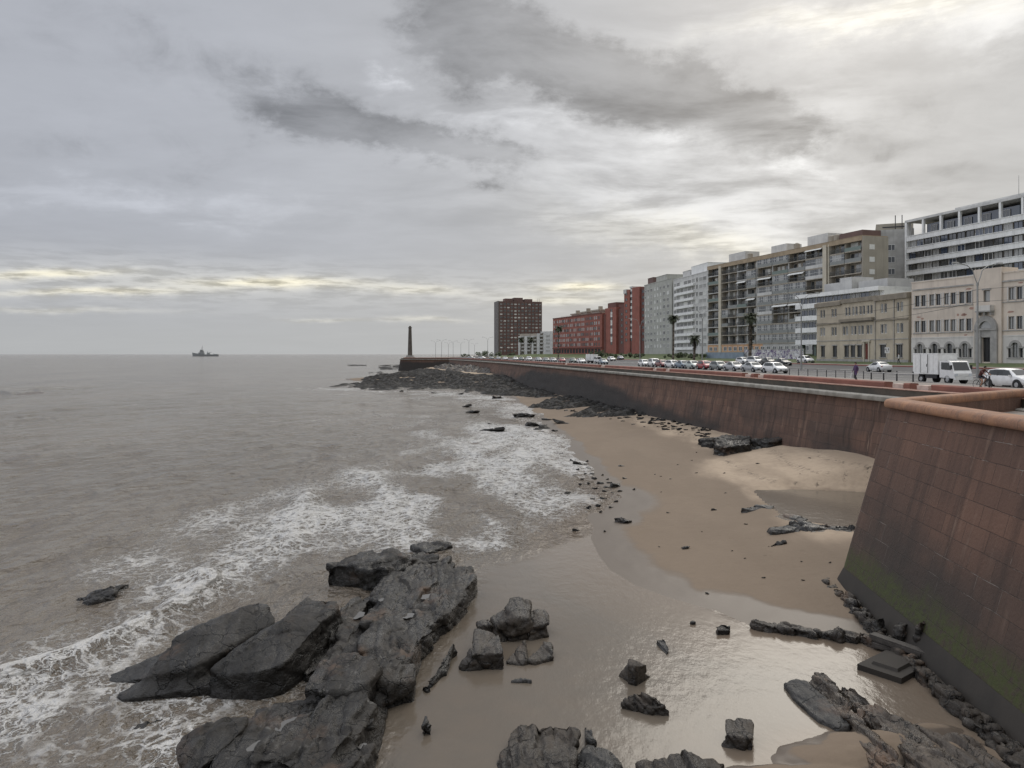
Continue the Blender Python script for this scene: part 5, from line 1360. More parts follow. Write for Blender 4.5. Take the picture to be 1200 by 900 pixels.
# --- 5. olive tower with a blank wall
b, W = frame('olive_tower', 'grey tower with one column of wide windows squeezed between long block and white banded block', 'building', (95.5, 206), (105.5, 201.5), 9.0)
H = 32.5
mb = MB(); mb.box(0, 3.0, 0, 14, -1, H); mb.build('blank_wall', M['olive'], b)
mb = MB(); mb.box(3.0, W, .25, 14, -1, H+.6); mb.build('wall', M['concrete'], b)
mb = MB(); mb.box(2.0, W, 3, 12, H, H+2.6); mb.build('roof_hut', M['olive'], b)
wm = flatwin(1.7, 1.5, 'white_frame', 'blind', 0); wm2 = flatwin(2.6, 1.6, 'white_frame', 'glass', 2); w = Many(b, 'window')
for i in range(8): w.add(wm, (1.4, -.03, H-6-i*3.2)); w.add(wm2, (5.2, .22, H-5-i*3.2))
w.done()
mb = MB()
for x in (6.6, 8.2): mb.box(x-.1, x+.1, 1.0, 1.3, H, H+4.4)
mb.box(3.5, 9, 1.1, 1.3, H+1.2, H+1.5); mb.build('roof_rail', M['metal_dark'], b)

# --- 6. long apartment block: a grid of individual balconies
def balcony_mesh(w, h, kind):
    m = MB(); dp = 1.3; mats = [M['conc_brown'], M['dark'], M['white_frame'], M['glass'], M['rail_dark'], M['concrete_l'], M['rail_green'], M['glass_curtain'], M['rail_grey'], M['blind']]
    z0 = .22
    m.box(-w/2, w/2, -.35, dp, 0, z0, 0 if kind != 4 else 5)                            # slab
    m.quad([(-w/2, dp, z0), (w/2, dp, z0), (w/2, dp, h), (-w/2, dp, h)], 0)            # back wall
    m.box(-w/2, -w/2+.14, -.05, dp, z0, h, 0); m.box(w/2-.14, w/2, -.05, dp, z0, h, 0)
    x = -w/2+.4
    while x < w/2-1.2:                                                                 # doors and windows on the back wall
        k = random.choice((3, 3, 7, 9)); m.box(x, x+1.15, dp-.06, dp-.01, z0+(0 if k != 9 else .7), h-.35, k); m.box(x-.05, x, dp-.09, dp-.01, z0, h-.3, 2); x += random.choice((1.3, 1.9))
    if kind in (0, 4):                                                                 # bar railing
        for i in range(int(w/.22)): m.box(-w/2+.08+i*.22, -w/2+.12+i*.22, -.32, -.28, z0, 1.15, 4)
        m.box(-w/2, w/2, -.34, -.26, 1.12, 1.2, 4)
    elif kind in (1, 5): m.box(-w/2, w/2, -.35, -.27, z0, 1.15, 6 if kind == 1 else 8)  # panel railing
    elif kind in (2, 6):                                                               # glazed in
        m.box(-w/2, w/2, -.33, -.25, z0, 1.05, 8 if kind == 2 else 5)
        n = max(3, int(w/.95))
        for i in range(n):
            a = -w/2+i*w/n; g = random.choice((3, 3, 7, 7, 3)); m.quad([(a, -.27, 1.05), (a+w/n, -.27, 1.05), (a+w/n, -.27, h), (a, -.27, h)], g); m.box(a-.03, a+.03, -.32, -.24, 1.05, h, 2 if kind == 2 else 8)
        m.box(-w/2, w/2, -.32, -.24, h-.18, h, 0); m.box(-w/2, w/2, -.32, -.24, 1.7, 1.76, 2)
    elif kind == 3:                                                                    # awning and bar railing
        m.box(-w/2, w/2, -.34, -.26, 1.0, 1.2, 4); m.box(-w/2, w/2, -.32, -.28, z0, .3, 4)
        for i in range(int(w/.3)): m.box(-w/2+.08+i*.3, -w/2+.12+i*.3, -.32, -.28, z0, 1.1, 4)
        m.quad([(-w/2+.2, -.1, h-.1), (w/2-.2, -.1, h-.1), (w/2-.2, -1.0, h-.75), (-w/2+.2, -1.0, h-.75)], 9)
    return m.mesh('balcony', mats)
b, W = frame('apartment_block', 'long grey brown apartment block with rows of varied balconies', 'building', (64.4, 252), (84.6, 185), 9.0)
H = 28.2; fh = 2.76; nf = 9; z00 = 3.0; D = 7.2
mb = MB(); mb.box(0, W, 1.3, D, -1, H); mb.box(0, W, -.3, 1.3, H-.7, H+.35); mb.build('wall', M['conc_brown'], b)
mb = MB(); mb.box(0, W, -.42, -.302, H-.75, H+.45); mb.box(-.05, W, -.42, D, H+.35, H+.5); mb.build('roof_parapet', M['roof_tan'], b)
cols = [(3.4, 6.6, 4), (10.2, 3.6, 0), (14.5, 5.0, 0), (19.6, 5.0, 4), (24.4, 4.6, 0), (31.0, 7.0, 2), (38.2, 7.0, 2), (45.4, 7.0, 2), (52.6, 7.0, 0), (61.2, 5.2, 0), (66.8, 5.6, 0)]
bl = Many(b, 'balcony'); cache = {}
for cx, w, dom in cols:
    for i in range(nf):
        kind = dom if random.random() < .45 else random.choice((0, 1, 2, 2, 3, 5, 6))
        if cx == 3.4: kind = random.choice((4, 4, 1))
        v = random.randrange(3)
        if (w, kind, v) not in cache: cache[(w, kind, v)] = balcony_mesh(w, fh, kind)
        bl.add(cache[(w, kind, v)], (cx, 0, z00+i*fh))
bl.done()
for x, w in ((7.5, 1.4), (56.7, 1.4), (58.2, .3)): mb = MB(); mb.box(x-w/2, x+w/2, -.45, 1.3, 0, H-.2); mb.build('stair_column', M['cream'], b)
mb = MB()
for x in (12.3, 17.1, 22.2, 27.0, 34.6, 41.8, 49.0): mb.box(x-.2, x+.2, -.12, 1.3, 0, H-.7)
mb.build('pier', M['concrete'], b)
mb = MB(); mb.box(0, 30, -.2, 1.3, 0, 3.0); mb.build('ground_floor_wall', M['orange_pale'], b)
mb = MB(); mb.box(30.003, W, -.2, 1.3, 0, 3.0); mb.build('ground_floor_wall', M['concrete'], b)
w = Many(b, 'ground_window'); wm = flatwin(1.8, 1.3, 'white_frame', 'glass', 1)
for k in range(24): w.add(wm, (2+k*2.8, -.23, 1.0))
w.done()
mb = MB(); mb.box(9, 18, 2, 7, H+.5, H+3.4); mb.build('roof_hut', M['concrete_l'], b)
mb = MB(); mb.box(31, 38, 2, 7, H+.5, H+3.0); mb.build('roof_hut', M['concrete_l'], b)
mb = MB(); mb.box(47, 55, 2, 7, H+.5, H+3.4); mb.build('roof_hut', M['concrete_l'], b)
mb = MB(); mb.box(60, 68, 1.5, 7, H+.5, H+2.2); mb.build('roof_hut', M['brown_brick'], b)
mb = MB(); mb.box(W+.003, W+.25, -.3, D, -1, H+.3); mb.build('end_wall', M['olive'], b)
for i in range(8):
    mb = MB(); mb.box(W+.255, W+.31, 1.6, 3.1, 4.3+i*3.0, 5.5+i*3.0); mb.build('end_window', M['blind'], b)
for x in (20.5, 42.5, 56.5, 58.5): mb = MB(); mb.tube((x, 2, H+.5), (x, 2, H+2.2), .8, .8, 12); mb.tube((x, 2, H+2.2), (x, 2, H+2.5), .8, .2, 12); mb.build('water_tank', M['conc_brown'], b, smooth=False)

# --- 7. and 8. the white and the grey apartment houses
def flat_house(name, label, L, Rr, z0, H, nf, fh, cols, wallm, bandm, D=14, huts=(), zf=2.6, bay=None):
    b, W = frame(name, label, 'building', L, Rr, z0)
    mb = MB(); mb.box(0, W, 0, D, -1, H); mb.build('wall', M[wallm], b)
    w = Many(b, 'window'); cache = {}
    for i in range(nf):
        for (cx, ww, hh, bars, styles) in cols:
            if cx > W-.6: continue
            st = pick(*styles); k = (ww, hh, bars, st)
            if k not in cache: cache[k] = flatwin(ww, hh, 'white_frame' if st != 'rail' else 'rail_grey', {'dark': 'glass', 'curtain': 'glass_curtain', 'blind': 'blind'}[st], bars)
            w.add(cache[k], (cx, -.03, zf+i*fh))
    w.done()
    if bandm:
        for i in range(nf):
            mb = MB(); mb.box(bay[0], bay[1], -.9, -.003, zf+i*fh-1.1, zf+i*fh-.15); mb.build('balcony_band', M[bandm], b)
    for (x0, x1, h, m) in huts:
        mb = MB(); mb.box(x0, x1, 1, D-2, H, H+h); mb.box(x0-.1, x1+.1, .9, D-1.9, H+h, H+h+.15); mb.build('roof_hut', M[m], b)
    mb = MB(); mb.box(-.05, W+.05, -.12, D, H-.003, H+.3); mb.build('roof_parapet', M[wallm], b)
    return b, W
s1 = ((4, 'dark'), (2, 'curtain'), (1, 'blind'))
flat_house('apartment_house', 'white apartment house with continuous window bands between grey house and long block', (66.8, 318), (72.2, 283), 9.2, 30.3, 10, 2.75,
           [(2.0, 2.6, 1.5, 2, s1), (5.6, 3.4, 1.5, 3, s1), (9.6, 3.4, 1.5, 3, s1), (13.6, 3.4, 1.5, 3, s1), (17.6, 3.4, 1.5, 3, s1), (21.4, 3.0, 1.6, 2, s1), (25.2, 1.8, 1.8, 1, s1), (29.0, 3.4, 1.5, 2, s1), (32.6, 3.0, 1.5, 2, s1)], 'concrete_l', 'white', huts=((8, 16, 2.6, 'concrete_l'), (17, 33, 3.6, 'white')), bay=(3.6, 23.2))
flat_house('apartment_house', 'grey green apartment house with small white blinds beside the red brick tower', (61.0, 354), (66.6, 320), 9.2, 31.3, 10, 2.8,
           [(2.0, 1.4, 1.3, 1, ((2, 'blind'), (1, 'dark'))), (5.4, 1.4, 1.3, 1, ((2, 'blind'), (1, 'dark'))), (9.5, 2.4, 1.4, 1, s1), (14.2, 1.6, 1.4, 1, ((2, 'blind'), (1, 'dark'))), (17.6, 1.6, 1.4, 1, ((2, 'blind'), (1, 'dark'))), (21.4, 1.6, 1.4, 1, ((2, 'blind'), (1, 'dark'))), (25.6, 2.6, 1.5, 2, s1), (30.2, 2.6, 1.5, 2, s1)], 'apt_grey', None, huts=((2, 9, 3.0, 'brown_brick'), (13, 26, 2.6, 'apt_grey')))

# --- 9. to 11. red brick group
b, W = frame('brick_tower', 'tall dark red brick tower with a pale vertical window strip', 'building', (54.9, 376), (61.0, 356), 9.2)
H = 31.5
mb = MB(); mb.box(0, W*.30, 0, 12, -1, H-.6); mb.box(W*.42, W*.80, 0, 12, -1, H); mb.build('wall', M['red_brick'], b)
mb = MB(); mb.box(W*.30, W*.42, .4, 12, -1, H); mb.box(W*.80, W, .8, 12, -1, H-.4); mb.build('recess', M['red_dark'], b)
wl = flatwin(2.1, 1.3, 'white_frame', 'blind', 0); wd = flatwin(2.0, 1.3, 'dark_frame', 'glass', 0); w = Many(b, 'window')
for i in range(18): w.add(wl if i % 2 else wd, (W*.36, .36, 6.2+i*1.4))
for i in range(9): w.add(wd, (W*.9, .76, 6+i*2.8)); w.add(wd, (W*.12, -.03, 6+i*2.8))
w.done()
mb = MB(); mb.box(-.3, W*.14, -.3, 2, H-2.2, H-.2); mb.box(W*.3, W*.42, -.1, 12, H, H+.8); mb.build('roof_hut', M['concrete_l'], b)
b, W = frame('brick_block', 'mid height red brick block with a pale strip left of the brick tower', 'building', (48.4, 399), (54.7, 377), 9.2)
H = 23.5
mb = MB(); mb.box(0, W*.62, 0, 12, -1, H); mb.build('wall', M['red_brick'], b)
mb = MB(); mb.box(W*.62, W, 1.2, 12, -1, H-1); mb.build('recess', M['red_dark'], b)
w = Many(b, 'window')
for i in range(13): w.add(wl if i % 3 else wd, (W*.36, -.03, 4.6+i*1.4))
for i in range(6): w.add(wd, (W*.8, 1.16, 5+i*2.8))
w.done()
mb = MB(); mb.box(W*.05, W*.5, 1, 9, H, H+2.6); mb.box(W*.55, W*.95, 2, 9, H-1, H+1.2); mb.build('roof_hut', M['red_dark'], b)
b, W = frame('brick_building', 'long six storey red brick building with groups of white windows and roof huts', 'building', (24.9, 467), (46.8, 400), 9.2)
H = 21.2
mb = MB(); mb.box(0, W, 0, 16, -1, H); mb.build('wall', M['red_brick'], b)
w = Many(b, 'window'); w1 = flatwin(1.2, 1.5, 'white_frame', 'glass_curtain', 0); w2 = flatwin(1.2, 1.5, 'dark_frame', 'glass', 0); w3 = flatwin(2.6, 1.6, 'red_dark', 'glass', 0)
for i in range(6):
    for k in range(24):
        if (k+i) % 7 == 3: w.add(w3, (2.4+k*2.8, -.03, 4.3+i*2.8))
        else: w.add(w1 if random.random() < .55 else w2, (2.2+k*2.8+(.4 if k % 2 else 0), -.03, 4.3+i*2.8))
w.done()
mb = MB()
for k in range(16): mb.box(1.2+k*4.3, 4.3+k*4.3, -.04, -.003, .4, 2.6)
mb.build('arcade_opening', M['dark'], b)
mb = MB(); mb.box(0, W, -.5, -.003, 3.1, 3.5); mb.box(0, W, -.25, -.003, H-.1, H+.35); mb.build('cornice', M['red_dark'], b)
for x, ww, h in ((22, 8, 2.0), (36, 9, 2.4), (51, 10, 2.6)):
    mb = MB(); mb.box(x, x+ww, 3, 10, H, H+h*.7); mb.box(x-.6, x+ww+.6, 2.4, 10.6, H+h*.7, H+h); mb.box(x+ww-1.6, x+ww-.2, 3, 5, H+h, H+h+1.6); mb.build('roof_hut', M['conc_brown'], b)
mb = MB(); mb.box(10, W, 1.2, 1.3, H+.9, H+1.0); 
for k in range(12): mb.box(10+k*4.8, 10.1+k*4.8, 1.2, 1.3, H, H+1)
mb.build('roof_rail', M['metal_grey'], b)
mb = MB(); mb.box(W+.003, W+2.5, 1.0, 14, -1, H-.8); mb.build('end_wall', M['red_dark'], b)

# --- 12. small pale house with pillars, 13. the brick tower at the far end, plus low houses
b, W = frame('small_apartment_house', 'small pale grey house with stacked balconies between dark pillars in front of the far tower', 'building', (4.6, 548), (27.6, 522), 8.8)
H = 14.6
mb = MB(); mb.box(0, W, 1.2, 10, -1, H); mb.build('wall', M['conc_brown'], b)
mb = MB()
for k in range(6): mb.box(k*W/5.4, k*W/5.4+W/12., -.2, 1.2, -1, H-(1.6 if k < 3 else 0))
mb.box(W*.66, W, -.1, 10, H, H+1.2); mb.box(W*.82, W, -.3, 1.2, -1, H); mb.build('pillar', M['concrete_l'], b)
for i in range(5):
    for k in range(5):
        mb = MB(); x = k*W/5.4+W/12.; mb.box(x, x+W/10., -.5, 1.2, 2.2+i*2.5, 2.4+i*2.5); mb.box(x, x+W/10., -.5, -.42, 2.4+i*2.5, 3.2+i*2.5); mb.build('balcony', M['concrete'], b)
b, W = frame('brick_high_rise', 'isolated dark brown brick high rise with a grid of windows far down the shore', 'building', (-11.4, 632), (25.0, 640), 9.0)
H = 43.6
mb = MB(); mb.box(0, W, 0, 16, -1, H); mb.build('wall', M['brown_brick'], b)
mb = MB(); mb.box(-.25, .7, -.25, 16.1, -1, H+.2); mb.build('corner_pier', M['stone_dark'], b)
w = Many(b, 'window'); w1 = flatwin(1.9, 1.0, 'white_frame', 'blind', 0); w2 = flatwin(1.9, 1.3, 'rail_grey', 'glass', 0); w3 = flatwin(1.9, 1.1, 'rail_grey', 'glass_curtain', 0)
for i in range(15):
    for k in range(12):
        w.add(pick((1.1, w1), (3.2, w2), (3, w3)), (2.6+k*3.0, -.03, 2.2+i*2.75))
w.done()
mb = MB()
for k in range(11): mb.box(4.0+k*3.0, 4.3+k*3.0, -.12, -.003, 0, H)
mb.build('mullion', M['red_dark'], b)
mb = MB(); mb.box(6.5, 13, 4, 12, H, H+2.6); mb.box(14.2, 21.8, 4, 12, H, H+3.4); mb.box(23.5, 30, 4, 12, H, H+2.4); mb.build('roof_hut', M['brown_brick'], b)
mb = MB()
for x in (34.0, 35.6): mb.tube((x, 3, H), (x, 3, H+2.8), .12, .08, 5)
mb.build('antenna', M['metal_dark'], b)

# --- graffiti wall in front of the long block, grey blue hoarding
M['graffiti'] = pmat('graffiti_wall', (.48, .46, .46), None, 1.0, .8)
def graffiti():
    m, t, bs = new_mat('graffiti_paint'); p = t.coord('Object')
    n = t.noise(t.mapping(p, (.55, 1, .9)), 1.0, 3, .6, 1.6); n2 = t.noise(t.mapping(p, (.8, 1, 1.3), loc=(5, 0, 2)), 1.0, 2, .5, 2.2)
    col = t.mix(t.ss(n, .50, .53), (.50, .48, .47), (.13, .09, .18)); col = t.mix(t.ss(n2, .57, .59), col, (.62, .62, .64)); col = t.mix(t.ss(n2, .36, .38, 1, 0), col, (.20, .23, .27))
    t.put(bs.inputs['Base Color'], col); bs.inputs['Roughness'].default_value = .8
    return m
M['graffiti'] = graffiti()
def lowwall(name, pxa, pxb, off, h, mat, lab, dz=0, th=.3):
    A = land_pt(pxa, off); B = land_pt(pxb, off); d = B-A
    o = thing(name, lab, 'wall', (A.x, A.y, min(A.z, B.z)-.3), math.atan2(d.y, d.x)); Ln = math.hypot(d.x, d.y)
    mb = MB(); mb.box(0, Ln, 0, th, 0, h+.3); mb.build('wall_panel', M[mat], o)
    mb = MB(); mb.box(-.05, Ln+.05, -.06, th+.06, h+.3, h+.42); mb.build('wall_coping', M['concrete'], o)
lowwall('graffiti_wall', 872, 941, 58.5, 2.3, 'graffiti', 'pale wall covered in purple graffiti below the long block')
lowwall('hoarding', 827, 871, 57.5, 1.7, 'gray_blue', 'plain grey blue hoarding left of the graffiti wall')
# ------------------------------------------------------------------ vehicles
def paint(name, c):
    m, t, b = new_mat(name); t.put(b.inputs['Base Color'], t.mix(t.ss(t.noise(t.coord('Object'), 2, 4), .4, .7), c, tuple(x*.85 for x in c)))
    b.inputs['Roughness'].default_value = .28; b.inputs['Coat Weight'].default_value = .6; b.inputs['Coat Roughness'].default_value = .06; return m
PAINT = {'white': paint('white_car_paint', (.70, .70, .69)), 'silver': paint('silver_car_paint', (.36, .37, .38)), 'grey': paint('grey_car_paint', (.17, .19, .19)), 'red': paint('red_car_paint', (.30, .018, .025)),
         'black': paint('black_car_paint', (.018, .018, .02)), 'blue': paint('blue_car_paint', (.022, .034, .10)), 'slate': paint('blue_grey_car_paint', (.15, .20, .25)), 'mint': paint('pale_green_car_paint', (.40, .45, .43)), 'darkred': paint('dark_red_car_paint', (.16, .02, .022)), 'green': paint('dark_green_car_paint', (.03, .06, .055))}
def car_shape(kind):
    # stations: x, sill z, belt z, roof z, half width at belt, half width at roof
    if kind == 'hatch': S = [(-2.0, .48, .80, .84, .70, .62), (-1.93, .32, .92, 1.02, .80, .62), (-1.55, .26, .95, 1.42, .84, .60), (-.9, .24, .94, 1.50, .86, .62), (0, .24, .92, 1.50, .87, .62), (.42, .24, .92, 1.44, .87, .60), (1.12, .25, .92, .97, .86, .68), (1.62, .27, .80, .86, .82, .60), (1.93, .34, .66, .70, .70, .50), (2.0, .42, .58, .60, .62, .45)]; ws = (5, 6); rw = (1, 2); side = (2, 6)
    elif kind == 'sedan': S = [(-2.25, .46, .86, .88, .70, .60), (-2.15, .32, .96, 1.00, .80, .66), (-1.55, .26, .97, 1.03, .85, .66), (-.85, .24, .95, 1.42, .87, .58), (-.3, .24, .93, 1.46, .88, .60), (.35, .24, .92, 1.42, .88, .60), (1.05, .25, .92, .97, .87, .70), (1.75, .27, .82, .88, .83, .60), (2.15, .34, .68, .72, .70, .5), (2.25, .42, .58, .60, .62, .45)]; ws = (5, 6); rw = (2, 3); side = (3, 6)
    else: S = [(-2.15, .50, .92, .96, .74, .68), (-2.10, .36, 1.06, 1.16, .84, .70), (-1.82, .30, 1.08, 1.64, .88, .68), (-.9, .28, 1.06, 1.74, .90, .68), (.1, .28, 1.04, 1.73, .91, .68), (.5, .28, 1.04, 1.66, .91, .66), (1.15, .29, 1.04, 1.09, .90, .74), (1.78, .31, .94, 1.00, .87, .66), (2.1, .38, .74, .78, .76, .55), (2.15, .46, .64, .66, .68, .5)]; ws = (5, 6); rw = (1, 2); side = (2, 6)
    return S, ws, rw, side
def make_car(kind, label, mat):
    S, ws, rw, side = car_shape(kind)
    root = thing('parked_car', label, 'car')
    mb = MB(); k = 13
    for (x, zs_, zb, zr, wb, wr) in S:
        rr = [(-wb*.90, zs_), (-wb*.99, zs_+.14), (-wb*1.0, zs_+(zb-zs_)*.55), (-wb*.97, zb), (-wr*1.02, zr-.07*(zr-zb)), (-wr*.80, zr), (0, zr+.02)]
        rr = rr+[(-a, b) for a, b in reversed(rr[:-1])]
        mb.v += [(x, a, b) for a, b in rr]
    n = len(S)
    for i in range(n-1):
        for j in range(k-1): mb.f.append((i*k+j, (i+1)*k+j, (i+1)*k+j+1, i*k+j+1)); mb.m.append(0)
        mb.f.append((i*k+k-1, (i+1)*k+k-1, (i+1)*k, i*k)); mb.m.append(0)
    mb.f.append(tuple(range(k))); mb.m.append(0); mb.f.append(tuple((n-1)*k+j for j in reversed(range(k)))); mb.m.append(0)
    body = link_mesh('body', mb.mesh('body', mat, sharp=38), root)
    def sec(i, u): return [S[i][j]+(S[i+1][j]-S[i][j])*u for j in range(6)]
    def glassquad(i, u0, u1, name):                         # front or rear screen between two stations, lifted clear of the body
        a = sec(i, u0); b = sec(i, u1); g = MB()
        up = Vector((-(b[3]-a[3]), 0, b[0]-a[0])).normalized()*.018
        if up.z < 0: up = -up
        q = [Vector((a[0], -a[5]*.86, a[3]+.004)), Vector((a[0], a[5]*.86, a[3]+.004)), Vector((b[0], b[5]*.86, b[3]+.004)), Vector((b[0], -b[5]*.86, b[3]+.004))]
        g.quad([p+up for p in q]); m0 = [(q[0]+q[1])/2+up*1.7, (q[2]+q[3])/2+up*1.7]
        g.quad([q[0]+up, m0[0], m0[1], q[3]+up]) if False else None
        return link_mesh(name, g.mesh(name, M['car_glass']), root)
    glassquad(ws[0], .10, .90, 'windscreen'); glassquad(rw[0], .18, .85, 'rear_window')
    for sy in (-1, 1):
        g = MB(); i0, i1 = side
        lo = []; hi = []
        for i in range(i0, i1+1):
            x, zs_, zb, zr, wb, wr = S[i]
            f0, f1 = .08, .84
            if i == i1: f0, f1 = .10, .30
            hi_z = zb+(zr-zb)*f1; lo_z = zb+(zr-zb)*f0+.02
            wl = wb*.97+(wr*1.02-wb*.97)*f0; wh = wb*.97+(wr*1.02-wb*.97)*f1
            xx = x+(.10 if i == i0 else (-.22 if i == i1 else 0))
            lo.append((xx, sy*(wl+.014), lo_z)); hi.append((xx, sy*(wh+.014), hi_z))
        for i in range(len(lo)-1): g.quad([lo[i], lo[i+1], hi[i+1], hi[i]])
        sw = link_mesh('side_window', g.mesh('side_window', M['car_glass']), root)
        g = MB(); xm = (S[i0+1][0]+S[i0+2][0])/2-.05; z0 = S[i0+1][2]; z1 = S[i0+1][3]
        g.quad([(xm-.05, sy*(S[i0+1][4]*.965+.022), z0+.03), (xm+.05, sy*(S[i0+1][4]*.965+.022), z0+.03), (xm+.05, sy*(S[i0+1][5]*1.06+.022), z1-.1), (xm-.05, sy*(S[i0+1][5]*1.06+.022), z1-.1)])
        link_mesh('door_pillar', g.mesh('door_pillar', M['black']), sw)
    wb = S[4][4]; zf = S[-2][2]; zr_ = S[1][2]
    R0 = .31 if kind != 'suv' else .36
    for x in (S[-3][0]-.28, S[2][0]+.22 if kind != 'sedan' else S[2][0]+.18):
        for sy in (-1, 1):
            g = MB(); y0 = sy*(wb-.20); y1 = sy*(wb+.012); g.tube((x, y0, R0), (x, y1, R0), R0, R0, 18)
            wh = link_mesh('wheel', g.mesh('wheel', M['rubber'], sharp=40), root)
            g = MB(); g.tube((x, y1-sy*.01, R0), (x, y1+sy*.012, R0), R0*.62, R0*.56, 12); link_mesh('rim', g.mesh('rim', M['rim'], sharp=40), wh)
            g = MB(); g.tube((x, sy*(wb-.25), R0+.03), (x, sy*(wb+.004), R0+.03), R0+.075, R0+.075, 18); link_mesh('wheel_arch', g.mesh('wheel_arch', M['black']), root)
    for sy in (-1, 1):
        g = MB(); xx = S[-2][0]; g.box(xx-.22, xx+.045, min(sy*.42, sy*.66), max(sy*.42, sy*.66), S[-2][2]-.10, S[-2][2]+.015); link_mesh('headlight', g.mesh('headlight', M['lamp_clear']), root)
        g = MB(); xx = S[1][0]; g.box(xx-.06, xx+.12, min(sy*.55, sy*.80), max(sy*.55, sy*.80), S[1][2]-.24, S[1][2]-.03); link_mesh('tail_light', g.mesh('tail_light', M['lamp_red']), root)
        g = MB(); xx = S[6][0]-.32; g.box(xx-.06, xx+.05, min(sy*(wb-.02), sy*(wb+.16)), max(sy*(wb-.02), sy*(wb+.16)), S[6][2]-.02, S[6][2]+.11); link_mesh('mirror', g.mesh('mirror', mat), root)
    g = MB(); xx = S[-1][0]; g.box(xx-.10, xx+.02, -.5, .5, S[-1][1]+.02, S[-1][1]+.13); link_mesh('grille', g.mesh('grille', M['black']), root)
    g = MB(); g.box(S[0][0]-.012, S[0][0]+.02, -.24, .24, .62, .74); g.box(xx+.02, xx+.03, -.22, .22, S[-1][1]-.0, S[-1][1]+.10); link_mesh('number_plate', g.mesh('number_plate', M['white_frame']), root)
    return root
PROTO = {}
def recolour(o, mat):
    for ch in o.children:
        if ch.name.split('.')[0] in ('body', 'mirror'):
            ch.material_slots[0].link = 'OBJECT'; ch.material_slots[0].material = mat
def car(kind, colour, px, off, label, group, face=-1, turn=0.0, p=None):
    if kind not in PROTO:
        o = make_car(kind, label, PAINT['white']); PROTO[kind] = o
    else: o = copy_tree(PROTO[kind])
    p = p or land_pt(px, off)
    o.location = (p.x, p.y, float(land_z(p.x, p.y))+.005)
    hd = land_rz(p.y)
    o.rotation_euler = (0, 0, hd+(math.pi if face < 0 else 0)+R(turn))
    recolour(o, PAINT[colour]); o['label'] = label; o['category'] = 'car'
    if group: o['group'] = group
    elif 'group' in o: del o['group']
    return o
G1 = 'cars parked along the promenade kerb'
rowc = [('hatch', 'white', 908, 'white hatchback at the near end of the parked row, next to the lamp post'), ('sedan', 'silver', 882.5, 'silver grey saloon second from the near end of the parked row'), ('sedan', 'silver', 860.5, 'pale silver saloon between the silver grey one and the grey hatchback'),
        ('hatch', 'grey', 842.5, 'dark grey hatchback just right of the bright red car'), ('hatch', 'red', 826.5, 'bright red hatchback in the middle of the parked row'), ('sedan', 'mint', 812, 'pale greenish saloon just left of the bright red car'),
        ('sedan', 'slate', 800.5, 'blue grey saloon below the short palm'), ('hatch', 'white', 788.5, 'white hatchback below the tall thin palm'), ('hatch', 'darkred', 776, 'dark red hatchback between the white van and the white hatchback'),
        ('suv', 'white', 767, 'tall white van like car left of the dark red one'), ('hatch', 'white', 755, 'low white hatchback at the far end of the right hand parked group'),
        ('sedan', 'slate', 706.5, 'blue grey saloon in front of the white box van'), ('sedan', 'white', 681, 'white saloon next to the dark green car'), ('hatch', 'green', 671, 'dark green car left of the white saloon'), ('hatch', 'red', 658.5, 'small red car in front of the long brick building'),
        ('sedan', 'silver', 648, 'silver saloon by the corner of the brick building'), ('sedan', 'grey', 640, 'grey saloon in front of the small pale house'), ('hatch', 'silver', 631, 'silver hatchback beneath the red sign of the pale house'), ('suv', 'white', 620, 'large white car in front of the stacked balconies'),
        ('hatch', 'green', 611, 'dark car left of the large white car'), ('hatch', 'white', 604, 'white car below the right edge of the high rise'), ('sedan', 'white', 592, 'white car below the middle of the high rise'), ('hatch', 'silver', 584, 'silver car below the left edge of the high rise'), ('sedan', 'grey', 576, 'grey car just left of the high rise'), ('hatch', 'white', 565, 'white car by the far green shrubs'), ('sedan', 'silver', 552, 'pale car by the farthest tall lamp posts')]
for kind, c, px, lab in rowc: car(kind, c, px, 18.2+random.uniform(-.2, .3), lab, G1, turn=random.uniform(-3, 3)+(4 if px > 770 else 0))
G2 = 'cars parked beside the lawn'
for kind, c, px, off, lab in [('hatch', 'white', 871, 42.0, 'white hatchback at the left end of the cars beside the lawn'), ('suv', 'white', 885, 41.5, 'white estate car in the middle of the cars beside the lawn'), ('sedan', 'black', 901, 42.0, 'black saloon next to the white estate car beside the lawn'), ('sedan', 'black', 917, 41.0, 'long black car at the right end of the cars beside the lawn'),
                              ('hatch', 'white', 944, 46, 'white car half hidden by the pillars of the white building'), ('hatch', 'white', 716.5, 40, 'white hatchback parked under the brick tower'), ('sedan', 'blue', 727, 44.0, 'dark blue saloon on the lawn edge under the brick tower')]:
    car(kind, c, px, off, lab, G2, turn=random.uniform(-8, 8))
car('sedan', 'white', 1030, 36.2, 'white saloon driving away on the far side of the road before the tan building', None, face=1, turn=-4)
p = P(1186, 455, 6.4); car('hatch', 'white', 0, 0, 'white hatchback at the right edge of the picture beside the cyclist', None, p=p, turn=4)

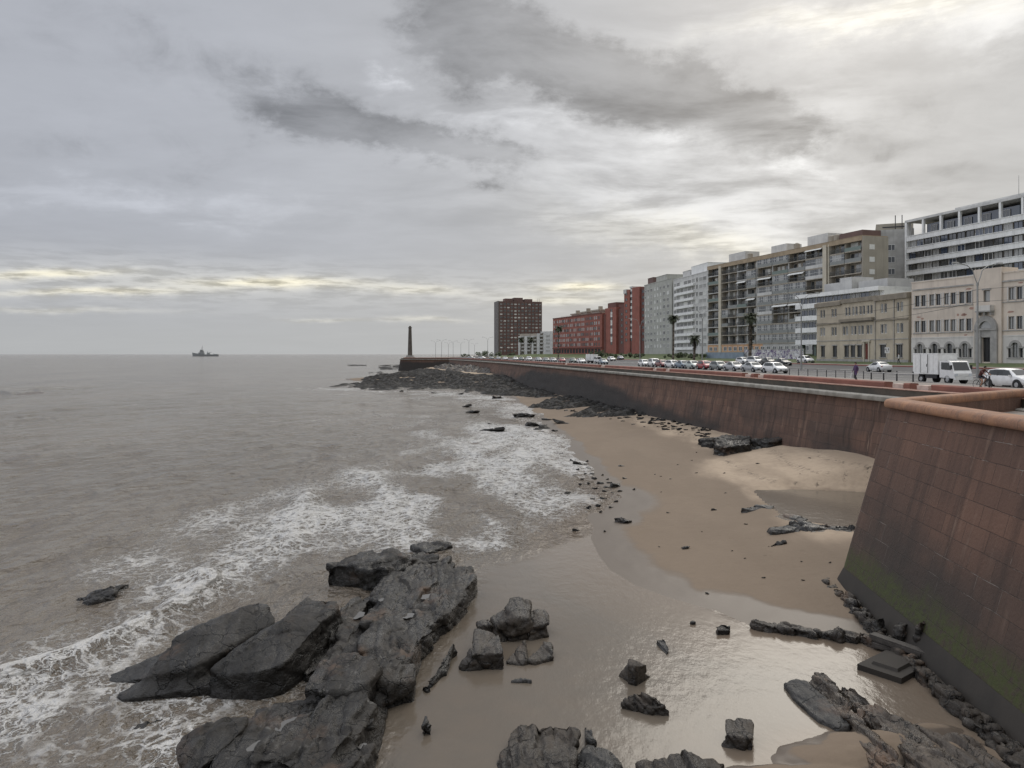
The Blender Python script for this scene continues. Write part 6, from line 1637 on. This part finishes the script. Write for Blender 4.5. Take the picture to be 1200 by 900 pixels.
# --- white box truck
def box_truck(name, label, loc, rz, s=1.0, full=True):
    t = thing(name, label, 'truck', loc, rz)
    mb = MB(); mb.box(-2.25, .85, -1.02, 1.02, .82, 2.72); 
    for x in (-1.9, -1.45, -.2, .35): mb.box(x-.02, x+.02, -1.045, 1.045, .86, 2.68)
    for z in (.82, 2.66): mb.box(-2.27, .87, -1.04, 1.04, z, z+.07)
    mb.build('cargo_box', M['white_frame'], t)
    for sy in (-1, 1):
        d = MB(); y0, y1 = sorted((sy*1.022, sy*1.06)); d.box(-1.2, -.35, y0, y1, .95, 2.6); o = d.build('side_door', M['white_frame'], t)
        d = MB(); y0, y1 = sorted((sy*1.06, sy*1.075)); d.box(-1.22, -1.18, y0, y1, .92, 2.62); d.box(-.37, -.33, y0, y1, .92, 2.62); d.box(-.5, -.42, y0, y1, 1.5, 1.75); d.build('handle', M['metal_dark'], o)
    mb = MB(); mb.extr([(.95, .55), (2.62, .50), (2.68, .95), (2.55, 1.18), (2.22, 1.98), (1.95, 2.06), (.95, 2.06)], -.92, .92); mb.build('cab', PAINT['white'], t, sharp=30)
    mb = MB(); mb.quad([(2.555, -.80, 1.22), (2.555, .80, 1.22), (2.25, .74, 1.93), (2.25, -.74, 1.93)]); mb.build('windscreen', M['car_glass'], t)
    for sy in (-1, 1):
        mb = MB(); y = sy*.928; mb.quad([(1.15, y, 1.28), (2.33, y, 1.22), (2.06, y, 1.90), (1.15, y, 1.92)]); mb.build('side_window', M['car_glass'], t)
        mb = MB(); y0, y1 = sorted((sy*.60, sy*.88)); mb.box(2.60, 2.71, y0, y1, .72, .92); mb.build('headlight', M['lamp_clear'], t)
        mb = MB(); y0, y1 = sorted((sy*.95, sy*1.12)); mb.box(2.40, 2.48, y0, y1, 1.30, 1.68); mb.tube((2.4, sy*.9, 1.5), (2.44, sy*1.0, 1.5), .02); mb.build('mirror', M['black'], t)
        for x, dd in ((1.85, 0), (-1.35, .0)):
            mb = MB(); mb.tube((x, sy*.62, .37), (x, sy*.92, .37), .37, .37, 18); w = mb.build('wheel', M['rubber'], t, sharp=40)
            mb = MB(); mb.tube((x, sy*.91, .37), (x, sy*.935, .37), .21, .18, 12); mb.build('rim', M['rim'], w)
    mb = MB(); mb.box(2.60, 2.78, -.92, .92, .38, .62); mb.box(2.66, 2.70, -.55, .55, .74, .90); mb.build('bumper', M['white_frame'], t)
    mb = MB(); mb.box(-2.2, 2.4, -.42, .42, .45, .80); mb.box(-.8, .6, -.9, -.5, .45, .78); mb.box(-.8, .6, .5, .9, .45, .78); mb.build('chassis', M['metal_dark'], t)
    t.scale = (s, s, s); return t
p = P(1102, 449, 6.4); box_truck('box_truck', 'white box truck with a plain cargo body on the near side of the road', (p.x, p.y, 6.405), land_rz(p.y)+math.pi+R(6), .98)
p = land_pt(695.5, 21.5); box_truck('box_van', 'small white box van standing behind the parked cars in front of the brick buildings', (p.x, p.y, p.z+.005), land_rz(p.y)+math.pi+R(30), .95)

# ------------------------------------------------------------------ people and bicycle
def figure(name, label, loc, rz, joints, edges, mats_fn, mats, scale=1.0):
    """one continuous skinned body; joints: name -> (x, y, z, radius)"""
    keys = list(joints); me = bpy.data.meshes.new('body')
    me.from_pydata([joints[k][:3] for k in keys], [(keys.index(a), keys.index(b)) for a, b in edges], [])
    ob = bpy.data.objects.new('tmp', me); COL.objects.link(ob)
    md = ob.modifiers.new('s', 'SKIN'); md.use_smooth_shade = True
    for i, k in enumerate(keys):
        sv = me.skin_vertices[0].data[i]; r = joints[k][3]; sv.radius = r if isinstance(r, tuple) else (r, r); sv.use_root = (k == 'pelvis')
    sb = ob.modifiers.new('u', 'SUBSURF'); sb.levels = 2; sb.render_levels = 2
    dg = bpy.context.evaluated_depsgraph_get(); out = bpy.data.meshes.new_from_object(ob.evaluated_get(dg))
    bpy.data.objects.remove(ob)
    for m in mats: out.materials.append(m)
    for pl in out.polygons:
        c = Vector((0, 0, 0))
        for v in pl.vertices: c += out.vertices[v].co
        pl.material_index = mats_fn(c/len(pl.vertices)); pl.use_smooth = True
    out.name = 'body'
    root = thing(name, label, 'person', loc, rz)
    link_mesh('body', out, root); root.scale = (scale,)*3
    return root
def hair_cap(root, c, r):
    bm = bmesh.new(); bmesh.ops.create_uvsphere(bm, u_segments=14, v_segments=10, radius=1)
    for v in bm.verts:
        v.co.x *= r*1.02; v.co.y *= r*.86; v.co.z *= r*1.1
        if v.co.x > r*.45 and v.co.z < r*.35: v.co.x = r*.45
        if v.co.z < -r*.55: v.co.z = -r*.55
        v.co += Vector(c)
    me = bpy.data.meshes.new('hair'); bm.to_mesh(me); bm.free(); me.materials.append(M['hair']); me.polygons.foreach_set('use_smooth', [True]*len(me.polygons))
    return link_mesh('hair', me, root)
def face(root, c, r):
    mb = MB(); mb.tube((c[0]+r*.80, 0, c[2]-.005), (c[0]+r*1.15, 0, c[2]-.03), .014, .018, 6); mb.build('nose', M['skin'], root)
    mb = MB()
    for sy in (-1, 1): mb.box(c[0]+r*.82, c[0]+r*.93, sy*.035-.014, sy*.035+.014, c[2]+.005, c[2]+.022)
    mb.build('eyes', M['black'], root)
WALK = {'pelvis': (0,0,.95,(.15,.11)), 'waist': (0,0,1.10,(.14,.10)), 'chest': (.01,0,1.32,(.17,.12)), 'neck': (.02,0,1.50,.06), 'head0': (.035,0,1.60,.085), 'head1': (.035,0,1.71,.075),
        'shl': (0,.17,1.43,.065), 'ell': (-.05,.24,1.16,.048), 'wrl': (.04,.25,.93,.034), 'hal': (.06,.25,.84,.036), 'shr': (0,-.17,1.43,.065), 'elr': (.03,-.24,1.16,.048), 'wrr': (.14,-.24,.96,.034), 'har': (.17,-.24,.88,.036),
        'hil': (0,.09,.90,.10), 'knl': (.14,.09,.50,.066), 'anl': (.10,.09,.09,.042), 'tol': (.24,.09,.035,.036), 'hir': (0,-.09,.90,.10), 'knr': (-.04,-.09,.50,.066), 'anr': (-.24,-.09,.12,.042), 'tor': (-.12,-.09,.035,.036)}
WE = [('pelvis','waist'),('waist','chest'),('chest','neck'),('neck','head0'),('head0','head1'),('chest','shl'),('shl','ell'),('ell','wrl'),('wrl','hal'),('chest','shr'),('shr','elr'),('elr','wrr'),('wrr','har'),('pelvis','hil'),('hil','knl'),('knl','anl'),('anl','tol'),('pelvis','hir'),('hir','knr'),('knr','anr'),('anr','tor')]
def cloth(top, low, zt=.86, zl=.86):
    def fn(c):
        if c.z > 1.53: return 0
        if abs(c.y) > .2 and c.z < .93: return 0
        if c.z < .07: return 3
        return 1 if c.z > zt else 2
    return fn
coat = dict(WALK); coat['pelvis'] = (0,0,.92,(.19,.15)); coat['waist'] = (0,0,1.1,(.18,.13)); coat['chest'] = (.01,0,1.32,(.20,.14))
p = P(1003, 447.5, 6.5); p.z = float(land_z(p.x, p.y))+.10
w1_ = figure('person', 'person in a long purple coat walking on the promenade with a pale bag', p, R(200), coat, WE, cloth(1, 2, .62), [M['skin'], M['purple'], M['dark_cloth'], M['black']])
hair_cap(w1_, (.03, 0, 1.68), .105); face(w1_, (.035, 0, 1.66), .085)
mb = MB(); mb.prism([(-.16, -.05), (.16, -.05), (.16, .05), (-.16, .05)], -.36, 0, top=[(-.10, -.03), (.10, -.03), (.10, .03), (-.10, .03)]); mb.path([(-.09, 0, 0), (-.03, 0, .14), (.03, 0, .14), (.09, 0, 0)], .01, 5)
q = Matrix.Rotation(R(200), 3, 'Z')@Vector((.18, -.26, .82)); o = mb.build('bag', M['white_cloth'], None, p+q-Vector((0, 0, .10)), R(200)); tag(o, 'pale carrier bag held by the person in purple', 'bag')
p = land_pt(1053.3, 47.6); p.z += .03
w2_ = figure('person', 'person in a white top and dark trousers standing before the tan building', p, R(150), WALK, WE, cloth(1, 2), [M['skin'], M['white_cloth'], M['dark_cloth'], M['black']]); hair_cap(w2_, (.03, 0, 1.68), .105); face(w2_, (.035, 0, 1.66), .085)
# cyclist: leaning forward on the saddle, hands on the bar, feet on the pedals
CY = {'pelvis': (-.22,0,.98,(.13,.12)), 'waist': (-.10,0,1.14,(.13,.11)), 'chest': (.08,0,1.32,(.16,.13)), 'neck': (.20,0,1.46,.058), 'head0': (.25,0,1.54,.082), 'head1': (.28,0,1.65,.075),
      'shl': (.10,.17,1.40,.06), 'ell': (.30,.25,1.20,.045), 'wrl': (.50,.23,1.08,.034), 'hal': (.56,.23,1.06,.036), 'shr': (.10,-.17,1.40,.06), 'elr': (.30,-.25,1.20,.045), 'wrr': (.50,-.23,1.08,.034), 'har': (.56,-.23,1.06,.036),
      'hil': (-.2,.09,.95,.10), 'knl': (.22,.10,.82,.068), 'anl': (.08,.11,.46,.042), 'tol': (.20,.11,.42,.036), 'hir': (-.2,-.09,.95,.10), 'knr': (.14,-.10,.58,.066), 'anr': (-.06,-.11,.22,.042), 'tor': (.08,-.11,.165,.036)}
p = P(1151, 456, 6.4); p.z = float(land_z(p.x, p.y))+.005; crz = land_rz(p.y)+math.pi+R(8)
def cy(c):
    if c.z > 1.49: return 0
    if c.z < .78 or (abs(c.y) > .2 and c.x > .40): return 0 if c.z > .25 and not (c.z < .47 and c.y > 0) else 3
    return 1 if c.z > 1.02 and c.x > -.3 else 2
cyc = figure('person', 'cyclist in a maroon top and shorts riding along the road', p, crz, CY, WE, cy, [M['skin'], M['maroon'], M['dark_cloth'], M['black']])
hair_cap(cyc, (.27, 0, 1.62), .105); face(cyc, (.28, 0, 1.60), .085)
bk = thing('bicycle', 'bicycle ridden by the cyclist in maroon', 'bicycle', p, crz)
for x in (-.52, .54):
    mb = MB(); mb.ring((x, 0, .34), .32, .022, n=26)
    w = mb.build('wheel', M['rubber'], bk, smooth=True)
    mb = MB(); 
    for a in range(12): mb.tube((x, 0, .34), (x+.31*math.cos(a*.5236), 0, .34+.31*math.sin(a*.5236)), .004, .004, 4)
    mb.tube((x, -.05, .34), (x, .05, .34), .03, .03, 8); mb.ring((x, 0, .34), .305, .012, n=24, k=4); mb.build('rim', M['metal_grey'], w)
mb = MB()
for a, b in (((-.52,0,.34), (-.05,0,.32)), ((-.05,0,.32), (-.22,0,.86)), ((-.52,0,.34), (-.19,0,.76)), ((-.19,0,.76), (.40,0,.80)), ((-.05,0,.32), (.42,0,.72)), ((.38,0,.92), (.54,0,.34))): mb.tube(a, b, .022, .022, 7)
mb.build('frame', M['metal_dark'], bk)
mb = MB(); mb.tube((.38,0,.92), (.42,0,1.04), .018); mb.path([(.54,-.27,1.03), (.46,-.2,1.04), (.42,0,1.04), (.46,.2,1.04), (.54,.27,1.03)], .016, 6); mb.build('handlebar', M['black'], bk)
mb = MB(); mb.prism([(-.38,-.08), (-.10,-.02), (-.10,.02), (-.38,.08)], .86, .90); mb.build('saddle', M['black'], bk)
mb = MB(); mb.tube((-.05,-.09,.32), (-.05,.09,.32), .02); mb.tube((-.05,.09,.32), (.08,.09,.42), .014); mb.tube((-.05,-.09,.32), (-.06,-.09,.16), .014); mb.box(.02, .16, .09, .17, .395, .415); mb.box(-.08, .06, -.17, -.09, .14, .16); mb.ring((-.05, -.06, .32), .09, .008, n=18, k=4); mb.build('pedals', M['metal_dark'], bk)

# ------------------------------------------------------------------ lamp posts, railings, signs, wires
def lamp(px, off, h, lab, arms=2, p=None, span=2.4, base=None):
    p = p or land_pt(px, off)
    o = thing('street_lamp', lab, 'street lamp', p, land_rz(p.y)-R(90), 'tall street lamps along the seafront')
    mb = MB(); mb.tube((0,0,0), (0,0,.9), .17, .15, 10); mb.tube((0,0,.9), (0,0,h*.80), .13, .085, 10); mb.tube((0,0,h*.80), (0,0,h*.83), .13, .13, 10); mb.build('pole', M['metal_grey'], o, sharp=40)
    for sx in ((-1, 1) if arms == 2 else (1,)):
        mb = MB(); pts = [(sx*.05, 0, h*.82), (sx*.35, 0, h*.88), (sx*.55, 0, h*.935), (sx*1.2, 0, h*.975), (sx*span, 0, h*.995)]; mb.path(pts, .05, 6); mb.build('arm', M['metal_grey'], o)
        mb = MB(); x0, x1 = sorted((sx*span, sx*(span+.75))); mb.prism([(x0, -.12), (x1, -.12), (x1, .12), (x0, .12)], h*.99, h*1.0+.06, top=[(x0+.08, -.07), (x1-.08, -.07), (x1-.08, .07), (x0+.08, .07)]); mb.build('lamp_head', M['metal_grey'], o)
    return o
p = P(1145.5, 443, 6.45); lamp(0, 0, 12.3, 'tall two armed street lamp on the median beside the box truck', p=p, span=2.2)
lamp(939, 31.2, 12.4, 'two armed street lamp on the median in front of the white building')
lamp(823, 31.2, 12.2, 'street lamp rising behind the parked red and grey cars')
lamp(750, 31.2, 12.2, 'street lamp in front of the gap between brick tower and grey house')
far = [(571.5, 440, 'farthest group lamp closest to the high rise'), (549.5, 500, 'lamp post second left from the high rise'), (531, 560, 'lamp post in the middle of the far lamp group'), (517.5, 520, 'left pair of far lamp posts, the right one'), (510.5, 560, 'leftmost lamp post near the tower on the point'), (540, 620, 'thin far lamp post left of the tall one by the shrubs'), (525.5, 640, 'thin far lamp post between two taller ones'), (556, 690, 'smallest far lamp post by the shrubs')]
for px, d, lab in far:
    x = (px-600)/F*d; lamp(0, 0, 12.4, lab, p=Vector((x, d, 6.4)), span=2.6)
# railing along the kerb
prev = None
rl = thing('guard_rail', 'low pipe guard rail between promenade and road', 'railing', land_pt(925, 14.2))
for i, px in enumerate(np.linspace(925, 1012, 9)):
    p = land_pt(px, 14.2); p.z += .1; q = p-rl.location
    mb = MB(); mb.tube(q, q+Vector((0, 0, .80)), .045, .045, 8); mb.build('post', M['metal_dark'], rl)
    if prev is not None:
        mb = MB(); mb.tube(prev+Vector((0, 0, .76)), q+Vector((0, 0, .76)), .032, .032, 6); mb.build('rail', M['metal_dark'], rl)
    prev = q
for i, px in enumerate((1021, 1035.5, 1051, 1070)):
    p = land_pt(px, 14.2); p.z += .1
    o = thing('bollard', ['black bollard just right of the walking person and the end of the rail', 'second black bollard from the guard rail end', 'black bollard nearest the rear of the box truck but one', 'black bollard beside the rear of the box truck'][i], 'bollard', p, 0, 'black bollards along the kerb')
    mb = MB(); mb.tube((0,0,0), (0,0,.85), .065, .06, 10); mb.tube((0,0,.85), (0,0,.95), .06, .02, 10); mb.build('post', M['black'], o, sharp=40)
    mb = MB(); mb.tube((0,0,.70), (0,0,.78), .067, .067, 10); mb.build('reflective_band', M['white_frame'], o)
p = P(1159.5, 455, 6.5); o = thing('bollard', 'black bollard between the cyclist and the white hatchback', 'bollard', (p.x, p.y, 6.45), 0, 'black bollards along the kerb'); mb = MB(); mb.tube((0,0,0), (0,0,.95), .065, .06, 10); mb.build('post', M['black'], o)
# arrow sign
p = land_pt(1039.6, 45.2)
sg = thing('traffic_sign', 'white traffic sign with two black arrows on a pole before the tan building', 'sign', p, R(-16))
mb = MB(); mb.tube((0,.03,0), (0,.03,2.9), .04, .04, 8); mb.build('pole', M['metal_grey'], sg)
mb = MB(); mb.box(-.34, .34, -.03, .0, 2.0, 2.95); pl_ = mb.build('sign_plate', M['white_frame'], sg)
mb = MB()
for sx in (-1, 1):
    mb.extr([(sx*.04, 2.15), (sx*.10, 2.15), (sx*.22, 2.6), (sx*.16, 2.62)], -.036, -.031); mb.extr([(sx*.08, 2.60), (sx*.28, 2.54), (sx*.22, 2.84)], -.036, -.031)
mb.build('arrows', M['black'], pl_)
# overhead wires from the near lamp
wr = thing('overhead_wires', 'thin overhead wires crossing in front of the pink beige building', 'wires', (0, 0, 0))
def wire(a, b, sag):
    mb = MB(); a = Vector(a); b = Vector(b); pts = [a.lerp(b, i/14)-Vector((0, 0, sag*4*(i/14)*(1-i/14))) for i in range(15)]; mb.path(pts, .022, 5); mb.build('wire', M['black'], wr)
pn = P(1145.5, 443, 6.45)
pm_ = land_pt(939, 31.2)
wire((pn.x, pn.y, 15.9), (pn.x+9, 45, 16.4), .3); wire((pn.x, pn.y, 15.9), (pm_.x, pm_.y, 15.2), .8); wire((pn.x, pn.y, 14.6), (pm_.x, pm_.y, 14.0), .8); wire((pn.x, pn.y, 14.6), (pn.x+9, 45, 15.0), .3)

# ------------------------------------------------------------------ palms and shrubs
def palm(px, off, H, cr, lab, skirt=0.0, nf=46, p=None, tr=.22, droop=1.0, seed=1):
    r = random.Random(seed); p = p or land_pt(px, off)
    o = thing('palm_tree', lab, 'palm', p)
    mb = MB(); n = 10
    for i in range(n):
        z0, z1 = H*i/n, H*(i+1)/n; a = lambda z: (.25*math.sin(z/H*1.7), .1*math.sin(z/H*2.3), z)
        mb.tube(a(z0), a(z1), tr*(1.25-.4*i/n)*(1.06), tr*(1.25-.4*(i+1)/n), 9)
    mb.build('trunk', M['bark'], o, smooth=True)
    top = Vector((.25*math.sin(1.7), .1*math.sin(2.3), H))
    def crown(name, cnt, el0, el1, L, mat, zoff=0):
        mb = MB()
        for k in range(cnt):
            az = r.uniform(0, 6.283); el = r.uniform(el0, el1); l = L*r.uniform(.8, 1.1)
            d = Vector((math.cos(az), math.sin(az), 0)); side = Vector((-d.y, d.x, 0)); pos = top+Vector((0, 0, zoff*r.random())); e = el; st = l/9
            for i in range(9):
                nx = pos+(d*math.cos(e)+Vector((0, 0, 1))*math.sin(e))*st
                w = l*.26*math.sin(math.pi*(.12+.86*i/9))
                for sx in (-1, 1):
                    for q in (0, .5):
                        b0 = pos.lerp(nx, q); tip = b0+side*(sx*w*r.uniform(.8, 1.2))+(nx-pos)*1.1-Vector((0, 0, w*.45))
                        mb.quad([b0, b0+(nx-pos)*.62, tip])
                mb.tube(pos, nx, .022*l*.3, .018*l*.3, 3, caps=False)
                pos = nx; e -= .20*droop*r.uniform(.8, 1.25)
        mb.build(name, M[mat], o)
    crown('crown', nf, -.25, 1.35, cr, 'frond')
    if skirt: crown('dead_fronds', int(nf*2.6*max(.5, skirt/5.5)), -1.5, -.7, cr*.66, 'frond_dead', -skirt)
    else: crown('dead_fronds', 10, -1.2, -.6, cr*.7, 'frond_dead')
    return o
palm(788.5, 36, 11.6, 1.9, 'tall thin palm with a small ragged crown in front of the white apartment house', seed=3, tr=.2)
palm(813, 38, 6.2, 2.0, 'short stocky palm beside the tall thin one', seed=4, tr=.26, skirt=1.6)
palm(878.5, 42.5, 10.0, 2.0, 'bushy palm with a thick skirt of dead fronds in front of the long block', skirt=5.5, nf=60, seed=5, tr=.3)
palm(654, 38, 13.5, 2.4, 'faint palm in front of the left end of the brick building', seed=6, tr=.22)
p = Vector((10/F*450, 450, 8.2)); palm(0, 0, 9.5, 2.6, 'left one of the two dark palms before the small pale house', p=p, seed=7)
p = Vector((22/F*450, 450, 8.2)); palm(0, 0, 9.3, 3.0, 'right one of the two dark palms before the small pale house', p=p, seed=8)
def shrub(px, off, w, h, lab, group, seed, p=None, nl=700):
    r = random.Random(seed); p = p or land_pt(px, off)
    o = thing('shrub', lab, 'shrub', p, 0, group); mb = MB()
    cl = [(r.uniform(-.5, .5)*w, r.uniform(-.5, .5)*w*.7, r.uniform(.25, .8)*h, r.uniform(.22, .4)*h) for _ in range(9)]
    for i in range(nl):
        c = r.choice(cl); d = Vector((r.gauss(0, 1), r.gauss(0, 1), r.gauss(0, 1))).normalized()*c[3]*r.uniform(.6, 1.1); q = Vector(c[:3])+d; q.z = max(.05, q.z)
        a = Vector((r.gauss(0, 1), r.gauss(0, 1), r.gauss(0, 1))).normalized()*.16*h**.5; b = a.orthogonal().normalized()*a.length*.7
        mb.quad([q-a, q+b, q+a, q-b])
    mb.build('foliage', M['leaf'], o)
    mb = MB()
    for c in cl[:4]: mb.tube((0,0,0), c[:3], .05, .02, 5)
    mb.build('stem', M['bark'], o)
GSH = 'shrubs along the lawn edge'
for i, (px, off, w, h, lab) in enumerate([(697, 56, 7, 2.6, 'dark shrub at the right end of the long brick building'), (710, 57, 6, 2.2, 'shrub before the middle height brick block'), (723, 54, 5, 1.6, 'low shrub under the brick tower strip'), (737, 54, 6, 1.8, 'shrub at the foot of the brick tower'), (749, 52, 4, 1.5, 'shrub before the corner of the grey house'),
                                          (790, 56, 6, 1.6, 'dark low hedge shrub behind the tall thin palm'), (803, 56, 6, 1.7, 'dark low hedge shrub left of the short palm'), (820, 55, 5, 1.6, 'dark low hedge shrub right of the short palm')]): shrub(px, off, w, h, lab, GSH, 30+i)
for i, (px, d, w, h, lab) in enumerate([(562, 520, 9, 3.6, 'rounded far shrub just left of the high rise'), (570, 540, 8, 3.8, 'far shrub next to the left edge of the high rise'), (580, 540, 8, 3.4, 'far shrub under the left edge of the high rise'), (597, 540, 7, 3.0, 'far shrub under the middle of the high rise'), (545, 520, 6, 2.0, 'small far shrub by the tall lamp post')]):
    shrub(0, 0, w, h, lab, 'far shrubs below the high rise', 50+i, p=Vector(((px-600)/F*d, d, 7.2)), nl=500)

# ------------------------------------------------------------------ tower on the point, ship
d = 428; x = (480.5-600)/F*d
ob = thing('stone_tower', 'tall dark tapering stone tower standing alone on the far point', 'tower', (x, d, 6.5))
mb = MB(); mb.box(-2.4, 2.4, -2.4, 2.4, -1, .9); mb.box(-1.9, 1.9, -1.9, 1.9, .9, 1.8); mb.build('plinth', M['stone_grey'], ob)
M['tower'] = pmat('dark_tower_stone', (.115, .10, .085), (.08, .072, .062), .4, .9)
mb = MB(); mb.tube((0, 0, 1.8), (0, 0, 17.0), 1.30, .86, 12); mb.tube((0, 0, 17.0), (0, 0, 17.5), 1.02, 1.02, 12); mb.build('shaft', M['tower'], ob, sharp=30)
mb = MB(); mb.tube((0, 0, 17.5), (0, 0, 18.2), .7, .55, 12); mb.build('cap', M['tower'], ob)
p = P(241, 417.6, 0)
sh = thing('patrol_ship', 'grey patrol ship on the horizon with a stepped superstructure and mast', 'ship', (p.x, p.y, -.3), R(180)); s = 1.0
Lh = 30/F*p.y
def hull():
    n = 14; mb = MB(); secs = []
    for i in range(n+1):
        u = i/n; x = (u-.5)*Lh; w = Lh*.075*(1-max(0, (u-.62)/.38)**2.2)*(.8+.2*min(1, u*6)); sheer = Lh*(.055+.050*max(0, (u-.45)/.55)**1.6)
        if i == n: w = .15
        fl = x+Lh*.03*max(0, (u-.7)/.3)
        secs.append([(x, -w*.7, -2.5), (x, -w*.85, 0), (fl, -w, sheer), (fl, w, sheer), (x, w*.85, 0), (x, w*.7, -2.5)])
    for s_ in secs: mb.v += s_
    for i in range(n):
        for j in range(5): mb.f.append((i*6+j, (i+1)*6+j, (i+1)*6+j+1, i*6+j+1)); mb.m.append(0)
    mb.f.append((0,1,2,3,4,5)); mb.m.append(0); mb.f.append(tuple(n*6+j for j in range(6))); mb.m.append(0)
    mb.build('hull', M['ship_grey'], sh)
hull(); k = Lh/100.; sh.scale = (1, 1, 1.45)
mb = MB(); mb.box(6*k, 27*k, -5*k, 5*k, 6*k, 10.5*k); mb.box(8*k, 22*k, -4.5*k, 4.5*k, 10.5*k, 14.5*k); mb.box(11*k, 20*k, -5*k, 5*k, 14.5*k, 18*k); mb.build('superstructure', M['ship_grey'], sh)
mb = MB(); mb.box(21.9*k, 22.2*k, -4*k, 4*k, 11.5*k, 13.4*k); mb.box(19.9*k, 20.2*k, -4.4*k, 4.4*k, 15.5*k, 17.2*k); mb.build('bridge_window', M['glass'], sh)
mb = MB(); mb.tube((14*k, 0, 18*k), (13*k, 0, 30*k), .7*k, .35*k, 6); mb.box(11.5*k, 15*k, -3*k, 3*k, 23*k, 23.6*k); mb.tube((16*k, 0, 18*k), (13.4*k, 0, 25*k), .3*k, .3*k, 5); mb.build('mast', M['ship_grey'], sh)
mb = MB(); mb.box(-16*k, -6*k, -4*k, 4*k, 5.5*k, 10*k); mb.tube((-14*k, 0, 10*k), (-24*k, 0, 12*k), .6*k, .4*k, 6); mb.tube((-8*k, 0, 10*k), (-8*k, 0, 13.5*k), 1.2*k, 1.0*k, 8); mb.build('deck_house', M['ship_light'], sh)
mb = MB(); mb.tube((-32*k, 0, 5*k), (-32*k, 0, 8*k), 1.4*k, 1.2*k, 8); mb.box(-46*k, -36*k, -4*k, 4*k, 5.4*k, 6.4*k); mb.build('stern_gear', M['ship_light'], sh)
